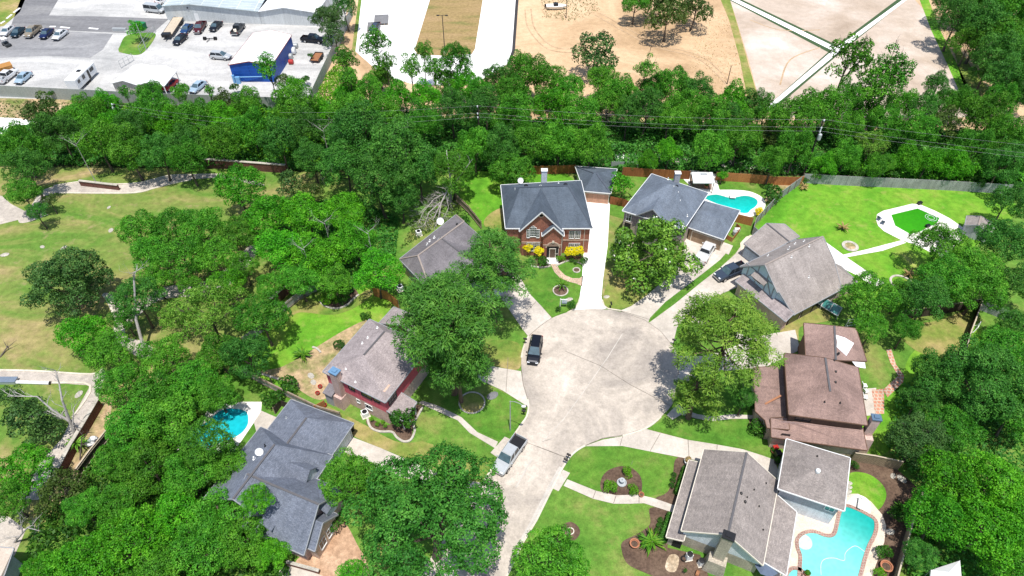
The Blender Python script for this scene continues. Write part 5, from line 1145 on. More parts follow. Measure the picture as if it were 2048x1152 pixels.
# pines: open tiers of needle tufts on bare limbs
def pine_proto(seed, R, zc, hz, ntuft, tr, leafk='leaf_pine'):
    rng = np.random.default_rng(seed); rnd = random.Random(seed); mb = MB(); top = zc + R * hz * .95; bx, by = rnd.uniform(-.5, .5), rnd.uniform(-.5, .5)
    pts = [Vector((bx * math.sin(2 * t), by * math.sin(2.4 * t), top * t)) for t in (0, .2, .4, .6, .8, 1)]
    mb.tube(pts, [.42, .34, .29, .22, .14, .05], 9)
    cen = []; rr = []
    for i in range(ntuft):
        t = rnd.random(); z = zc - R * hz * .75 + t * R * hz * 1.65; w = R * math.sqrt(max(0.05, 1 - ((t - .35) / .72) ** 2)) * rnd.uniform(.35, 1.0); a = rnd.uniform(0, 2 * math.pi)
        e = Vector((w * math.cos(a), w * math.sin(a), z)); cen.append(e); rr.append(tr * rnd.uniform(.7, 1.25))
        hz0 = min(max(z - w * .35, zc * .55), top * .95); s = Vector((bx * math.sin(2 * hz0 / top), by * math.sin(2.4 * hz0 / top), hz0))
        if i % 2 == 0: mb.tube([s, s.lerp(e, .55) + Vector((0, 0, -.25)), e], [.11, .075, .03], 5)
    out = []
    for c, r in zip(cen, rr):
        n = int(215 * r * r); d = sphere_dirs(rng, n, -.5); off = np.array([c.x, c.y, c.z - zc]); Pp = off + d * r * np.array([1.15, 1.15, .62]) * (.35 + .7 * rng.random((n, 1)) ** .6)
        N = unit(np.array([0, 0, .75]) + d * .5 + rng.normal(size=d.shape) * .45)
        tdir = d + rng.normal(size=d.shape) * .45; a = unit(tdir - N * np.sum(tdir * N, 1, keepdims=True)); b = np.cross(N, a)
        s = .46 * rng.uniform(.6, 1.3, (n, 1)); a = a * s * .5; b = b * s * .11
        out.append(np.stack([Pp - a, Pp - b, Pp + a, Pp + b], 1))
    o = mb.build('trunk', M['bark_pine']); tm = o.data; bpy.data.objects.remove(o)
    PROTO.setdefault('pine', []).append(dict(R=R, zc=zc, hz=hz, crown=quads_mesh('crown', np.concatenate(out), M[leafk]), trunk=tm))
pine_proto(201, 5.6, 13.0, .85, 135, 1.1, 'leaf_pine_dark'); pine_proto(202, 5.6, 11.5, .8, 100, .95, 'leaf_pine_dark'); pine_proto(203, 3.2, 6.0, 1.0, 40, .8); pine_proto(204, 5.6, 12.0, .8, 84, .95)
# blossoms for the magnolia
rng = np.random.default_rng(5); me_c = PROTO['magnolia'][0]['crown']; co = np.empty(len(me_c.vertices) * 3, np.float32); me_c.vertices.foreach_get('co', co); co = co.reshape(-1, 3)
sel = co[rng.choice(np.where((co[:, 2] > -3.0))[0], 120, replace=False)]; rad = np.linalg.norm(sel / np.array([1, 1, .95]), axis=1); sel = sel[rad > 4.2]
fl = []
for k in range(5):
    d = unit(rng.normal(size=sel.shape) * .5 + np.array([0, 0, .6])); fl.append(leaves(rng, sel * 1.03 + d * .05 + rng.normal(size=sel.shape) * .06, d, np.full(len(sel), .21), .8))
BLOSSOM = quads_mesh('blossoms', np.concatenate(fl), M['blossom'])

NAMES = dict(oak='oak_tree', dark='oak_tree', bright='elm_tree', wide='live_oak', thin='young_tree', willow='willow_tree', olive='scrub_tree', cedar='cedar_tree', magnolia='magnolia_tree', shrub='shrub', limeshrub='shrub', round='clipped_shrub', golden='golden_shrub', young='young_tree', pine='pine_tree')
CATS = dict(shrub='shrub', limeshrub='shrub', round='shrub', golden='shrub')
_cnt = [0]
def plant(kind, px, py, rpx, label, zc=None, hz=None, var=None, group=None, s_leaf=None, zbase=0.0):
    """crown centre seen at px, py with radius rpx (photo pixels); zc is the height of that centre"""
    L = PROTO[kind]; _cnt[0] += 1; pr = L[(_cnt[0] if var is None else var) % len(L)]
    z0 = pr['zc'] if zc is None else zc
    for _ in range(3):
        c = P(px, py, z0); R = rpx * depth_of(c) / FPX
        if zc is None: z0 = pr['zc'] * max(.55, min(1.5, R / pr['R']))
    s = R / pr['R']; sz = s * (1 if hz is None else hz / pr['hz'])
    root = thing(NAMES[kind], label, CATS.get(kind, 'tree'), (c.x, c.y, zbase), 0, group)
    rz = random.Random(_cnt[0] * 17 + 3).uniform(0, 6.28)
    t = bpy.data.objects.new('trunk', pr['trunk']); COL.objects.link(t); t.parent = root; ts = min(1.25, max(.5, s)); t.scale = (ts, ts, z0 / pr['zc']); t.rotation_euler = (0, 0, rz)
    k = bpy.data.objects.new('crown', pr['crown']); COL.objects.link(k); k.parent = root; k.location = (0, 0, z0); k.scale = (s, s, sz); k.rotation_euler = (0, 0, rz)
    if kind == 'pine': t.scale = (ts, ts, z0 / pr['zc'] * 1.0)
    return root
BELT = 'trees of the wooded belt behind the fences'
LEFT = 'trees of the grove beside the park'
T = plant
# --- wooded belt, upper left (above the park path)
for a in [
 ('olive', 88, 232, 40, 'olive green scrub tree at the edge of the bare lane below the grey metal fence'),
 ('dark', 120, 268, 44, 'dark crown with bare grey twigs nearest the white gravel patch'),
 ('oak', 40, 300, 48, 'oak at the left edge between the gravel patch and the park path'),
 ('dark', 55, 345, 44, 'half bare tree with grey twigs over the bend of the park path'),
 ('oak', 150, 245, 36, 'small oak left of the leaning pole with white insulators'),
 ('oak', 178, 222, 32, 'oak crown touching the grey metal fence below the camper trailer'),
 ('bright', 212, 206, 24, 'light green tree against the metal fence below the twin gabled shed'),
 ('bright', 228, 250, 34, 'light green tree wrapping the leaning pole with white insulators'),
 ('dark', 262, 258, 36, 'dark tree just right of the leaning pole with white insulators'),
 ('oak', 200, 290, 46, 'oak crown above the cracked wall along the park path'),
 ('oak', 262, 308, 46, 'oak standing over the shaded stretch of the park path'),
 ('dark', 318, 310, 42, 'dark oak right of the shaded stretch of the park path'),
 ('oak', 305, 222, 40, 'oak crown below the red car in the carport'),
 ('thin', 252, 186, 13, 'slim tree poking above the metal fence beside the twin gabled shed', 4.5),
 ('thin', 284, 190, 15, 'slim tree in front of the carport end wall', 4.5),
 ('oak', 308, 186, 22, 'round bushy tree hiding the right half of the carport', 5),
 ('oak', 366, 186, 20, 'bushy tree between the carport and the pale blue car', 5),
 ('thin', 420, 185, 12, 'slim tree right of the pale blue car behind the metal fence', 5),
 ('bright', 345, 248, 34, 'light green crown in the belt below the pale blue car'),
 ('oak', 392, 240, 40, 'oak crown in the middle of the belt below the slim fence trees'),
 ('dark', 372, 290, 38, 'dark crown behind the lone path oak'),
 ('oak', 376, 322, 40, 'lone oak with shaded foot standing on the lawn side of the park path', 5.5),
 ('olive', 450, 206, 26, 'olive scrub below the cobalt blue metal building'),
 ('bright', 446, 240, 34, 'yellowish green crown in the belt below the cobalt metal building'),
 ('oak', 438, 285, 40, 'oak crown above the left end of the brick boundary wall'),
 ('oak', 498, 208, 30, 'oak crown at the foot of the cobalt metal building'),
 ('thin', 536, 142, 27, 'tall slender tree standing before the cobalt blue metal building', 9),
 ('olive', 566, 160, 18, 'sparse brownish tree right of the slender tree by the cobalt building', 7),
 ('bright', 592, 172, 20, 'small light green tree at the corner of the metal fence', 6),
 ('oak', 586, 214, 44, 'broad oak by the corner where the metal fence turns'),
 ('oak', 505, 262, 42, 'oak crown over the middle of the brick boundary wall'),
 ('dark', 560, 285, 46, 'dark oak over the right end of the brick boundary wall'),
 ('dark', 612, 262, 44, 'dark oak with pale twigs right of the corner oak'),
 ('dark', 625, 320, 38, 'dark oak beside the cedar at the end of the brick wall'),
]: T(*a[:5], zc=a[5] if len(a) > 5 else None, hz=1.15 if a[0] in ('oak', 'dark', 'bright') else None, group=BELT)
# --- middle of the belt
for a in [
 ('thin', 690, 120, 24, 'open tree leaning over the sandy slope by the metal fence', 8),
 ('thin', 700, 165, 24, 'thin forked tree on the sandy slope left of the pale road', 7),
 ('bright', 640, 222, 26, 'light green tree on the sandy slope below the metal fence corner'),
 ('thin', 752, 92, 29, 'tall green tree in front of the parked materials on the pale road', 10),
 ('thin', 770, 140, 26, 'open tree below the tall one at the end of the pale road', 7),
 ('thin', 822, 140, 24, 'sparse twiggy tree across the loop of the pale road', 8),
 ('thin', 846, 110, 22, 'narrow tree at the tip of the brown verge', 8),
 ('thin', 868, 145, 24, 'sparse tree below the brown verge', 7),
 ('oak', 912, 124, 34, 'broad topped tree over the base of the twin headed lamp', 9),
 ('oak', 738, 190, 34, 'dark green crown below the thin forked tree'),
 ('bright', 800, 198, 32, 'light green crown in the belt below the pale road'),
 ('bright', 852, 200, 34, 'light green crown below the sparse tree of the brown verge'),
 ('bright', 935, 178, 34, 'yellow green crown beside the right branch of the pale road'),
 ('oak', 700, 232, 44, 'oak crown at the left of the broad dark oak'),
 ('oak', 765, 236, 42, 'oak crown behind the broad dark oak'),
 ('dark', 905, 225, 40, 'dark oak above the utility pole in the belt'),
 ('oak', 845, 252, 40, 'crown left of the start of the power lines'),
 ('dark', 970, 225, 42, 'dark oak right of the yellow green crown'),
 ('dark', 1000, 165, 36, 'dark crown at the right foot of the pale road'),
 ('oak', 1048, 150, 42, 'high rounded crown against the sand right of the pale road'),
 ('oak', 1098, 170, 38, 'crown between the high rounded crown and the big bush on the sand'),
 ('oak', 1030, 235, 44, 'oak crown above the left power line span'),
 ('bright', 1098, 222, 40, 'light domed crown in the middle of the belt'),
 ('oak', 1160, 232, 42, 'oak crown right of the light domed crown'),
 ('dark', 1000, 300, 42, 'dark oak under the wires left of the garage roof'),
 ('oak', 950, 300, 42, 'oak crown behind the leafy tree with the fallen limb'),
 ('oak', 1060, 290, 42, 'oak crown under the wires above the brick house chimney'),
 ('oak', 1118, 290, 42, 'oak crown under the wires above the detached garage'),
 ('oak', 1180, 295, 44, 'oak crown above the alley slab'),
 ('cedar', 1188, 112, 50, 'wide dark bush tree standing on the sand above the belt', 5),
 ('oak', 1200, 168, 36, 'crown in front of the wide bush tree on the sand'),
 ('oak', 1240, 195, 38, 'bluish green crown left of the tall twisted tree'),
 ('thin', 1292, 140, 22, 'tall twisted tree with leafy top rising over the sand', 10),
 ('oak', 1345, 178, 40, 'crown right of the tall twisted tree'),
 ('dark', 1392, 190, 38, 'dark crown left of the dark stake on the sand'),
 ('dark', 1290, 225, 42, 'dark crown over the black gap above the wires'),
 ('oak', 1340, 240, 40, 'crown above the darkest hollow of the belt'),
 ('oak', 1420, 240, 42, 'oak crown above the blue grey house in the belt'),
 ('bright', 1462, 212, 40, 'bright topped tree at the foot of the green strip'),
 ('dark', 1502, 215, 34, 'dark tree beside the lower end of the pad walkway'),
 ('oak', 1480, 280, 44, 'oak crown under the wires left of the brown dead tree'),
 ('oak', 1420, 300, 40, 'oak crown directly above the gazebo'),
 ('bright', 1338, 305, 26, 'small leafy tree beside the alley slab', 4),
 ('bright', 1295, 320, 20, 'low bushy tree at the end of the alley slab', 3),
 ('olive', 1530, 270, 26, 'reddish brown half dead tree by the pole with the transformer'),
 ('oak', 1022, 190, 38, 'crown filling the belt behind the high rounded crown'), ('oak', 1140, 185, 36, 'crown below the wide bush tree in the belt'), ('dark', 1255, 235, 36, 'dark crown below the bluish green crown'), ('oak', 1305, 185, 34, 'crown at the foot of the tall twisted tree'),
 ('oak', 1372, 218, 36, 'crown between the two dark crowns of the belt'), ('oak', 1215, 215, 36, 'crown above the dark gap of the belt'), ('dark', 1450, 250, 36, 'dark crown under the bright topped tree'), ('oak', 1530, 232, 32, 'crown at the corner of the pad and the belt'), ('oak', 760, 160, 26, 'leafy crown under the tall green tree'), ('oak', 890, 170, 30, 'leafy crown under the broad topped tree by the lamp'), ('bright', 690, 195, 26, 'light crown filling the sandy slope edge'), ('oak', 960, 190, 32, 'crown at the tip of the right pale road'),
 ('oak', 1545, 325, 30, 'oak over the brown fence at its corner with the grey fence', 5),
]: T(*a[:5], zc=a[5] if len(a) > 5 else None, hz=1.2 if a[0] in ('oak', 'dark', 'bright') else None, group=BELT)
# --- right of the belt
for a in [
 ('oak', 1590, 240, 48, 'broad oak at the foot of the pad walkway'),
 ('oak', 1640, 225, 44, 'oak crown right of the foot of the pad walkway'),
 ('oak', 1590, 300, 40, 'oak crown beside the pole with the transformer'),
 ('thin', 1700, 130, 46, 'tallest tree of the belt covering the crossing of the pad walkways', 13),
 ('thin', 1782, 150, 42, 'right hand top of the tall tree over the pads', 12),
 ('thin', 1740, 185, 40, 'spreading middle tree below the tallest tree of the belt', 9),
 ('oak', 1690, 200, 34, 'rounded crown under the tallest tree of the belt', 8),
 ('dark', 1872, 176, 27, 'dark tree leaning right across the graded pad', 9),
 ('dark', 1850, 215, 28, 'dark lower tree beneath the leaning one', 7),
 ('oak', 1920, 210, 32, 'crown by the lower end of the right green strip'),
 ('oak', 1690, 255, 36, 'crown under the rounded crown of the belt'),
 ('oak', 1765, 250, 38, 'crown in the belt above the green algae pool lawn'),
 ('olive', 1885, 250, 34, 'greyish leaved tree in the belt near the right end'),
 ('oak', 1835, 262, 38, 'crown left of the greyish leaved tree'),
 ('oak', 1965, 235, 44, 'tall bright oak near the right end of the belt'),
 ('oak', 2010, 270, 40, 'oak at the right edge above the end of the grey fence'),
 ('willow', 1740, 292, 38, 'feathery light tree in the belt above the grey fence'),
 ('oak', 1690, 315, 32, 'crown right of the pole with the transformer'),
 ('bright', 1810, 318, 32, 'bright bushy tree leaning over the grey fence'),
 ('bright', 1650, 330, 22, 'lime bushy tree at the foot of the pole with the transformer', 3.5),
 ('bright', 1855, 325, 30, 'bushy tree behind the middle of the grey fence'),
 ('bright', 1905, 330, 32, 'bushy tree behind the right half of the grey fence'),
 ('oak', 1945, 300, 40, 'oak above the right half of the grey fence'),
 ('dark', 2000, 335, 40, 'dark oak at the right end of the grey fence'),
 ('dark', 2040, 320, 40, 'dark oak at the right edge of the belt'),
 ('oak', 1800, 215, 34, 'leafy crown between the tall tree and the leaning dark tree'), ('oak', 1730, 225, 34, 'leafy crown at the foot of the tallest tree'), ('oak', 1890, 210, 30, 'crown beside the foot of the leaning dark tree'),
 ('oak', 1765, 335, 28, 'low crown dropping shade on the grey fence', 4),
]: T(*a[:5], zc=a[5] if len(a) > 5 else None, hz=1.2 if a[0] in ('oak', 'dark', 'bright') else None, group=BELT)
# --- far woods at the top right, and lone trees beyond the belt
FAR = 'far wood along the sandy track'
for i, (kd, x, y, rr, lb) in enumerate([
 ('dark', 1915, 40, 44, 'dark tree at the upper left corner of the far wood'), ('dark', 1965, 60, 48, 'dark crown in the upper middle of the far wood'), ('oak', 2020, 30, 48, 'crown at the top right corner of the far wood'),
 ('dark', 1985, 120, 46, 'dark crown bordering the sandy track halfway down the far wood'), ('oak', 2035, 100, 46, 'crown at the right edge of the far wood'), ('dark', 2010, 165, 44, 'dark crown shading the lower sandy track'),
 ('dark', 2045, 185, 42, 'dark crown at the lower end of the far wood'), ('oak', 1940, -5, 44, 'crown cut by the top edge in the far wood'), ('dark', 2060, 140, 44, 'dark crown cut by the right edge of the far wood'), ('dark', 1900, 5, 34, 'low crown at the upper end of the sandy track'), ('oak', 1940, 85, 36, 'low crown where the sandy track bends'), ('dark', 1990, 5, 44, 'crown between the top edge trees of the far wood'), ('dark', 1968, 150, 26, 'small crown on the edge of the sandy track'), ('oak', 2000, 205, 34, 'crown where the far wood meets the belt'), ('oak', 2010, 85, 46, 'pale crown in the middle of the far wood')]):
    T(kd, x, y, rr, lb, group=FAR, hz=1.25)
for a in [('cedar', 655, 40, 34, 'dark tree at the right end of the warehouse', 6), ('cedar', 668, 75, 28, 'dark conical tree hanging over the black pickup', 5), ('dark', 690, 15, 26, 'dark tree behind the warehouse corner', 6),
          ('oak', 1270, 8, 30, 'leafy tree with visible trunk at the top of the sand'), ('olive', 1335, 35, 45, 'broad tree casting dappled shade on the sand'), ('olive', 1388, 20, 38, 'right hand tree of the clump on the sand'), ('olive', 1310, 5, 34, 'rear tree of the clump on the sand'),
          ('young', 272, 58, 17, 'small round tree on the grass island of the parking lot', 3.2)]:
    T(*a[:5], zc=a[5] if len(a) > 5 else None)
# --- the park and the grove
for a in [
 ('cedar', 133, 566, 78, 'big dark evergreen alone on the park lawn', 5.2),
 ('oak', 45, 385, 34, 'ivy clad tree beside the left bend of the park path', 5), ('dark', 75, 425, 22, 'leafy stub tree casting a long shadow on the park lawn', 3.5),
 ('olive', 98, 400, 16, 'scrubby tree at the inner bend of the park path', 3),
 ('bright', 480, 378, 52, 'bright dense elm right of the park path'), ('cedar', 580, 372, 34, 'olive dark cedar between the bright elm and the dark oaks', 4), ('olive', 622, 390, 26, 'pale wispy scrub right of the cedar', 2.5),
 ('oak', 280, 462, 46, 'low rounded tree at the left tip of the grove'), ('oak', 345, 452, 44, 'rounded tree at the top of the grove'), ('oak', 405, 458, 48, 'rounded tree below the bright dense elm'), ('oak', 300, 510, 42, 'rounded tree above the tall dead trunk'),
 ('oak', 368, 515, 50, 'rounded tree in the heart of the grove'), ('oak', 432, 510, 44, 'rounded tree beside the shaded path in the grove'), ('bright', 450, 572, 42, 'light spreading tree left of the brick wall stub', 4.5), ('oak', 380, 570, 26, 'low tree over the shaded path in the grove', 3.5),
 ('bright', 545, 430, 54, 'big bright elm left of the dead twigs'), ('bright', 615, 432, 52, 'big bright elm behind the upper dead twigs'), ('bright', 690, 420, 42, 'bright elm against the dark oak'), ('bright', 560, 500, 52, 'bright elm with a dead fork'), ('bright', 640, 510, 56, 'bright elm in the middle of the tall mass'),
 ('bright', 712, 482, 48, 'bright elm left of the grey hip roof'), ('oak', 600, 560, 44, 'shaded oak above the brick wall stub'), ('oak', 670, 565, 40, 'shaded oak over the stone edged bed'), ('bright', 752, 540, 50, 'fresh green tree at the corner of the grey hip roof', 6),
 ('dark', 720, 275, 66, 'broad dark oak, left crown of the dark mass'), ('dark', 790, 300, 70, 'broad dark oak, middle crown of the dark mass'), ('dark', 760, 365, 62, 'broad dark oak, lower crown of the dark mass'), ('dark', 690, 335, 52, 'dark oak beside the bright elms'), ('dark', 838, 345, 46, 'dark oak behind the fallen dead limb'), ('dark', 800, 400, 40, 'dark oak casting shade beside the fallen dead limb'),
 ('oak', 905, 345, 48, 'leafy tree from which the dead limb fell'), ('oak', 1022, 345, 46, 'rounded tree in the yard behind the brick house', 4.5),
 ('dark', 275, 600, 50, 'dense dark tree behind the tall dead trunk', 6), ('oak', 250, 640, 30, 'small tree beside the tall dead trunk', 3.5),
 ('willow', 415, 628, 76, 'feathery light green tree in the middle of the grove'), ('willow', 355, 640, 40, 'smaller feathery tree left of the big feathery one'),
 ('oak', 525, 640, 56, 'dense tree hanging over the pink house lawn', 5.5), ('dark', 498, 712, 52, 'dark tree shading the grey rail fence', 5), ('oak', 440, 710, 48, 'tree below the feathery light tree'),
 ('bright', 165, 672, 50, 'yellow green tree beside the big dark evergreen', 4.5), ('oak', 225, 700, 48, 'oak left of the foot of the tall dead trunk'), ('oak', 330, 720, 52, 'oak right of the foot of the tall dead trunk'), ('oak', 245, 770, 50, 'oak over the corner of the park road'), ('oak', 310, 790, 52, 'oak left of the swimming pool with trees over it'),
 ('oak', 390, 760, 50, 'oak above the tree shaded swimming pool'), ('oak', 435, 790, 44, 'oak overhanging the upper rim of the shaded pool'),
 ('oak', 270, 860, 60, 'broad oak by the timber rail fence'), ('oak', 340, 850, 62, 'broad oak left of the shaded pool water'), ('oak', 410, 880, 52, 'oak overhanging the shaded pool water', 7),
 ('oak', 450, 935, 48, 'oak between the shaded pool and the charcoal roof'), ('oak', 380, 950, 56, 'oak below the shaded pool'), ('oak', 300, 935, 58, 'oak in the lower grove left of the shaded pool'), ('bright', 515, 1002, 34, 'round tree leaning over the charcoal roof', 7.5),
 ('oak', 440, 1030, 56, 'light oak at the lower left corner of the charcoal roof'), ('bright', 350, 1030, 60, 'light oak in the lower grove'), ('oak', 490, 1082, 54, 'light oak beneath the charcoal roof edge'), ('oak', 400, 1105, 64, 'light oak at the bottom edge of the grove'), ('bright', 540, 1110, 36, 'light tree touching the lower corner of the charcoal house'),
 ('bright', 270, 1085, 70, 'broad bright oak at the bottom of the grove'), ('bright', 175, 1120, 66, 'bright oak beside the beige flat roof'), ('oak', 320, 1150, 60, 'bright oak cut by the bottom edge'), ('bright', 90, 1150, 46, 'bright oak low beside the flat roof corner'),
 ('oak', 235, 1010, 46, 'oak beside the golden brown brush in the lower grove'), ('olive', 120, 985, 50, 'yellowish tree below the concrete path'), ('bright', 50, 945, 56, 'bright tree at the left edge below the cedar'), ('oak', 170, 1020, 40, 'shaded oak above the flat roof corner', 4), ('oak', 20, 1000, 44, 'oak at the left edge above the beige flat roof', 4),
 ('oak', 225, 920, 40, 'oak touching the timber rail fence'), ('oak', 472, 468, 40, 'oak filling the gap between the grove and the bright elms'), ('oak', 488, 535, 34, 'oak over the shaded path beside the bright elms'), ('oak', 312, 562, 36, 'oak behind the top of the tall dead trunk'), ('oak', 542, 572, 32, 'oak at the foot of the bright elms above the brick wall stub'),
 ('cedar', 65, 850, 60, 'dark spreading cedar beside the bare white limbed tree', 3.5), ('cedar', 25, 800, 34, 'dark cedar at the left edge by the white pipe', 3),
]: T(*a[:5], zc=a[5] if len(a) > 5 else None, group=LEFT, var=2 if a[1] == 133 else (0 if a[0] == 'cedar' else None))
# --- right side
RIGHT = 'trees along the right hand gardens'
for a in [
 ('dark', 2018, 408, 44, 'dark oak at the end of the back lawn above the garden shed'), ('oak', 1880, 492, 50, 'oak leaning over the patio of the algae green pool', 6), ('oak', 1942, 536, 52, 'oak below the garden shed'), ('dark', 2010, 490, 56, 'dark oak at the right edge by the garden shed'), ('oak', 1885, 560, 52, 'light flecked oak at the end of the back lawn'),
 ('oak', 1960, 580, 52, 'oak over the joint of the dark fences'), ('dark', 2030, 570, 46, 'dark oak at the right edge over bare ground'), ('dark', 1850, 605, 52, 'dark oak shading the dry lawn'), ('oak', 1800, 590, 34, 'low oak beside the stone ring bed', 4),
 ('oak', 1742, 595, 54, 'oak touching the rear of the taupe roof', 6), ('oak', 1745, 655, 34, 'lower crown by the pale forked trunk', 4.5), ('oak', 1812, 660, 30, 'small crown over the dry lawn', 4),
 ('dark', 2025, 650, 36, 'dark oak over the small lawn at the right edge'), ('wide', 1960, 770, 104, 'very broad oak at the right edge beside the brown house'), ('oak', 2010, 700, 56, 'oak at the right edge below the small lawn'), ('dark', 1862, 745, 46, 'dark leafy tree at the end of the paver path', 5), ('oak', 2030, 830, 56, 'oak at the right edge in the middle of the oak mass'),
 ('cedar', 1838, 880, 56, 'grey green cedar above the tan fence corner', 5), ('oak', 1900, 855, 52, 'oak right of the grey green cedar'), ('dark', 1840, 800, 38, 'dark low tree shading the paver patio', 4),
 ('bright', 1900, 950, 62, 'brilliant green tree, upper crown, beside the tan fence'), ('bright', 1975, 965, 70, 'brilliant green tree at the right edge'), ('bright', 1880, 1040, 66, 'brilliant green tree above the pop-up tent'), ('bright', 1970, 1060, 72, 'brilliant green tree right of the pop-up tent'), ('bright', 2040, 1030, 60, 'brilliant green tree cut by the right edge'), ('bright', 2020, 1130, 56, 'bright tree in the lower right corner'), ('dark', 1835, 1110, 34, 'dark small tree between the tan fence and the tent', 3),
]: T(*a[:5], zc=a[5] if len(a) > 5 else None, group=RIGHT)
# --- between the houses
T('wide', 862, 1048, 170, 'huge spreading live oak at the bottom centre over the street', zc=8.0, var=0)
T('oak', 705, 965, 66, 'oak over the drive of the charcoal roofed house', zc=7)
T('oak', 1102, 1126, 78, 'oak at the bottom edge right of the street', zc=5.5)
T('bright', 700, 1150, 32, 'small tree on the bare red soil at the bottom edge', zc=2.5)
T('shrub', 664, 1046, 20, 'round clipped bush by the front window of the charcoal house', zc=1.6)
T('oak', 898, 600, 62, 'oak crown between the two tall pines', zc=9)
pt = T('pine', 985, 530, 82, 'tall pine in front of the weathered grey house', var=1, zc=12)
T('pine', 895, 650, 108, 'big pine with stout trunk in the ring bed of the pink house', zc=14, var=0, hz=.95)
T('pine', 915, 720, 66, 'lower boughs of a second pine behind the ring bed', zc=9, var=1)
T('pine', 1452, 672, 104, 'tall pine beside the brown house drive', zc=13, var=3)
T('pine', 1392, 786, 50, 'small pine by the curved walk of the brown house', zc=5.5, var=2)
T('dark', 1490, 795, 26, 'dark slim tree at the corner of the brown house', zc=4)
mg = T('magnolia', 1302, 508, 86, 'large round magnolia dotted with white flowers', zc=5.2)
k = bpy.data.objects.new('blossoms', BLOSSOM); COL.objects.link(k); k.parent = mg; c = [o for o in mg.children if o.name.startswith('crown')][0]; k.location = c.location; k.scale = c.scale; k.rotation_euler = c.rotation_euler
T('young', 1243, 372, 25, 'fresh green young tree between the garage and the blue grey house', zc=3.4, var=0)
T('shrub', 803, 842, 26, 'dark glossy tree shaped shrub at the pink house corner', zc=2.2)
T('shrub', 930, 445, 14, 'bushy shrub by the rail fence beside the grey house', zc=1.4)
for x, y, rr, lb in ((1092, 498, 12, 'golden shrub left of the brick house entry, nearest the pine'), (1079, 494, 13, ''), (1143, 503, 15, ''), (1160, 503, 13, '')): pass
for x, y, rr, lb in ((1057, 494, 11, 'golden shrub partly hidden by the pine at the brick house'), (1079, 503, 10, 'golden shrub left of the brick entry arch'), (1141, 503, 11, 'golden shrub under the right windows of the brick house'), (1158, 501, 10, 'golden shrub nearest the white driveway')): T('golden', x, y, rr, lb, group='golden shrubs before the brick house', zc=1.7)
T('golden', 1520, 424, 9, 'golden shrub at the end of the turquoise pool', zc=.8)
for a in [('shrub', 1088, 524, 13, 'red tinged shrub left of the brick path'), ('limeshrub', 1122, 519, 10, 'bright low plants right of the brick path'), ('round', 1143, 520, 6, 'small round shrub between brick path and golden shrubs'), ('round', 1152, 524, 6, 'small round shrub under the golden shrub nearest the driveway'), ('shrub', 1167, 522, 9, 'shrub in the corner between brick house and driveway'),
          ('shrub', 1117, 617, 6, 'small shrub at the foot of the yard sign'), ('shrub', 1142, 610, 10, 'shrubs beside the yard sign near the street'), ('shrub', 1546, 388, 20, 'dark bush beside the turquoise pool against the grey fence'), ('shrub', 1606, 360, 9, 'dark shrub at the corner of the two fences'), ('bright', 1445, 352, 11, 'small leafy tree by the gazebo against the brown fence', 1.8),
          ('round', 678, 690, 13, 'dark round clipped shrub beside the mottled roof'), ('shrub', 730, 634, 11, 'loose bush at the back corner of the pink house'), ('shrub', 545, 800, 22, 'leafy bush by the pool fence'), ('shrub', 578, 770, 20, 'grey green bush beside the long rail fence'),
          ('limeshrub', 655, 603, 11, 'left shrub in the stone edged bed under the elms'), ('limeshrub', 670, 600, 10, 'middle shrub in the stone edged bed under the elms'), ('shrub', 687, 595, 14, 'right shrub in the stone edged bed under the elms'),
          ('limeshrub', 744, 838, 5, 'small round shrub nearest the air conditioner at the pink house'), ('limeshrub', 755, 849, 5, 'lower small round shrub in the stone edged corner bed'), ('limeshrub', 765, 845, 5, 'upper small round shrub in the stone edged corner bed'), ('limeshrub', 770, 853, 4, 'small round shrub nearest the dark glossy shrub of the corner bed'),
          ('shrub', 1495, 812, 15, 'dark clipped shrub by the porch of the brown house'), ('shrub', 1522, 853, 20, 'large olive shrub at the end of the curved walk'), ('round', 1519, 868, 9, 'small shrub below the large olive shrub'), ('shrub', 1620, 893, 8, 'bright shrub on the narrow terrace behind the brown house'),
          ('shrub', 1767, 1105, 16, 'shrub beside the pool terrace in the mulch strip'), ('limeshrub', 1758, 1148, 12, 'low shrub at the bottom of the mulch strip'), ('shrub', 1800, 1030, 20, 'dark fern like bush in the mulch strip'), ('shrub', 1708, 930, 9, 'little shrub by the tan fence in the mulch'),
          ('limeshrub', 1254, 946, 12.5, 'upper of three bright round shrubs in the oval bed'), ('limeshrub', 1219, 976, 14, 'left of three bright round shrubs in the oval bed'), ('limeshrub', 1267, 979, 13, 'right of three bright round shrubs in the oval bed'),
          ('round', 1348, 950, 6.5, 'topmost of three clipped balls in the upper hedge bed'), ('round', 1346, 960, 6.5, 'middle of three clipped balls in the upper hedge bed'), ('round', 1343.5, 970.5, 6.5, 'lowest of three clipped balls in the upper hedge bed'),
          ('round', 1321, 1041, 7, 'topmost of three clipped balls in the lower hedge bed'), ('round', 1318, 1051, 7, 'middle of three clipped balls in the lower hedge bed'), ('round', 1314, 1062, 7, 'lowest of three clipped balls in the lower hedge bed'),
          ('shrub', 1371, 1142, 5, 'tiny shrub in the mulch before the white gable')]:
    T(*a[:5], zc=a[5] if len(a) > 5 else None)
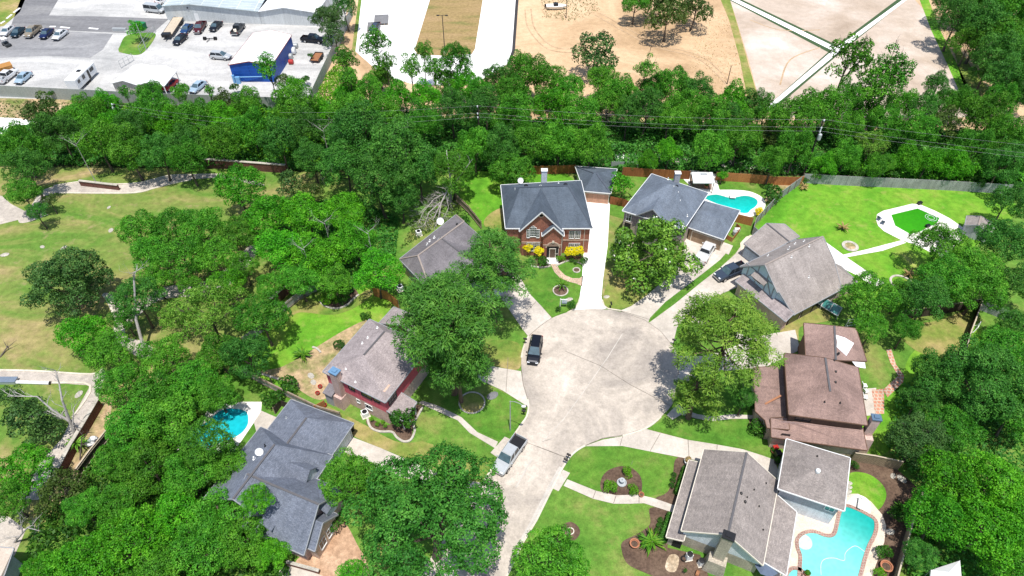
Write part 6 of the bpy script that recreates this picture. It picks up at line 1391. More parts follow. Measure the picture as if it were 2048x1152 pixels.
# bushes on the belt edges
for i, (x, y, rr, lb) in enumerate([(1265, 335, 10, 'low bush between the alley slab and the brown fence'), (1632, 350, 14, 'vine bush spilling on the left end of the grey fence'), (1708, 345, 16, 'bush behind the grey fence near its left third'), (1790, 350, 14, 'bush spilling over the middle of the grey fence'), (1950, 365, 16, 'bush at the right end of the grey fence'), (470, 175, 10, 'weedy bush at the foot of the cobalt wall'), (612, 160, 10, 'weedy bush inside the fence corner'), (102, 188, 7, 'weed growing at the foot of the metal fence'), (620, 112, 6, 'weed beside the utility trailer')]):
    T('shrub', x, y, rr, lb, zc=1.5)

# clipped hedges
def hedge(pix, w, h, label):
    pts = wpts(pix); rng = np.random.default_rng(len(label)); V = []
    for a, c in zip(pts, pts[1:]):
        L = (c - a).length; n = int(L * (w + 2 * h) * 110); t = rng.random((n, 1)); d = np.array((c - a)[:]) / L; q = np.array([-d[1], d[0], 0])
        s = rng.random(n); side = np.where(s < w / (w + 2 * h), 0, np.where(s < (w + h) / (w + 2 * h), 1, -1))[:, None]
        u = rng.uniform(-.5, .5, (n, 1)) * w; z = rng.random((n, 1)) * h
        off = np.where(side == 0, u, side * w / 2 * (1 - .12 * (z / h) ** 3)); zz = np.where(side == 0, h - .3 * (np.abs(u) / w) ** 3, z)
        Pp = np.array(a[:]) + t * L * d + off * q + zz * np.array([0, 0, 1]) + rng.normal(size=(n, 3)) * .03
        N = unit(np.where(side == 0, np.array([0, 0, 1.0]), side * q) + rng.normal(size=(n, 3)) * .5); V.append(leaves(rng, Pp, N, .14 * rng.uniform(.6, 1.4, n), .65))
    r = thing('hedge', label, 'hedge', pts[0]); me = quads_mesh('foliage', np.concatenate(V), M['leaf_shrub']); o = bpy.data.objects.new('foliage', me); COL.objects.link(o); o.parent = r; o.location = -pts[0]
    cb = MB()
    for a, c in zip(pts, pts[1:]): cb.bar(a + Vector((0, 0, h * .45)), c + Vector((0, 0, h * .45)), w * .75, h * .85)
    cb.build('branches', M['leaf_dark'], r)
hedge([(1372, 940), (1354, 992)], 1.0, .95, 'upper clipped hedge along the greige porch'); hedge([(1342, 1032), (1322, 1086)], 1.0, .95, 'lower clipped hedge along the greige porch')

# palms, sagos and other rosettes
def rosette(px, py, R, n, mat, label, name='palm_plant', cat='plant', hgt=.5, seed=0, wid=.16, droop=.6, stem=None):
    c = P(px, py); rng = random.Random(seed + int(px)); V = []
    r = thing(name, label, cat, c)
    for i in range(n):
        a = rng.uniform(0, 6.283); el = rng.uniform(.15, 1.25); L = R * rng.uniform(.7, 1.1); d = Vector((math.cos(a), math.sin(a), 0)); q = Vector((-d.y, d.x, 0)); seg = 5; prev = None
        for k in range(seg + 1):
            t = k / seg; p = d * (L * t * math.cos(el * (1 - .5 * t))) + Vector((0, 0, hgt + L * math.sin(el) * t - droop * L * t * t * .7)); w = wid * L * math.sin(math.pi * min(.97, .12 + .86 * t)) * .6
            cur = (p - q * w + Vector((0, 0, .04)), p + q * w + Vector((0, 0, .04)), p)
            if prev: V.append([prev[0], prev[2], cur[2], cur[0]]); V.append([prev[2], prev[1], cur[1], cur[2]])
            prev = cur
    me = quads_mesh('fronds', np.array([[list(v) for v in q] for q in V]), M[mat]); o = bpy.data.objects.new('fronds', me); COL.objects.link(o); o.parent = r
    mb = MB(); mb.lathe((0, 0, 0), [(.16, 0), (.2, hgt * .5), (.14, hgt + .1)], 8); mb.build('stem', M['bark'], r, local=True)
    return r
rosette(1303, 1088, 1.75, 46, 'leaf_palm', 'big leafy sago like clump in the lower mulch bed', seed=3, wid=.11); rosette(1290, 1085, 1.3, 26, 'leaf_palm', 'smaller leafy clump beside the terracotta pot', seed=5, wid=.11)
rosette(1123, 577, 1.35, 30, 'leaf_palm', 'spiky palm in the stone ring on the brick house lawn', seed=4, hgt=.8, wid=.08)
rosette(607, 714, 1.5, 40, 'leaf_palm', 'sago palm on the bare patch of the pink house lawn', seed=6, wid=.12)
rosette(1606, 378, 1.1, 26, 'leaf_straw', 'straw coloured palm by the grey fence corner', seed=7); rosette(1684, 460, 1.4, 34, 'leaf_straw', 'dried palm alone in the middle of the back lawn', seed=8, wid=.1); rosette(1815, 553, 1.3, 26, 'leaf_straw', 'dried palm at the shaded edge of the back lawn', seed=9)
rosette(160, 895, 1.7, 44, 'leaf_willow', 'pale leafy palm beside the timber rail fence', seed=10, wid=.1, hgt=1.0); rosette(1796, 1022, 1.1, 20, 'leaf_palm', 'palm in the shaded mulch strip', seed=11)

# bare and dead trees
def bare(base, segs, mat, label, name='bare_tree', cat='dead tree', seed=0, twigs=3, tl=1.4, depth=2, group=None):
    """segs: list of (points as (px,py,z) or world offsets, radius)"""
    r = thing(name, label, cat, base); rnd = random.Random(seed); mb = MB(); br = MB()
    def twig(p, d, L, rad, lev):
        pts = [p]; dd = d.copy()
        for k in range(3):
            dd = (dd + Vector((rnd.uniform(-.35, .35), rnd.uniform(-.35, .35), rnd.uniform(-.15, .3)))).normalized(); pts.append(pts[-1] + dd * L / 3)
        br.tube(pts, [rad, rad * .8, rad * .55, rad * .25], 5)
        if lev > 0:
            for q in range(3): twig(pts[rnd.choice((1, 2, 3))], (dd + Vector((rnd.uniform(-1, 1), rnd.uniform(-1, 1), rnd.uniform(-.3, .6)))).normalized(), L * .62, rad * .55, lev - 1)
    for i, (pts, rad) in enumerate(segs):
        pts = [Vector(p) for p in pts]; n = len(pts)
        (mb if i == 0 else br).tube(pts, [rad * (1 - .75 * k / max(1, n - 1)) for k in range(n)], 7)
        for k in range(1, n):
            for q in range(twigs if i else twigs // 2):
                p = pts[k - 1].lerp(pts[k], rnd.random()); d = ((pts[k] - pts[k - 1]).normalized() + Vector((rnd.uniform(-1, 1), rnd.uniform(-1, 1), rnd.uniform(-.2, .8)))).normalized()
                twig(p, d, tl * rnd.uniform(.6, 1.2), rad * .28, depth - 1)
    mb.build('trunk', mat, r); br.build('branches', mat, r)
    return r
B0 = P(290, 705); z = Vector((0, 0, 1))
bare(B0, [([B0, P(272, 640, 4.5), P(268, 560, 10), P(268, 545, 12)], .25), ([P(269, 625, 5.5), P(250, 590, 7)], .14), ([P(270, 618, 6.0), P(280, 598, 8.5)], .12), ([P(268, 545, 12), P(285, 535, 12.8)], .08), ([P(268, 545, 12), P(258, 548, 12.6)], .07)], M['bark_dead'], 'tall dead grey trunk standing bare beside the park path', seed=1, twigs=2, tl=1.4)
B0 = P(153, 874); bare(B0, [([B0, P(143, 850, 2.2), P(130, 825, 4.2)], .34), ([P(142, 848, 2.4), P(124, 800, 6.5), P(118, 765, 8.5), P(111, 740, 10)], .17), ([P(138, 842, 3), P(105, 820, 5.0), P(74, 793, 7), P(15, 792, 8)], .16), ([P(145, 850, 2.4), P(148, 815, 4.6), P(158, 800, 5.5)], .1), ([P(138, 842, 3), P(95, 822, 4.5), P(70, 832, 5)], .10)], M['bark_dead'], 'bare white limbed tree leaning over the boundary wall', seed=2, twigs=3, tl=1.5)
B0 = P(888, 410); bare(B0, [([P(905, 362, 5.2), P(893, 385, 3.2), P(880, 410, 1.4), P(866, 440, .5)], .22), ([P(893, 385, 3.2), P(868, 398, 1.8), P(846, 425, .7), P(838, 445, .4)], .12), ([P(880, 405, 1.5), P(858, 425, .8), P(848, 452, .4)], .12), ([P(882, 408, 1.4), P(876, 440, .8), P(868, 458, .3)], .10), ([P(893, 390, 2.6), P(897, 415, 1), P(886, 440, .4)], .08), ([P(880, 410, 1.3), P(850, 415, 1), P(838, 430, .6)], .08)], M['bark_dead'], 'big dead limb fallen to the ground behind the grey house', name='fallen_limb', cat='fallen limb', seed=3, twigs=6, tl=1.6, depth=3)
B0 = P(901, 405); bare(B0, [([B0, P(903, 375, 4), P(896, 330, 8), P(893, 300, 10)], .2), ([P(903, 375, 4.2), P(925, 345, 7), P(945, 318, 9.5)], .1), ([P(900, 355, 5.5), P(912, 325, 8.5), P(920, 318, 9.4)], .08)], M['bark_dead'], 'pale bare stem above the fallen limb', seed=4, twigs=1, tl=.9)
B0 = P(0, 715); bare(B0, [([B0, P(14, 695, .4), P(16, 690, .8)], .12), ([P(12, 698, .4), P(33, 680, 1.0)], .07), ([P(14, 694, .4), P(6, 680, 1.0)], .06)], M['bark_dark'], 'dark fallen branch on the park lawn at the left edge', name='fallen_branch', cat='branch', seed=5, twigs=0)
B0 = P(28, 1085); bare(B0, [([B0, P(55, 1055, 3.5), P(66, 1050, 4.5)], .13), ([P(45, 1065, 2.5), P(40, 1035, 5)], .08), ([P(55, 1055, 3.5), P(80, 1062, 4.5)], .07), ([P(40, 1072, 2), P(12, 1075, 2.5)], .07)], M['bark_dead'], 'bare grey branches reaching over the beige flat roof', seed=6, twigs=4, tl=1.3)
B0 = P(160, 920); bare(B0, [([B0, P(163, 880, 2), P(165, 865, 3)], .10), ([P(163, 880, 2), P(180, 860, 3)], .06), ([P(163, 890, 1.5), P(190, 882, 2.4)], .06), ([P(165, 870, 2.5), P(150, 850, 3.6)], .05)], M['bark_dark'], 'small leafless sapling between the wall and the rail fence', seed=7, twigs=4, tl=1.0)
for i, (x, y, lb) in enumerate(((606, 492, 'bleached dead twigs sticking out of the bright elm'), (648, 440, 'bleached dead fork above the bright elms'), (735, 460, 'bleached dead twigs near the grey hip roof'), (805, 255, 'bleached dead twigs in the broad dark oak'), (150, 285, 'tangle of bare grey twigs in the upper left belt'), (645, 255, 'bare pale twigs beside the dark oak of the belt'))):
    B0 = P(x, y + 30, 3); p = P(x, y, 9.5); bare(Vector((B0.x, B0.y, 0)), [([Vector((p.x, p.y, 0)), Vector((p.x, p.y, 6)), p], .09), ([p - z * .4, p + Vector((1.4, .2, .8))], .05), ([p - z * .8, p + Vector((-1.6, .1, .6))], .05)], M['bark_dead'], lb, seed=20 + i, twigs=4, tl=1.5)
B0 = P(1440, 742); 
B0 = P(650, 370); bare(B0, [([B0, P(640, 350, 2.5)], .08), ([P(645, 360, 1.2), P(632, 345, 3)], .05), ([P(646, 360, 1.2), P(655, 342, 3)], .05)], M['bark_dead'], 'leafless grey sapling between the cedar and the dark oaks', seed=31, twigs=5, tl=1.0)

# ground cover under and between the trees
from mathutils.geometry import intersect_point_tri_2d
def inside(poly, X, Y):
    n = len(poly); r = np.zeros(len(X), bool); j = n - 1
    for i in range(n):
        xi, yi, xj, yj = poly[i].x, poly[i].y, poly[j].x, poly[j].y
        c = ((yi > Y) != (yj > Y)) & (X < (xj - xi) * (Y - yi) / (yj - yi + 1e-9) + xi); r ^= c; j = i
    return r
def cover(name, pix, n, leaf, hmax, mat, seed, holes=()):
    poly = wpts(pix); rng = np.random.default_rng(seed); x0, x1 = min(p.x for p in poly), max(p.x for p in poly); y0, y1 = min(p.y for p in poly), max(p.y for p in poly)
    X = rng.uniform(x0, x1, n); Y = rng.uniform(y0, y1, n); k = inside(poly, X, Y)
    for h in holes: k &= ~inside(wpts(h), X, Y)
    X, Y = X[k], Y[k]; hump = np.clip(.5 + .5 * np.sin(X * .55 + 1.3 * np.sin(Y * .31)) * np.sin(Y * .6 + np.sin(X * .27)), 0, 1) ** 1.3
    Z = hump * hmax * rng.uniform(.25, 1.0, len(X)) + .05; Pp = np.stack([X, Y, Z], 1); N = unit(np.array([0, 0, .9]) + rng.normal(size=Pp.shape) * .6)
    me = quads_mesh(name, leaves(rng, Pp, N, leaf * rng.uniform(.6, 1.5, len(X)), .6), M[mat]); o = bpy.data.objects.new(name, me); COL.objects.link(o); tag(o, kind='stuff')
cover('undergrowth', [(60, 250), (150, 214), (440, 214), (640, 210), (900, 240), (1300, 245), (1700, 262), (2100, 262), (2100, 378), (1610, 350), (1030, 342), (640, 344), (440, 338), (-60, 330), (-60, 275)], 170000, .5, 2.2, 'leaf_dark', 1)
cover('undergrowth', [(440, 226), (640, 214), (660, 260), (640, 335), (430, 310), (160, 300), (120, 262), (200, 220)], 24000, .5, 2.6, 'leaf_lime', 2)
cover('undergrowth', [(1610, 350), (2100, 378), (2100, 330), (1620, 318)], 14000, .45, 2.6, 'leaf_bright', 3)
cover('undergrowth', [(560, 420), (700, 390), (800, 440), (790, 520), (700, 590), (600, 560), (540, 500)], 16000, .4, 1.4, 'leaf_dark', 4)
cover('undergrowth', [(210, 880), (330, 760), (450, 730), (440, 830), (470, 900), (470, 980), (560, 1080), (590, 1180), (60, 1230), (60, 1050), (150, 960)], 30000, .4, 1.6, 'leaf_shrub', 5, holes=[[(365, 880), (440, 818), (524, 804), (522, 830), (470, 900), (400, 912)]])
cover('undergrowth', [(1790, 780), (1960, 690), (2150, 700), (2300, 1250), (1800, 1200), (1840, 980), (1800, 930), (1770, 900)], 30000, .4, 1.5, 'leaf_dark', 6)
cover('weeds', [(640, 165), (690, 110), (715, 160), (700, 228), (628, 232)], 6000, .4, .9, 'leaf_lime', 7)
cover('undergrowth', [(1880, 0), (1960, 100), (2010, 200), (2200, 260), (2300, 0)], 40000, .6, 3.0, 'leaf_dark', 8)
cover('weeds', [(830, 440), (870, 400), (910, 400), (945, 430), (900, 440), (850, 470), (800, 500)], 3500, .3, .6, 'leaf_olive', 9)
cover('weeds', [(1390, 60), (1450, 20), (1500, 190), (1440, 200), (1380, 140)], 1300, .22, .2, 'leaf_straw', 10)
cover('weeds', [(1080, -10), (1190, -10), (1200, 20), (1150, 45), (1085, 35)], 1050, .3, .25, 'leaf_olive', 11)
cover('weeds', [(1850, 20), (1900, 60), (1990, 210), (1940, 215), (1890, 120)], 1800, .3, .25, 'leaf_olive', 12)
cover('weeds', [(-60, 200), (190, 206), (140, 225), (60, 235), (-60, 240)], 900, .4, .35, 'leaf_olive', 13)
# ================================================================== POOLS
def pool(label, pix, mat, coping=None, cw=.35, name='swimming_pool', smooth=True, sub=5):
    pts = smooth_loop(pix, True, sub) if smooth else pix
    W_ = wpts(pts); c = sum(W_, Vector((0, 0, 0))) / len(W_)
    r = thing(name, label, 'pool', (c.x, c.y, 0))
    mb = MB(); tri = tessellate_polygon([W_]); fs = []
    for t in tri:
        a, q, e = [W_[i] for i in t]
        if (q - a).cross(e - a).z < 0: t = t[::-1]
        fs.append(tuple(t))
    mb.add([(v.x, v.y, .10) for v in W_], fs); mb.build('water', mat, r)
    cb = MB(); ribbon(cb, W_, cw, .17, 0.0, closed=True); cb.build('coping', coping or M['deck_white'], r)
    return r, W_
a0, a1 = P(1720, 1020), P(1620, 1130); ax = (a1 - a0).normalized()
wm1 = water_mat('aqua_pool_water', (.012, .38, .33), (.20, .66, .61), ax, -5.0, 2.5)
sheet('pool_deck', [(1562, 1020), (1596, 1026), (1655, 1047), (1676, 1022), (1690, 988), (1716, 988), (1742, 1004), (1764, 1030), (1772, 1052), (1768, 1085), (1758, 1112), (1746, 1145), (1730, 1200), (1560, 1220), (1530, 1200)], 6, M['deck'])
r5, _ = pool('aqua swimming pool with brick coping behind the white gabled house', [(1690, 1012), (1711, 1018), (1735, 1030), (1749, 1040), (1752, 1054), (1748, 1072), (1738, 1092), (1729, 1118), (1719, 1155), (1700, 1215), (1640, 1235), (1598, 1190), (1598, 1150), (1600, 1115), (1594, 1094), (1595, 1077), (1609, 1066), (1628, 1064), (1648, 1071), (1661, 1072), (1669, 1065), (1674, 1045), (1679, 1024)], wm1, M['coping'], .42)
st = MB(); c = P(1607, 1084); st.lathe(Vector((c.x, c.y, 0)), [(.95, 0), (.95, .112), (.9, .115)], 20); st.build('step_shelf', flat('submerged_step', (.52, .78, .76), .3), r5)
db = MB(); a, c = P(1722, 998, .55), P(1719, 1017, .55); db.bar(a, c, .45, .07); db.build('diving_board', M['white'], r5); db2 = MB(); db2.box(Vector((a.x, a.y, .26)), (.5, .5, .5)); db2.build('board_stand', M['grey_box'], r5)
sheet('pool_apron', [(1694, 1010), (1702, 996), (1716, 990), (1734, 998), (1741, 1012), (1738, 1028), (1716, 1018)], 7, M['deck_white'], smooth=True)
hs = MB(); pts = [P(x, y, .13) for x, y in smooth_loop([(1642, 1150), (1642, 1128), (1650, 1118), (1668, 1116), (1688, 1121), (1690, 1108), (1698, 1098), (1712, 1092), (1730, 1104)], False, 5)]; hs.tube(pts, [.035] * len(pts), 5)
o = hs.build('pool_hose', M['insul']); tag(o, 'pale cleaning hose floating in the aqua pool', 'hose')
r, _ = pool('small round hot tub at the bottom edge beside the aqua pool', [(1572, 1152), (1583, 1138), (1600, 1140), (1608, 1152), (1600, 1166), (1580, 1168)], wm1, M['coping'], .4, name='hot_tub')
for i, (x, y) in enumerate(((1698, 967), (1698, 975), (1697, 983), (1696, 990))):
    c = P(x, y); mb = MB(); mb.lathe((0, 0, 0), [(.32, 0), (.32, .06), (.28, .08)], 10, 1.2, .8); o = mb.build('stepping_stone', M['stone_edge'], local=True); o.location = (c.x, c.y, .06); tag(o, 'pale stepping stone in the row along the garage wing of the pool house', 'stepping stone', 'stepping stones beside the garage wing')
wm2 = water_mat('turquoise_pool_water', (.008, .52, .48), (.012, .30, .24), (0, 1, 0), -3.0, 4.5)
sheet('pool_deck', [(1396, 380), (1435, 380), (1465, 380), (1493, 382), (1512, 388), (1526, 397), (1531, 409), (1527, 420), (1516, 426), (1506, 433), (1490, 435), (1474, 432), (1460, 425), (1408, 403), (1400, 390)], 5, M['deck_white'], smooth=True)
r2, _ = pool('turquoise kidney shaped pool behind the blue grey house', [(1408, 399), (1413, 392), (1431, 389), (1444, 391.5), (1457, 395), (1470, 394.5), (1488, 391.5), (1503, 394), (1514, 400), (1516.5, 408), (1511, 416), (1502, 422), (1496, 428), (1482, 428), (1460, 420)], wm2, M['deck_white'], .3)
bd = MB(); bd.bar(P(1464, 388, .5), P(1466, 396, .5), 1.0, .08); bd.build('diving_board', M['white'], r2)
wm3 = water_mat('green_algae_water', (.040, .30, .004), (.022, .22, .004), (1, .6, 0), -6, 9, .35, .2)
sheet('pool_deck', [(1752, 440), (1754, 429), (1766, 422), (1795, 415), (1824, 408), (1839, 409), (1870, 422), (1899, 437), (1925, 455), (1930, 475), (1900, 500), (1860, 505), (1838, 493), (1801, 480), (1768, 463), (1756, 452)], 5, M['deck_white'])
r3, _ = pool('neglected pool with algae green water on the back lawn', [(1780, 430), (1834, 417), (1880, 437), (1872, 452), (1858, 455), (1845, 464), (1820, 471), (1788, 453)], wm3, M['deck_white'], .3, smooth=False)
hr = MB(); c = P(1862, 435, .14)
for rr in (.95, .55): hr.tube([c + Vector((rr * math.cos(t * .35), rr * math.sin(t * .35), 0)) for t in range(19)], [.035] * 19, 5)
o = hr.build('pool_hose', M['insul']); tag(o, 'white hose coiled in rings on the algae green pool', 'hose')
sheet('grey_terrace', [(1866, 470), (1890, 462), (1910, 500), (1880, 520)], 6, M['asphalt'])
wm4 = water_mat('cyan_pool_water', (.02, .56, .62), (.01, .42, .50), (1, 0, 0), -6, 5)
sheet('pool_deck', [(420, 812), (486, 804), (524, 804), (522, 828), (505, 850), (470, 902), (440, 906), (400, 916), (355, 900), (360, 870), (400, 850)], 5, M['deck_white'])
sheet('patio', [(508, 845), (523, 822), (560, 838), (545, 862), (515, 872)], 6, M['drive'])
r4, _ = pool('cyan swimming pool half hidden under the grove oaks', [(500, 839), (494, 822), (466, 816), (438, 822), (410, 846), (372, 866), (366, 888), (400, 902), (440, 890), (478, 874), (496, 856)], wm4, M['deck_white'], .35)

# ================================================================== FENCES AND WALLS
def fence(pix, h, mat, label, post=None, rail=False, cap=None, every=2.4, name='wood_fence', z0=0.0, rails_only=False, base=True, pw=.1):
    pts = wpts(pix) if base else [Vector((v.x, v.y, 0)) for v in [P(x, y, h) for x, y in pix]]
    r = thing(name, label, 'fence', pts[0]); mb = MB(); rb = MB(); n = 0
    for a, c in zip(pts, pts[1:]):
        if not rails_only: mb.bar(a + Vector((0, 0, h / 2)), c + Vector((0, 0, h / 2)), .05, h)
        d = (c - a).normalized(); q = Vector((d.y, -d.x, 0))
        if rails_only:
            for zz in (.25, h * .55, h - .08): rb.bar(a + Vector((0, 0, zz)), c + Vector((0, 0, zz)), .05, .05 if post is M['galv'] else .12)
        elif rail:
            for zz in (.35, h * .85): rb.bar(a + q * .06 + Vector((0, 0, zz)), c + q * .06 + Vector((0, 0, zz)), .05, .1)
        if cap: rb.bar(a + Vector((0, 0, h + .03)), c + Vector((0, 0, h + .03)), .16, .06)
    if mb.v: mb.build('board_panel', mat, r)
    if rb.v: rb.build('rail', cap or post or M['wood'], r)
    for a, c in zip(pts, pts[1:]):
        L = (c - a).length; k = max(1, int(round(L / every))); d = (c - a).normalized(); q = Vector((d.y, -d.x, 0))
        for i in range(k + (1 if c is pts[-1] else 0)):
            if n > 70: break
            p = a + d * (L * i / k) + (q * -.09 if not rails_only else Vector((0, 0, 0))); n += 1
            pm = MB(); pm.bar(p, p + Vector((0, 0, h + .05)), pw, pw); pm.build('post', post or M['wood'], r)
    return r
fence([(1036, 350), (1126, 347.5), (1150, 346)], 1.9, M['fence_brown'], 'reddish brown picket fence behind the brick house')
fence([(1244, 351), (1300, 355), (1378, 359)], 1.9, M['fence_brown'], 'reddish brown picket fence behind the young tree and blue grey house')
fence([(1430, 361), (1500, 365.5), (1545, 370), (1590, 371), (1603, 369)], 1.9, M['fence_orange'], 'bright cedar fence behind the turquoise pool lawn')
fence([(1603, 366), (1690, 371), (1800, 376), (1900, 381), (2016, 388)], 2.1, M['fence_grey'], 'long weathered grey fence along the back lawn', rail=False)
fence([(1601, 368), (1560, 398), (1540, 418), (1508, 452), (1503, 470), (1512, 478)], 1.9, M['fence_grey'], 'grey fence between the turquoise pool and the back lawn')
fence([(1470, 444), (1502, 452)], 1.8, M['fence_orange'], 'short cedar gate between garage wing and grey fence', name='gate_fence')
fence([(1219, 408), (1242, 412), (1262, 420)], 1.7, M['fence_brown'], 'short dark red fence beside the white driveway', name='gate_fence')
fence([(912, 403), (938, 428), (962, 458)], 1.8, M['fence_tan'], 'brown rail backed fence beside the bright side lawn', rail=True)
fence([(748, 592), (776, 600), (798, 618)], 1.9, M['fence_orange'], 'orange fence panel at the corner of the weathered grey house')
fence([(480, 744), (530, 772), (590, 802), (640, 826), (682, 838)], 1.5, M['fence_grey'], 'long grey rail topped fence between pink house and pool garden', rail=True, cap=M['wood'])
fence([(552, 828), (563, 812), (580, 818)], 1.4, M['fence_dark'], 'dark short fence at the back of the charcoal house', name='gate_fence')
fence([(560, 634), (600, 600), (640, 578)], 1.7, M['fence_grey'], 'grey paling fence above the pink house lawn', rail=True); fence([(490, 690), (530, 660)], 1.7, M['fence_grey'], 'grey paling fence glimpsed under the grove trees')
fence([(632, 826), (652, 815)], 1.6, M['fence_orange'], 'small cedar gate beside the pink house chimney', name='gate_fence')
fence([(164, 952), (190, 916), (224, 874)], 1.7, M['fence_dark'], 'timber rail fence beside the pale palm', rail=True, cap=M['wood_pale'])
fence([(1954, 618), (1930, 680), (1914, 738)], 2.0, M['fence_dark'], 'dark fence with pale top running down the right gardens', cap=M['wood_pale']); fence([(1800, 640), (1880, 628), (1952, 616)], 1.9, M['fence_dark'], 'dark fence half hidden under the shady oak', cap=M['wood'])
fence([(1954, 618), (1985, 630), (2016, 644)], 1.9, M['fence_grey'], 'grey paling fence behind the small white goal frame')
fence([(1700, 922), (1740, 928), (1795, 940)], 1.9, M['fence_tan'], 'tan fence between the brown house and the mulch garden', cap=M['wood_pale'])
fence([(1832, 1000), (1812, 1062), (1784, 1160), (1770, 1220)], 1.9, M['fence_tan'], 'tan fence with pale top along the mulch strip', cap=M['wood_pale'])
fence([(1620, 900), (1690, 916), (1740, 924)], 1.0, M['fence_tan'], 'low timber edge of the narrow terrace', name='low_fence')
fence([(1690, 655), (1750, 645)], 1.7, M['fence_grey'], 'pale railed gate fence behind the brown house', rails_only=True, post=M['white'])
fence([(1222, 334), (1278, 334)], 1.2, M['galv'], 'thin wire gate across the alley slab', rails_only=False and True, post=M['wood_pole'], name='wire_gate', pw=.07)
# metal fence of the commercial yard: tall sheets
fence([(-260, 190), (0, 193), (182, 202), (290, 208), (432, 213), (520, 216), (620, 220)], 2.7, M['metal_grey'], 'tall pale metal sheet fence in front of the parking lot', post=M['galv'], every=12, name='metal_fence')
fence([(620, 220), (648, 158), (676, 98), (706, 32)], 2.7, M['metal_grey'], 'tall metal sheet fence climbing beside the sandy slope', post=M['galv'], every=9, name='metal_fence')
# chain link gate and fence in the lot
fence([(243, 137), (268, 122)], 1.9, M['galv'], 'open mesh gate beside the twin gabled shed', rails_only=True, post=M['galv'], name='mesh_gate', every=1.5, pw=.06)
fence([(281, 107), (312, 64)], 1.8, M['galv'], 'thin mesh fence along the grass island', rails_only=True, post=M['galv'], name='mesh_fence', every=4, pw=.05)
# brick boundary walls
def brick_wall(pix, h, label, cap=.5):
    pts = wpts(pix); r = thing('brick_wall', label, 'wall', pts[0]); mb = MB(); cb = MB()
    for a, c in zip(pts, pts[1:]): mb.bar(a + Vector((0, 0, h / 2)), c + Vector((0, 0, h / 2)), .3, h); cb.bar(a + Vector((0, 0, h + .05)), c + Vector((0, 0, h + .05)), cap, .1)
    mb.build('brickwork', M['brick_dark'], r); cb.build('coping', M['stone_edge'], r)
brick_wall([(400, 333), (470, 338), (575, 346)], 1.8, 'long brick boundary wall behind the park lawn'); brick_wall([(163, 371), (205, 376), (240, 380)], 1.1, 'low brick wall along the bend of the park path')
brick_wall([(546, 615), (580, 584)], 1.8, 'brick wall stub beside the grey paling fence'); brick_wall([(205, 812), (176, 862), (150, 905), (124, 956)], 1.6, 'brick wall with pale coping along the park road')
brick_wall([(640, 1146), (575, 1128)], .6, 'low pale wall by the bottom patio', .35)

# ================================================================== VEHICLES
def paint(name, c, metal=.3, rough=.25): 
    m = flat(name, c, rough, metal, .5, .04); return m
def loft(mb, st):
    """st: (x, zbottom, ztop, half width) stations"""
    vs = []; fs = []; n = 8
    for x, zb, zt, w in st:
        s = min(.14, (zt - zb) * .3)
        vs += [(x, -w * .94, zb), (x, -w, zb + s), (x, -w, zt - s), (x, -w + .11, zt), (x, w - .11, zt), (x, w, zt - s), (x, w, zb + s), (x, w * .94, zb)]
    for i in range(len(st) - 1):
        for k in range(n): k2 = (k + 1) % n; fs.append((i * n + k, (i + 1) * n + k, (i + 1) * n + k2, i * n + k2))
    fs.append(tuple(range(n))); fs.append(tuple((len(st) - 1) * n + k for k in range(n))[::-1]); mb.add(vs, fs)
KIND = dict(
 sedan=dict(L=4.8, W=.91, b=[(-2.4, .42, .70, .76), (-2.3, .3, .93, .84), (-1.5, .24, 1.0, .91), (0, .24, .97, .91), (1.0, .24, .95, .91), (1.9, .26, .82, .87), (2.3, .3, .70, .78), (2.4, .4, .58, .70)], g=(-1.95, 1.15, .82, -1.15, .30, .60, .95, 1.42), w=(1.42, -1.42, .33)),
 suv=dict(L=4.85, W=.95, b=[(-2.44, .5, .80, .66), (-2.38, .36, 1.02, .80), (-2.1, .3, 1.07, .89), (-1.4, .28, 1.08, .94), (0, .28, 1.06, .95), (1.0, .28, 1.04, .95), (1.7, .3, .98, .92), (2.15, .34, .86, .83), (2.36, .4, .74, .70), (2.44, .5, .62, .56)], g=(-2.25, 1.25, .84, -1.95, .30, .62, 1.04, 1.66), w=(1.45, -1.4, .38)),
 pickup=dict(L=5.8, W=.99, b=[(-.98, .4, 1.12, .97), (0, .38, 1.12, .98), (1.15, .38, 1.12, .98), (1.9, .4, 1.10, .96), (2.6, .42, 1.0, .92), (2.86, .5, .85, .86)], g=(-.96, 1.45, .88, -.80, .68, .72, 1.10, 1.83), w=(1.85, -1.75, .41)),
 van=dict(L=5.4, W=1.0, b=[(-2.7, .45, 1.2, .95), (-2.6, .35, 1.25, 1.0), (0, .33, 1.25, 1.0), (1.5, .33, 1.2, 1.0), (2.2, .36, 1.08, .95), (2.65, .45, .85, .84)], g=(-2.62, 1.95, .97, -2.55, 1.25, .82, 1.2, 2.05), w=(1.75, -1.65, .37)))
WINDSCREEN = flat('windscreen_glass', (.07, .115, .14), .05, spec=1.0, var=.3, scale=1.5)  # base colour lifted toward blue in place of reflected sky
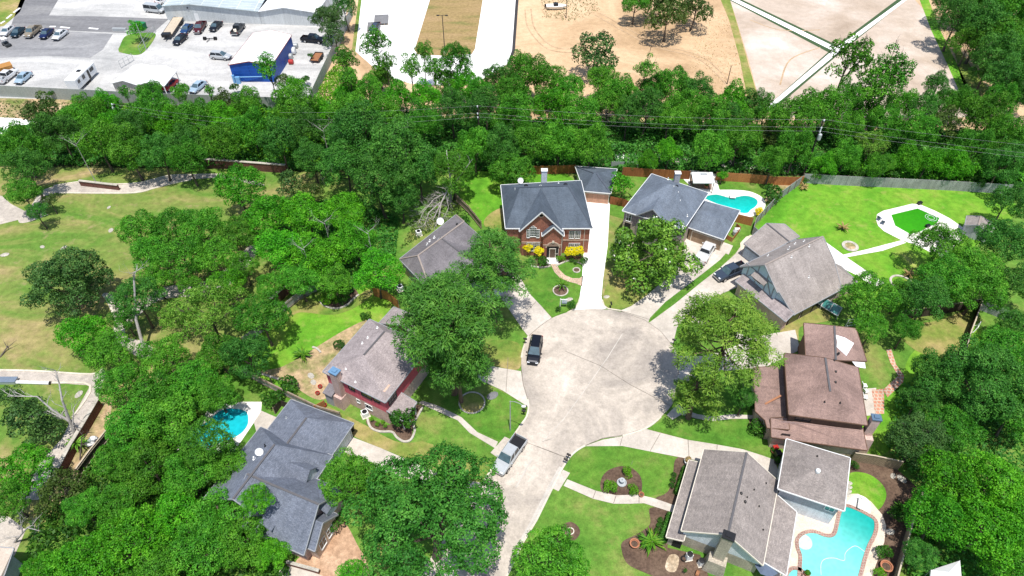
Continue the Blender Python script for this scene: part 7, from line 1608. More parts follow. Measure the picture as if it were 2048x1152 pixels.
def vehicle(kind, rear, front, mat, label, name=None, cat='car', group=None, cover=None, load=None):
    a, c = P(*rear), P(*front); mid = (a + c) / 2; ang = math.atan2(c.y - a.y, c.x - a.x); K = KIND[kind]
    r = thing(name or {'sedan': 'parked_car', 'suv': 'parked_suv', 'pickup': 'pickup_truck', 'van': 'parked_van'}[kind], label, cat, (mid.x, mid.y, .1), ang, group)
    B = lambda mb, n, m, p=r: mb.build(n, m, p, local=True)
    mb = MB(); loft(mb, K['b'])
    if kind == 'pickup':
        for s in (-1, 1): mb.box((-1.93, s * .93, .77), (1.92, .10, .72))
        mb.box((-2.86, 0, .77), (.09, 1.76, .70)); mb.box((-1.93, 0, .55), (1.92, 1.8, .25))
    body = B(mb, 'body', mat)
    for o in (body,):
        bv = o.modifiers.new('bevel', 'BEVEL'); bv.width = .07 if kind != 'pickup' else .04; bv.segments = 3; bv.limit_method = 'ANGLE'; bv.harden_normals = False; bv.use_clamp_overlap = True
    x0, x1, w0, X0, X1, w1, z0, z1 = K['g']
    g = MB(); g.add([(x0, -w0, z0 - .04), (x1, -w0, z0 - .04), (x1, w0, z0 - .04), (x0, w0, z0 - .04), (X0, -w1, z1), (X1, -w1, z1), (X1, w1, z1), (X0, w1, z1)], [(0, 1, 5, 4), (2, 3, 7, 6), (3, 0, 4, 7), (4, 5, 6, 7)]); B(g, 'side_window', M['glass'])
    g = MB(); e = .012; g.add([(x1 + e, -w0 * .97, z0 - .04), (x1 + e, w0 * .97, z0 - .04), (X1 + e, w1 * .97, z1), (X1 + e, -w1 * .97, z1)], [(0, 1, 2, 3)]); B(g, 'windscreen', WINDSCREEN)
    rf = MB(); rf.add([(X0 - .06, -w1 - .02, z1 - .03), (X1 + .05, -w1 - .02, z1 - .03), (X1 + .05, w1 + .02, z1 - .03), (X0 - .06, w1 + .02, z1 - .03), (X0, -w1 * .9, z1 + .05), (X1 - .05, -w1 * .9, z1 + .05), (X1 - .05, w1 * .9, z1 + .05), (X0, w1 * .9, z1 + .05)], [(4, 5, 6, 7), (0, 1, 5, 4), (1, 2, 6, 5), (2, 3, 7, 6), (3, 0, 4, 7)]); B(rf, 'roof', mat)
    pl = MB()
    for s in (-1, 1):
        pl.bar((x1, s * (w0 + .005), z0 - .05), (X1, s * (w1 + .005), z1), .07, .06); pl.bar((x0, s * (w0 + .005), z0 - .05), (X0, s * (w1 + .005), z1), .09, .06)
        m0, m1 = (x0 + x1) / 2 - .05, (X0 + X1) / 2; pl.bar((m0, s * (w0 + .005), z0 - .05), (m1, s * (w1 + .005), z1), .08, .05)
    B(pl, 'pillar', mat)
    xf = K['b'][-1][0]; xr = -K['L'] / 2
    if kind == 'pickup':
        f = MB(); f.box((-1.93, 0, .69), (1.86, 1.74, .03)); B(f, 'bed_liner', cover or M['black'])
        if load: lo = MB(); lo.box((-1.7, .1, .95), (.9, .7, .5), .4); lo.box((-2.3, -.3, .88), (.6, .5, .36), -.3); B(lo, 'bed_load', load)
    for x in K['w'][:2]:
        for s in (-1, 1):
            R = K['w'][2]; w = MB(); n = 16; y0, y1 = s * (K['W'] - .20), s * (K['W'] + .015)
            vs = []
            for y in (y0, y1):
                for k in range(n): t = 2 * math.pi * k / n; vs.append((x + R * math.cos(t), y, R - .1 + R * math.sin(t)))
            w.add(vs, [(k, (k + 1) % n, n + (k + 1) % n, n + k) for k in range(n)] + [tuple(range(n)), tuple(range(n, 2 * n))[::-1]]); wo_ = B(w, 'wheel', M['tyre'])
            q = MB(); y2 = s * (K['W'] + .02); q.add([(x + R * .62 * math.cos(2 * math.pi * k / 12), y2, R - .1 + R * .62 * math.sin(2 * math.pi * k / 12)) for k in range(12)], [tuple(range(12))]); B(q, 'rim', M['chrome'], wo_)
    zt = K['b'][-1][2]; zr = K['b'][0][2]
    for s in (-1, 1):
        h = MB(); h.box((xf - .06, s * .58, zt + .02), (.22, .36, .14)); B(h, 'headlight', M['lamp_clear'])
        h = MB(); h.box((xr + .04, s * (.70 if kind != 'pickup' else .86), .92 if kind != 'sedan' else .80), (.12, .26 if kind != 'pickup' else .14, .2 if kind == 'sedan' else .34)); B(h, 'tail_light', M['lamp_red'])
        h = MB(); h.box((x1 - .25, s * (K['W'] + .10), z0 + .06), (.16, .2, .14)); B(h, 'wing_mirror', mat)
    bp = MB(); bp.box((xf + .01, 0, .5), (.14, 1.5, .2)); B(bp, 'bumper', M['black'] if kind != 'pickup' else M['chrome'])
    bp = MB(); bp.box((xr - .01, 0, .5), (.14, 1.6, .2)); B(bp, 'bumper', M['black'] if kind != 'pickup' else M['chrome'])
    return r
PA = {k: paint(k + '_car_paint', c) for k, c in dict(white=(.82, .82, .82), silver=(.55, .57, .58), black=(.012, .014, .022), navy=(.012, .022, .09), teal=(.012, .035, .055), tan=(.34, .28, .20), maroon=(.09, .012, .018), grey=(.06, .065, .07), steel=(.055, .075, .11), blue=(.03, .08, .20), pale=(.42, .55, .66)).items()}
vehicle('suv', (1074, 682), (1065, 731), PA['black'], 'black SUV parked at the left kerb of the turning circle', cat='suv')
vehicle('pickup', (1038, 888), (999, 944), PA['silver'], 'silver pickup truck with dark open bed parked on the street', cat='pickup')
vehicle('pickup', (1399, 528), (1421, 492), PA['white'], 'white pickup truck with covered bed on the blue grey house drive', cat='pickup', cover=PA['white'])
vehicle('pickup', (1488, 538), (1430, 562), PA['steel'], 'dark blue grey pickup truck parked before the taupe house', cat='pickup')
ROWG = 'cars parked in the asphalt row'
vehicle('sedan', (28, 58), (6, 77), PA['white'], 'white car at the left end of the asphalt row', group=ROWG); vehicle('sedan', (50, 59), (26, 80), PA['teal'], 'dark green car second from the left in the asphalt row', group=ROWG)
vehicle('pickup', (82, 57), (54, 81), PA['tan'], 'tan pickup with open bed in the middle of the asphalt row', cat='pickup', group=ROWG); vehicle('sedan', (108, 61), (82, 84), PA['navy'], 'navy blue car next to the white car in the asphalt row', group=ROWG); vehicle('sedan', (136, 64), (108, 86), PA['white'], 'white car at the right end of the asphalt row', group=ROWG)
vehicle('pickup', (2, 170), (34, 146), PA['white'], 'white pickup with loaded bed behind the metal fence', cat='pickup', load=M['grey_box']); vehicle('sedan', (62, 150), (36, 172), PA['pale'], 'pale blue car behind the metal fence at the left')
vehicle('sedan', (386, 52), (364, 74), PA['blue'], 'blue car between the flatbed trailer and the maroon pickup'); vehicle('pickup', (410, 48), (393, 73), PA['maroon'], 'maroon pickup truck with its bed to the warehouse', cat='pickup')
vehicle('sedan', (442, 49), (424, 66), PA['black'], 'black car alone beside the maroon pickup'); vehicle('pickup', (467, 77), (488, 50), PA['grey'], 'dark grey pickup with pale load in its bed', cat='pickup', load=M['cream'])
vehicle('sedan', (371, 76), (352, 92), PA['black'], 'black car in front of the blue car'); vehicle('suv', (424, 116), (462, 119), PA['silver'], 'silver SUV in the open middle of the lot', cat='suv')
vehicle('pickup', (604, 82), (650, 86), PA['black'], 'black pickup facing the dark conical tree', cat='pickup'); vehicle('van', (290, 22), (334, 27), PA['silver'], 'silver van beside the warehouse end', cat='van'); vehicle('sedan', (318, 10), (342, 0), PA['white'], 'white car at the top edge behind the silver van')
vehicle('sedan', (408, 170), (386, 188), PA['pale'], 'pale blue car half hidden by trees behind the metal fence'); vehicle('sedan', (350, 168), (330, 184), paint('red_car_paint', (.30, .02, .02)), 'red car under the open carport')
vehicle('sedan', (758, 50), (742, 72), PA['steel'], 'steel blue car behind the tall tree on the pale road')
# trailers and yard things
def trailer(a, c, w, z, label, mat, name='flatbed_trailer', neck=True, sides=0):
    a, c = P(*a), P(*c); d = (c - a); L = d.length; mid = (a + c) / 2; r = thing(name, label, 'trailer', (mid.x, mid.y, 0), math.atan2(d.y, d.x)); B = lambda mb, n, m, p=r: mb.build(n, m, p, local=True)
    mb = MB(); mb.box((0, 0, z), (L, w, .14)); B(mb, 'deck', mat)
    mb = MB()
    for s in (-1, 1): mb.box((0, s * (w / 2 + .04), z - .02), (L, .08, .26 + sides))
    mb.box((-L / 2 - .04, 0, z - .02), (.08, w, .26 + sides)); B(mb, 'frame', M['black'])
    nb = MB()
    if neck: nb.box((L / 2 + .6, 0, z + .15), (1.3, w * .8, .8)); nb.box((L / 2 + 1.6, 0, z - .3), (1.1, .3, .2))
    else: nb.bar((L / 2, -w * .4, z - .05), (L / 2 + 1.1, 0, z - .1), .08, .08); nb.bar((L / 2, w * .4, z - .05), (L / 2 + 1.1, 0, z - .1), .08, .08)
    B(nb, 'drawbar', M['black'])
    for x in (-L * .22, -L * .32) if neck else (-.2,):
        for s in (-1, 1):
            wmb = MB(); wmb.tube([(x, s * (w / 2 + .02), .38), (x, s * (w / 2 + .26), .38)], [.38, .38], 12); B(wmb, 'wheel', M['tyre'])
trailer((359, 42), (337, 76), 2.5, .95, 'long flatbed trailer with weathered grey deck beside the blue car', M['wood_pale']); trailer((640, 112), (630, 127), 1.9, .7, 'small rusty utility trailer by the fence right of the cobalt building', M['rust'], 'utility_trailer', False, .35)
r = thing('camper_trailer', 'white camper trailer with dark side windows behind the metal fence', 'camper', P(172, 160)); a, c = P(150, 185), P(187, 148); d = c - a; L = d.length; mid = (a + c) / 2; r.location = (mid.x, mid.y, 0); r.rotation_euler = (0, 0, math.atan2(d.y, d.x))
B = lambda mb, n, m, p=r: mb.build(n, m, p, local=True)
mb = MB(); mb.box((0, 0, 1.75), (L, 2.5, 2.3)); o = B(mb, 'body', M['white']); bv = o.modifiers.new('bevel', 'BEVEL'); bv.width = .12; bv.segments = 3
for x, w, h in ((-L * .36, .9, .7), (-L * .12, 1.0, .9), (L * .30, 1.5, .8)): mb = MB(); mb.box((x, -1.265, 2.1), (w, .04, h)); B(mb, 'window', M['glass'])
mb = MB(); mb.box((L * .12, -1.27, 1.65), (.75, .05, 1.9)); B(mb, 'door', M['black']); mb = MB(); mb.box((0, 0, 2.97), (.9, .8, .16)); B(mb, 'roof_vent', M['black'])
for x in (-.6, .5):
    for s in (-1, 1): mb = MB(); mb.tube([(x, s * 1.0, .36), (x, s * 1.24, .36)], [.36, .36], 12); B(mb, 'wheel', M['tyre'])
r = thing('golf_cart', 'white roofed golf cart on the asphalt apron', 'golf cart', P(15, 92), -.6); B = lambda mb, n, m, p=r: mb.build(n, m, p, local=True)
mb = MB(); mb.box((0, 0, .5), (2.3, 1.15, .4)); mb.box((-.2, 0, .85), (.6, 1.1, .4)); B(mb, 'body', PA['grey']); mb = MB(); mb.box((-.2, 0, 1.9), (1.7, 1.25, .08)); B(mb, 'roof', M['white']); mb = MB()
for x in (-.95, .5):
    for s in (-1, 1): mb.bar((x, s * .52, .7), (x, s * .52, 1.88), .05, .05)
B(mb, 'roof_frame', M['black'])
for x in (-.8, .8):
    for s in (-1, 1): mb = MB(); mb.tube([(x, s * .45, .25), (x, s * .62, .25)], [.25, .25], 10); B(mb, 'wheel', M['tyre'])
def box_bin(px, py, d, mat, lidm, label, name, cat, rz=0.0, lid_h=.1, open_top=False):
    c = P(px, py); r = thing(name, label, cat, (c.x, c.y, 0), rz); mb = MB(); mb.box((0, 0, d[2] / 2), d, 0, 1.06); mb.build('body', mat, r, local=True, bevel=.03)
    mb = MB(); mb.box((0, 0, d[2] + lid_h / 2), (d[0] * 1.08, d[1] * 1.08, lid_h)); mb.build('lid' if not open_top else 'load', lidm, r, local=True)
    if d[2] < 1.5 and d[0] < 1:
        for s in (-1, 1): mb = MB(); mb.tube([(-d[0] / 2, s * d[1] * .4, .1), (-d[0] / 2, s * d[1] * .5, .1)], [.1, .1], 8); mb.build('wheel', M['tyre'], r, local=True)
    return r
box_bin(282, 58, (2.6, 1.7, 1.5), M['green_bin'], M['green_bin'], 'green dumpster behind the small round tree', 'dumpster', 'dumpster', -.3); box_bin(1, 148, (5.5, 2.2, 1.6), M['orange'], M['orange'], 'orange brown steel container at the left edge of the lot', 'dumpster', 'dumpster', .7)
box_bin(1437, 487, (.65, .62, 1.05), M['black'], M['black'], 'black wheelie bin nearer the white pickup', 'wheelie_bin', 'bin', .4); box_bin(1442, 480, (.65, .62, 1.05), M['black'], M['black'], 'black wheelie bin farther from the white pickup', 'wheelie_bin', 'bin', .4); box_bin(1553, 914, (.65, .62, 1.05), M['black'], M['black'], 'black bin in the shade beside the greige garage wing', 'wheelie_bin', 'bin', .2); box_bin(1548, 902, (.6, .5, .9), M['rust'], M['red'], 'rusty red bin beside the black bin at the greige house', 'wheelie_bin', 'bin', .2); box_bin(703, 861, (.65, .62, 1.05), M['black'], M['black'], 'black bin at the garage corner of the charcoal house', 'wheelie_bin', 'bin', .4)
r = thing('trailer_axle', 'loose axle with wheels lying on the lot before the maroon pickup', 'axle', P(421, 80)); mb = MB(); mb.tube([(-1.6, 0, .4), (1.6, 0, .4)], [.1, .1], 8); mb.bar((0, 0, .4), (-.4, -1.6, .2), .12, .12); mb.build('beam', M['black'], r, local=True)
for x in (-1.5, -1.1, 1.1, 1.5): mb = MB(); mb.tube([(x - .12, 0, .42), (x + .12, 0, .42)], [.42, .42], 12); mb.build('wheel', M['tyre'], r, local=True)
for x, y, R, L, mt, lb in ((584, 108, .85, 2.0, 'white', 'white tank leaning at the side of the cobalt building'), (580, 118, .7, 1.5, 'galv', 'grey drum beside the cobalt building'), (583, 128, .55, 1.1, 'red', 'red drum at the corner of the cobalt building'), (590, 96, .6, 1.6, 'galv', 'rusty grey tank at the back of the cobalt building')):
    c = P(x, y); r = thing('storage_tank', lb, 'tank', (c.x, c.y, 0)); mb = MB(); mb.tube([(-L / 2, 0, R), (-L / 2 + .1, 0, R), (L / 2 - .1, 0, R), (L / 2, 0, R)], [R * .8, R, R, R * .8], 14); mb.build('shell', M[mt], r, local=True); mb = MB(); mb.box((0, 0, .15), (L * .7, R * 1.2, .3)); mb.build('cradle', M['rust'], r, local=True)
r = thing('concrete_barrier', 'long pale concrete barrier left of the round tree', 'barrier', P(240, 62)); mb = MB(); a, c = P(227, 62), P(254, 62.5); mb.bar(a + Vector((0, 0, .4)), c + Vector((0, 0, .4)), .5, .8); mb.build('block', M['grey_box'], r)
for x, y, w, lb in ((763, 42, 3.6, 'grey pallet stack farther up the pale road'), (748, 56, 3.2, 'blue grey pallet stack nearer the tall tree')):
    c = P(x, y); r = thing('pallet_stack', lb, 'pallets', (c.x, c.y, 0), .1); 
    mb = MB(); mb.box((0, 0, .5), (w, w * 1.5, .08)); mb.build('sheet', M['asphalt'], r, local=True); mb = MB()
    for i in range(-2, 3): mb.box((i * w * .23, 0, .25), (.2, w * 1.5, .42))
    mb.build('bearers', M['wood'], r, local=True)
r = thing('boat', 'white boat with dark console stranded on the sand', 'boat', P(1112, 18), .05); mb = MB(); st = [(-2.6, .5, .9), (-1.8, .25, 1.0), (0, .2, 1.15), (1.6, .25, .9), (2.8, .6, .1)]; vs = []; fs = []
for x, zb, w in st: vs += [(x, -w, 1.0), (x, -w * .6, zb), (x, w * .6, zb), (x, w, 1.0)]
for i in range(4): a = 4 * i; c = a + 4; fs += [(a, c, c + 1, a + 1), (a + 1, c + 1, c + 2, a + 2), (a + 2, c + 2, c + 3, a + 3), (a + 3, c + 3, c, a)]
mb.add(vs, fs + [(0, 1, 2, 3)]); mb.build('hull', M['white'], r, local=True); mb = MB(); mb.box((-.1, 0, 1.25), (1.2, 1.3, .6)); mb.build('console', M['black'], r, local=True); mb = MB(); mb.box((-2.9, 0, .9), (.4, .4, .9)); mb.build('outboard_motor', M['black'], r, local=True)

# ================================================================== POLES, WIRES, LAMPS
def upole(px, py, top, label, transformer=False, lean=None):
    b0 = P(px, py); t = P(*top) if lean else Vector((b0.x, b0.y, top)); r = thing('utility_pole', label, 'pole', b0); mb = MB(); mb.tube([b0, t], [.2, .13], 8); mb.build('pole', M['wood_pole'], r)
    H_ = []
    for k, zz in enumerate((0, -1.5, -2.3)):
        q = b0.lerp(t, 1 + zz / t.z); m = MB(); m.bar(q + Vector((-.1, -.5, 0)), q + Vector((-.1, .1, 0)), .1, .1); c = MB(); c.lathe(q + Vector((-.1, -.5, .05)), [(.09, 0), (.13, .1), (.09, .2), (.12, .28), (.06, .34)], 8); ar = m.build('bracket', M['galv'], r); c.build('insulator', M['insul'], ar); H_.append(q + Vector((-.1, -.5, .35)))
    if transformer:
        q = b0.lerp(t, .74); c = MB(); c.lathe(q + Vector((.1, -.55, -.6)), [(.3, 0), (.33, .1), (.33, 1.1), (.25, 1.2), (.08, 1.3)], 12); c.build('transformer', M['grey_box'], r); c = MB(); c.lathe(q + Vector((-.1, -.45, .9)), [(.12, 0), (.12, .6), (.06, .7)], 8); c.build('cutout', M['insul'], r)
    return H_
h0 = upole(236, 244, (228, 208, 9.0), 'leaning utility pole with white insulators at upper left', lean=True)
h1 = upole(960, 313, 11.0, 'utility pole rising from the middle of the belt'); h2 = upole(1606, 352, 12.0, 'dark utility pole with transformer behind the fence corner', transformer=True)
far = [Vector((h2[i].x + 60, h2[i].y - 12, h2[i].z - .5)) for i in range(3)]; lf = [P(560, 225 + 14 * i, 10 - i) for i in range(3)]
nm = ('upper', 'middle', 'lower')
for nmz, A_, C_ in (('left of the middle pole', h1, lf), ('between the two right poles', h1, h2), ('right of the transformer pole', h2, far), ('at upper left', h0, [P(470, 238 + 10 * i, 9 - i) for i in range(3)])):
    for i in range(3):
        a, c = A_[i], C_[i]; L = (c - a).length; pts = [a.lerp(c, t / 16) - Vector((0, 0, L * .012 * 4 * (t / 16) * (1 - t / 16))) for t in range(17)]; mb = MB(); mb.tube(pts, [.010] * 17, 4); o = mb.build('power_line', M['wire']); tag(o, '%s wire of the power line %s' % (nm[i], nmz), 'wire', 'wires strung along the belt')
r = thing('street_lamp', 'galvanised street lamp with curved arm beside the street', 'street lamp', P(1020.5, 862)); c = P(1020.5, 862); mb = MB(); mb.tube([c, c + Vector((0, 0, 6.6))], [.10, .06], 8); mb.build('pole', M['galv'], r)
mb = MB(); d = Vector((1.55, -.75, 0)); mb.tube([c + Vector((0, 0, 6.5)), c + d * .35 + Vector((0, 0, 6.85)), c + d * .75 + Vector((0, 0, 6.9)), c + d + Vector((0, 0, 6.75))], [.045] * 4, 6); mb.build('arm', M['galv'], r); mb = MB(); mb.lathe(c + d + Vector((.1, -.05, 6.62)), [(.05, -.12), (.18, -.02), (.16, .1), (.05, .14)], 10, 1.7, 1); mb.build('lamp_head', M['insul'], r)
r = thing('lamp_post', 'tall dark lamp post with twin heads on the brown verge', 'lamp post', P(890, 108)); c = P(890, 108); mb = MB(); mb.tube([c, c + Vector((0, 0, 9.4))], [.13, .09], 8); mb.build('pole', M['wood_pole'], r); mb = MB(); mb.lathe(c, [(.4, 0), (.4, .7), (.3, .75)], 12); mb.build('footing', M['kerb'], r)
for s in (-1, 1): mb = MB(); mb.bar(c + Vector((0, 0, 9.3)), c + Vector((s * .8, 0, 9.35)), .07, .07); mb.box(c + Vector((s * 1.0, 0, 9.35)), (.6, .35, .15)); mb.build('lamp_head', M['black'], r)
for x, y, tz, lb in ((1454, 168, 4.4, 'dark wooden stake standing near the green strip'), (1132, 36, 8.0, 'thin dark post beside the boat on the sand'), (293, 100, 6.5, 'thin steel pole on the grass island'), (548, 776, 2.2, 'short dark post at the end of the long rail fence')):
    c = P(x, y); o = MB().tube([c, c + Vector((0, 0, tz))], [.1, .07], 7).lathe(c, [(.16, 0), (.16, .12)], 8).build('post', M['wood_pole'] if x != 293 else M['galv']); o.name = 'marker_post'; tag(o, lb, 'post')
def mailbox(px, py, label, n=1, rz=0.0, mat=None):
    c = P(px, py); r = thing('mailbox', label, 'mailbox', (c.x, c.y, 0), rz); mb = MB(); mb.box((0, 0, .55), (.1, .1, 1.1)); mb.build('post', M['black'], r, local=True)
    if n == 2: mb = MB(); mb.box((0, 0, 1.02), (.1, 1.0, .08)); mb.build('crossbar', M['black'], r, local=True)
    for i in range(n):
        y = (i - (n - 1) / 2) * .8; vs = []; fs = []; k = 8
        for x in (-.26, .30):
            vs += [(x, y - .11, 1.07), (x, y + .11, 1.07)] + [(x, y + .11 * math.cos(math.pi * j / k), 1.2 + .11 * math.sin(math.pi * j / k)) for j in range(k + 1)]
        m_ = k + 3; fs = [tuple(range(m_)), tuple(range(m_, 2 * m_))[::-1]] + [(j, (j + 1) % m_, m_ + (j + 1) % m_, m_ + j) for j in range(m_)]; mb = MB(); mb.add(vs, fs); mb.build('box', mat or M['black'], r, local=True)
mailbox(1050, 688, 'black mailbox on the dry lawn beside the black SUV', rz=-.3); mailbox(1048, 827, 'double black mailbox near the street lamp', 2, -.2); mailbox(1221, 617, 'black mailbox at the foot of the white driveway', rz=-1.5); mailbox(1134, 924, 'dark double mailbox at the right kerb of the street', 2, 2.6, M['timber_dark']); mailbox(1346, 690, 'dark mailbox in the planted corner at the right of the circle', rz=2.8)
r = thing('yard_sign', 'white sign post with pale blue panel on the brick house lawn', 'sign', P(1120, 616)); c = P(1120, 615); mb = MB(); mb.bar(c, c + Vector((0, 0, 1.9)), .12, .12); mb.bar(c + Vector((-.05, 0, 1.75)), c + Vector((1.05, 0, 1.75)), .1, .1); mb.build('post', M['white'], r); mb = MB(); mb.box(c + Vector((.6, -.02, 1.2)), (.8, .04, .75)); pn = mb.build('panel', M['door_blue'], r); mb = MB(); mb.box(c + Vector((.6, -.05, .9)), (.8, .03, .2)); mb.build('rider', flat('slate_panel', (.12, .17, .2), .5), pn)

# ================================================================== GARDEN THINGS
def ring(pix_c, rx, label, w=.18, h=.16, mat=None, name='stone_ring', ry=None, cat='edging', fill=None):
    c = P(*pix_c); n = 30; r = thing(name, label, cat, c); ry = ry or rx
    mb = MB(); pts = [c + Vector((rx * math.cos(2 * math.pi * k / n), ry * math.sin(2 * math.pi * k / n), 0)) for k in range(n)]; ribbon(mb, pts, w, h, 0, True); mb.build('stones', mat or M['stone_edge'], r)
    if fill: mb = MB(); mb.lathe(c, [(rx - .05, 0), (rx - .1, .085), (.05, .1)], 24, 1, ry / rx); mb.build('soil', fill, r)
    return r
ring((944, 806), 1.72, 'pale stone ring around the stout pine trunk', fill=M['grass_dry']); ring((1121, 582), 1.15, 'stone ring around the spiky palm', fill=M['mulch']); ring((1153, 541), .55, 'small stone ring on the brick house side lawn', fill=M['mulch'], w=.18); ring((1700, 493), 1.1, 'pale stone ring bed in the back lawn', w=.5, fill=M['dirt']); ring((1802, 566), 1.6, 'stone ring by the shaded dried palm', w=.35); ring((1141, 1063), .38, 'pale ring with a sprout in the round mulch bed', w=.1, mat=M['cream'])
def edging(pix, label, smooth=True):
    pts = wpts(smooth_loop(pix, False, 5) if smooth else pix); o = MB(); ribbon(o, pts, .28, .2); o = o.build('stone_edging', M['stone_edge']); tag(o, label, 'edging')
edging([(735, 838), (742, 856), (760, 864), (784, 865), (794, 876), (808, 884), (822, 880), (830, 862), (828, 848), (846, 815)], 'pale stone edging of the corner bed at the pink house'); edging([(640, 604), (650, 613), (672, 618), (692, 612), (708, 598), (718, 590)], 'pale stone edging of the bed under the elms'); edging([(625, 695), (634, 698), (642, 706)], 'short curved edging beside the sago palm')
edging([(1112, 533), (1124, 527), (1138, 522), (1150, 524), (1168, 530)], 'buff edging of the bed right of the brick path'); edging([(1062, 533), (1085, 536), (1101, 533)], 'buff edging of the bed left of the brick path'); edging([(515, 746), (550, 757), (562, 760)], 'thin pale edging at the end of the rail fence')
def ac(px, py, label, rz=.3, d=(.85, .85, .8)):
    c = P(px, py); r = thing('air_conditioner', label, 'air conditioner', (c.x, c.y, 0), rz); mb = MB(); mb.box((0, 0, .05), (d[0] * 1.3, d[1] * 1.3, .1)); mb.build('pad', M['kerb'], r, local=True); mb = MB(); mb.box((0, 0, .1 + d[2] / 2), d); b_ = mb.build('cabinet', M['white'], r, local=True, bevel=.03); mb = MB(); mb.lathe((0, 0, .1 + d[2]), [(.34, .005), (.34, .03), (.1, .05)], 14); mb.build('fan_grille', M['black'], b_, local=True)
ac(731, 831, 'air conditioner on the dry grass beside the pink house', .5); ac(801, 580, 'air conditioner by the orange fence panel', .5); ac(838, 470, 'air conditioner behind the grey hip roof', .5); ac(1376, 1118, 'white air conditioner before the greige porch end', .2, (.7, .5, 1.2)); ac(1400, 1130, 'white upright unit beside the stone chimney', .2, (.5, .5, 1.1)); ac(1693, 902, 'blue grey unit on the narrow terrace', .1, (.6, .6, .6))
def pot(px, py, R, h, mat, label, plantm=None, cat='pot'):
    c = P(px, py); r = thing('plant_pot', label, cat, (c.x, c.y, 0)); mb = MB(); mb.lathe((0, 0, 0), [(R * .7, 0), (R, h), (R * 1.12, h), (R * 1.12, h + .08), (R * .9, h + .08), (R * .85, h - .08)], 14); mb.build('pot', M[mat], r, local=True)
    mb = MB(); mb.lathe((0, 0, h - .1), [(R * .88, 0), (R * .5, .06)], 12); mb.build('soil', M['mulch'], r, local=True)
    if plantm:
        rng = np.random.default_rng(int(px)); d = sphere_dirs(rng, 160, -.2); o = bpy.data.objects.new('foliage', quads_mesh('foliage', leaves(rng, d * R * 1.1 * rng.uniform(.6, 1, (160, 1)) + np.array([0, 0, h + .25]), unit(d + rng.normal(size=d.shape) * .5), np.full(160, .18)), M[plantm])); COL.objects.link(o); o.parent = r
pot(1268, 1091, .52, .55, 'terracotta', 'terracotta pot at the edge of the lower mulch bed'); pot(1770, 1136, .62, .5, 'terracotta', 'wide terracotta bowl beside the pool terrace'); pot(1374, 927, .42, .6, 'white', 'white round urn at the top end of the greige porch', 'leaf_straw'); pot(1282, 992, .3, .4, 'terracotta', 'small pot beside the front walk'); pot(1612, 1150, .3, .4, 'terracotta', 'pot with red flowers beside the hot tub', 'leaf_mid'); pot(1412, 376, .35, .5, 'terracotta', 'pot by the corner of the gazebo', 'leaf_shrub'); pot(1552, 926, .36, .5, 'black', 'dark pot in the shade of the greige garage', 'leaf_shrub'); pot(1367, 1120, .3, .4, 'black', 'black pot beside the white air conditioner')
r = thing('garden_fountain', 'grey stone fountain between the three round shrubs', 'fountain', P(1243, 967)); c = P(1243, 967); mb = MB(); mb.lathe(c, [(.55, 0), (.6, .3), (.5, .3), (.45, .2)], 16); mb.build('basin', M['grey_box'], r); mb = MB(); mb.lathe(c, [(.14, .1), (.1, .7), (.34, .8), (.34, .86), (.06, .84), (.05, 1.1)], 14); mb.build('pedestal', M['grey_box'], r)
def chair(px, py, rz, label, mat, group=None):
    c = P(px, py); r = thing('garden_chair', label, 'chair', (c.x, c.y, .08), rz, group); mb = MB(); mb.box((0, 0, .42), (.6, .6, .06)); mb.build('seat', mat, r, local=True); mb = MB(); mb.bar((-.3, 0, .42), (-.42, 0, .95), .06, .6, up=(0, 1, 0)); mb.build('backrest', mat, r, local=True)
    for x in (-.25, .25):
        for y in (-.25, .25): mb = MB(); mb.bar((x, y, 0), (x, y, .42), .05, .05); mb.build('leg', mat, r, local=True)
for i, (x, y, rz, lb) in enumerate(((1727, 775, 0, 'uppermost pale chair on the brown house patio'), (1729, 786, .3, 'middle pale chair on the brown house patio'), (1728, 798, -.2, 'lowest pale chair on the brown house patio'))): chair(x, y, rz, lb, M['white'], 'pale chairs on the brown house patio')
for x, y, rz, lb in ((1757, 440, .5, 'blue grey chair at the left rim of the algae pool deck'), (1764, 448, 1.0, 'blue grey chair nearer the stepping path on the algae pool deck')): chair(x, y, rz, lb, flat('blue_grey_mesh', (.10, .14, .22), .6), 'chairs by the algae green pool')
for x, y, lb in ((1854, 455, 'dark planter at the inner corner of the algae pool'), (1874, 468, 'dark planter on the grey terrace by the algae pool'), (1838, 409, 'dark box at the top corner of the algae pool deck')): box_bin(x, y, (.7, .5, .5), M['black'], M['black'], lb, 'planter_box', 'planter', .3)
r = thing('grill', 'covered grill beside the brown house chimney', 'grill', P(1748, 842)); c = P(1750, 844); mb = MB(); mb.box(c + Vector((0, 0, .45)), (1.1, .6, .9)); mb.build('cabinet', M['black'], r); mb = MB(); mb.box(c + Vector((0, 0, 1.05)), (.9, .6, .3), 0, .8); mb.build('hood', flat('blue_cover', (.12, .30, .40), .6), r)
r = thing('tub', 'round black tub on the narrow terrace behind the brown house', 'tub', P(1666, 900)); mb = MB(); mb.lathe(P(1666, 900), [(.6, 0), (.7, .6), (.62, .6), (.55, .4)], 16); mb.build('shell', M['black'], r); mb = MB(); mb.lathe(P(1666, 900), [(.6, .42), (.1, .43)], 16); mb.build('water', M['glass'], r)
r = thing('goal_frame', 'small white goal frame on the lawn at the right edge', 'goal', P(1950, 660)); g4 = [P(1946, 648, 1.0), P(1962, 643, .1), P(1953, 655, .1), P(1940, 663, 1.0)]; mb = MB()
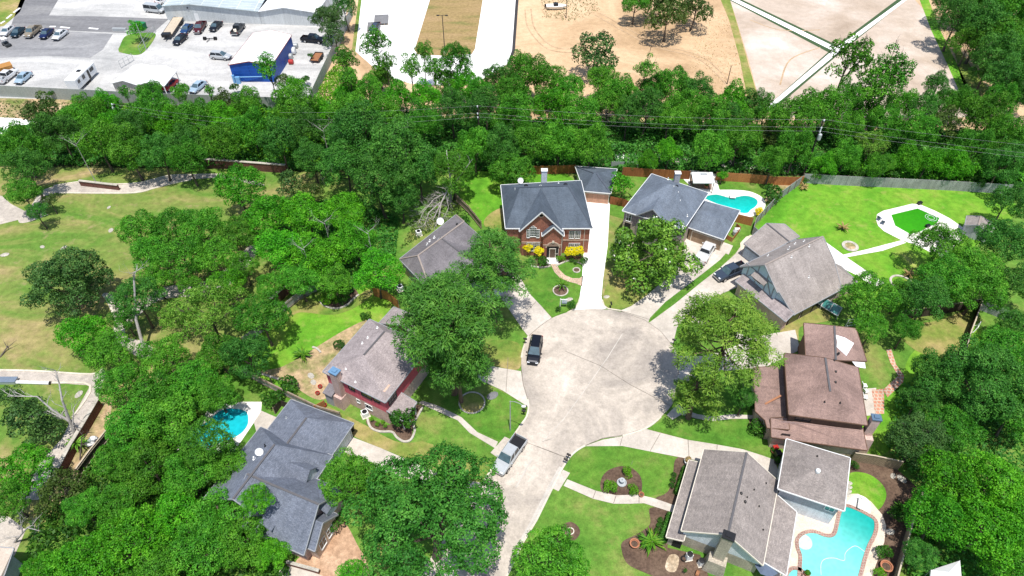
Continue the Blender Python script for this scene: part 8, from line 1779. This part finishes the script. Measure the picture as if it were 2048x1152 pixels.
for a, c in ((P(1946, 651, .06), P(1941, 663, .06)), (P(1941, 663, .06), P(1946, 665, .06)), (P(1946, 665, .06), P(1956, 655, .9)), (P(1956, 655, .9), P(1962, 643, .9)), (P(1962, 643, .9), P(1954, 651, .06)), (P(1954, 651, .06), P(1946, 651, .06))): mb.bar(a, c, .09, .09)
mb.build('frame', M['white'], r); mb = MB(); mb.bar(P(1950, 657, .05), P(1956, 652, .3), .05, .05); mb.build('brace', M['white'], r)
r = thing('pool_equipment', 'grey pool pump and filters in a timber pen beside the garage wing', 'pump', P(1470, 468)); c = P(1468, 470); mb = MB(); mb.lathe(c + Vector((0, 0, 0)), [(.35, 0), (.4, .3), (.4, .9), (.2, 1.1)], 12); mb.build('filter', M['grey_box'], r); mb = MB(); mb.box(c + Vector((.7, 1.0, .3)), (.9, .5, .6)); mb.build('pump', M['white'], r); mb = MB(); mb.tube([c + Vector((.2, .3, .5)), c + Vector((.6, .9, .5))], [.08, .08], 6); mb.build('pipe', M['insul'], r)
fence([(1452, 478), (1463, 484), (1480, 462), (1472, 455)], .9, M['fence_orange'], 'low timber pen round the pool pump', name='low_fence')
r = thing('pipe', 'long white pipe lying along the park road kerb', 'pipe', P(60, 762)); mb = MB(); a, c = P(30, 764, .22), P(99, 766, .22); mb.tube([a, c], [.24, .24], 10); mb.build('barrel', M['white'], r); mb = MB(); mb.tube([c, c.lerp(a, -.03)], [.26, .26], 10); mb.build('end_cap', M['black'], r)
box_bin(10, 764, (3.4, .9, .5), M['grey_box'], flat('slate_sheet', (.16, .2, .26), .5), 'grey box trough beside the white pipe', 'trough', 'trough', 0)
for x, y, s, lb in ((181, 889, .6, 'white and navy bundle beside the boundary wall'), (188, 880, .5, 'navy and white bundle farther up beside the boundary wall')):
    c = P(x, y); r = thing('cloth_bundle', lb, 'bundle', (c.x, c.y, 0)); mb = MB(); mb.lathe((0, 0, 0), [(s * .8, 0), (s, s * .5), (s * .7, s), (s * .15, s * 1.25)], 10, 1.2, .9); mb.build('sack', M['white'], r, local=True); mb = MB(); mb.lathe((0, 0, s * .45), [(s * 1.02, 0), (s * .98, s * .18)], 10, 1.2, .9); mb.build('band', PA['navy'], r, local=True)
rs = random.Random(9)
for i, (x, y, lb) in enumerate(((128, 496, 'pale limestone slab beside the shadow on the park lawn'), (85, 494, 'small pale stone near the shadow on the park lawn'), (218, 415, 'pale stone on the green upper park lawn'), (10, 510, 'pale stone at the left edge of the park lawn'), (222, 461, 'pale flat stone left of the grove tip'), (96, 822, 'pale stump by the lower park road'), (158, 789, 'round pale stump on the lawn by the park road'), (1138, 600, 'round white stone beside the yard sign'), (1213, 594, 'small tan stone beside the white driveway'), (690, 708, 'white rock on the bare patch by the mottled roof'), (622, 752, 'pale rock beside the long rail fence'), (627, 765, 'white bucket shaped rock near the pink house porch'), (1786, 952, 'grey rock in the mulch garden'), (1803, 958, 'white rock in the shaded mulch garden'), (1780, 1064, 'pale rock in the mulch strip'), (985, 792, 'grey boulder left of the street lamp lawn'))):
    c = P(x, y); s = rs.uniform(.35, .6) * (1.7 if x == 985 else 1); mb = MB(); mb.lathe((0, 0, 0), [(s, 0), (s * 1.05, s * .15), (s * .7, s * .35), (s * .2, s * .42)], 9, 1.2, .8); o = mb.build('stone', M['stone_edge'] if x != 985 else M['asphalt'], local=True); o.location = (c.x, c.y, 0); o.rotation_euler = (0, 0, rs.uniform(0, 3)); tag(o, lb, 'stone')
for x, y, lb in ((650, 813, 'upper red flower pot by the pink house porch'), (636, 789, 'red clay pot at the pink house corner'), (641, 776, 'red clay pot under the pink house eave')): pot(x, y, .28, .4, 'red', lb)
pot(1546, 905, .3, .35, 'terracotta', 'terracotta pot by the bins of the greige house', 'leaf_shrub')
r = thing('garden_hose', 'brown hose reel beside the lower end of the stone chimney', 'hose', P(1394, 1145)); mb = MB(); mb.tube([P(1392, 1145, .3), P(1398, 1148, .3)], [.35, .35], 12); mb.build('reel', M['rust'], r); mb = MB(); mb.bar(P(1394, 1143, .05), P(1394, 1149, .3), .1, .1); mb.build('stand', M['black'], r)
r = thing('trampoline_rim', 'dark patio umbrella folded at the bottom edge beside the greige house', 'umbrella', P(1520, 1140)); r.name = 'patio_umbrella'; c = P(1524, 1146); mb = MB(); mb.lathe(c + Vector((0, 0, 2.0)), [(1.3, 0), (.7, .35), (.05, .6)], 8); mb.build('canopy', flat('slate_blue_canvas', (.10, .13, .19), .8), r); mb = MB(); mb.tube([c, c + Vector((0, 0, 2.5))], [.04, .04], 6); mb.build('pole', M['galv'], r)
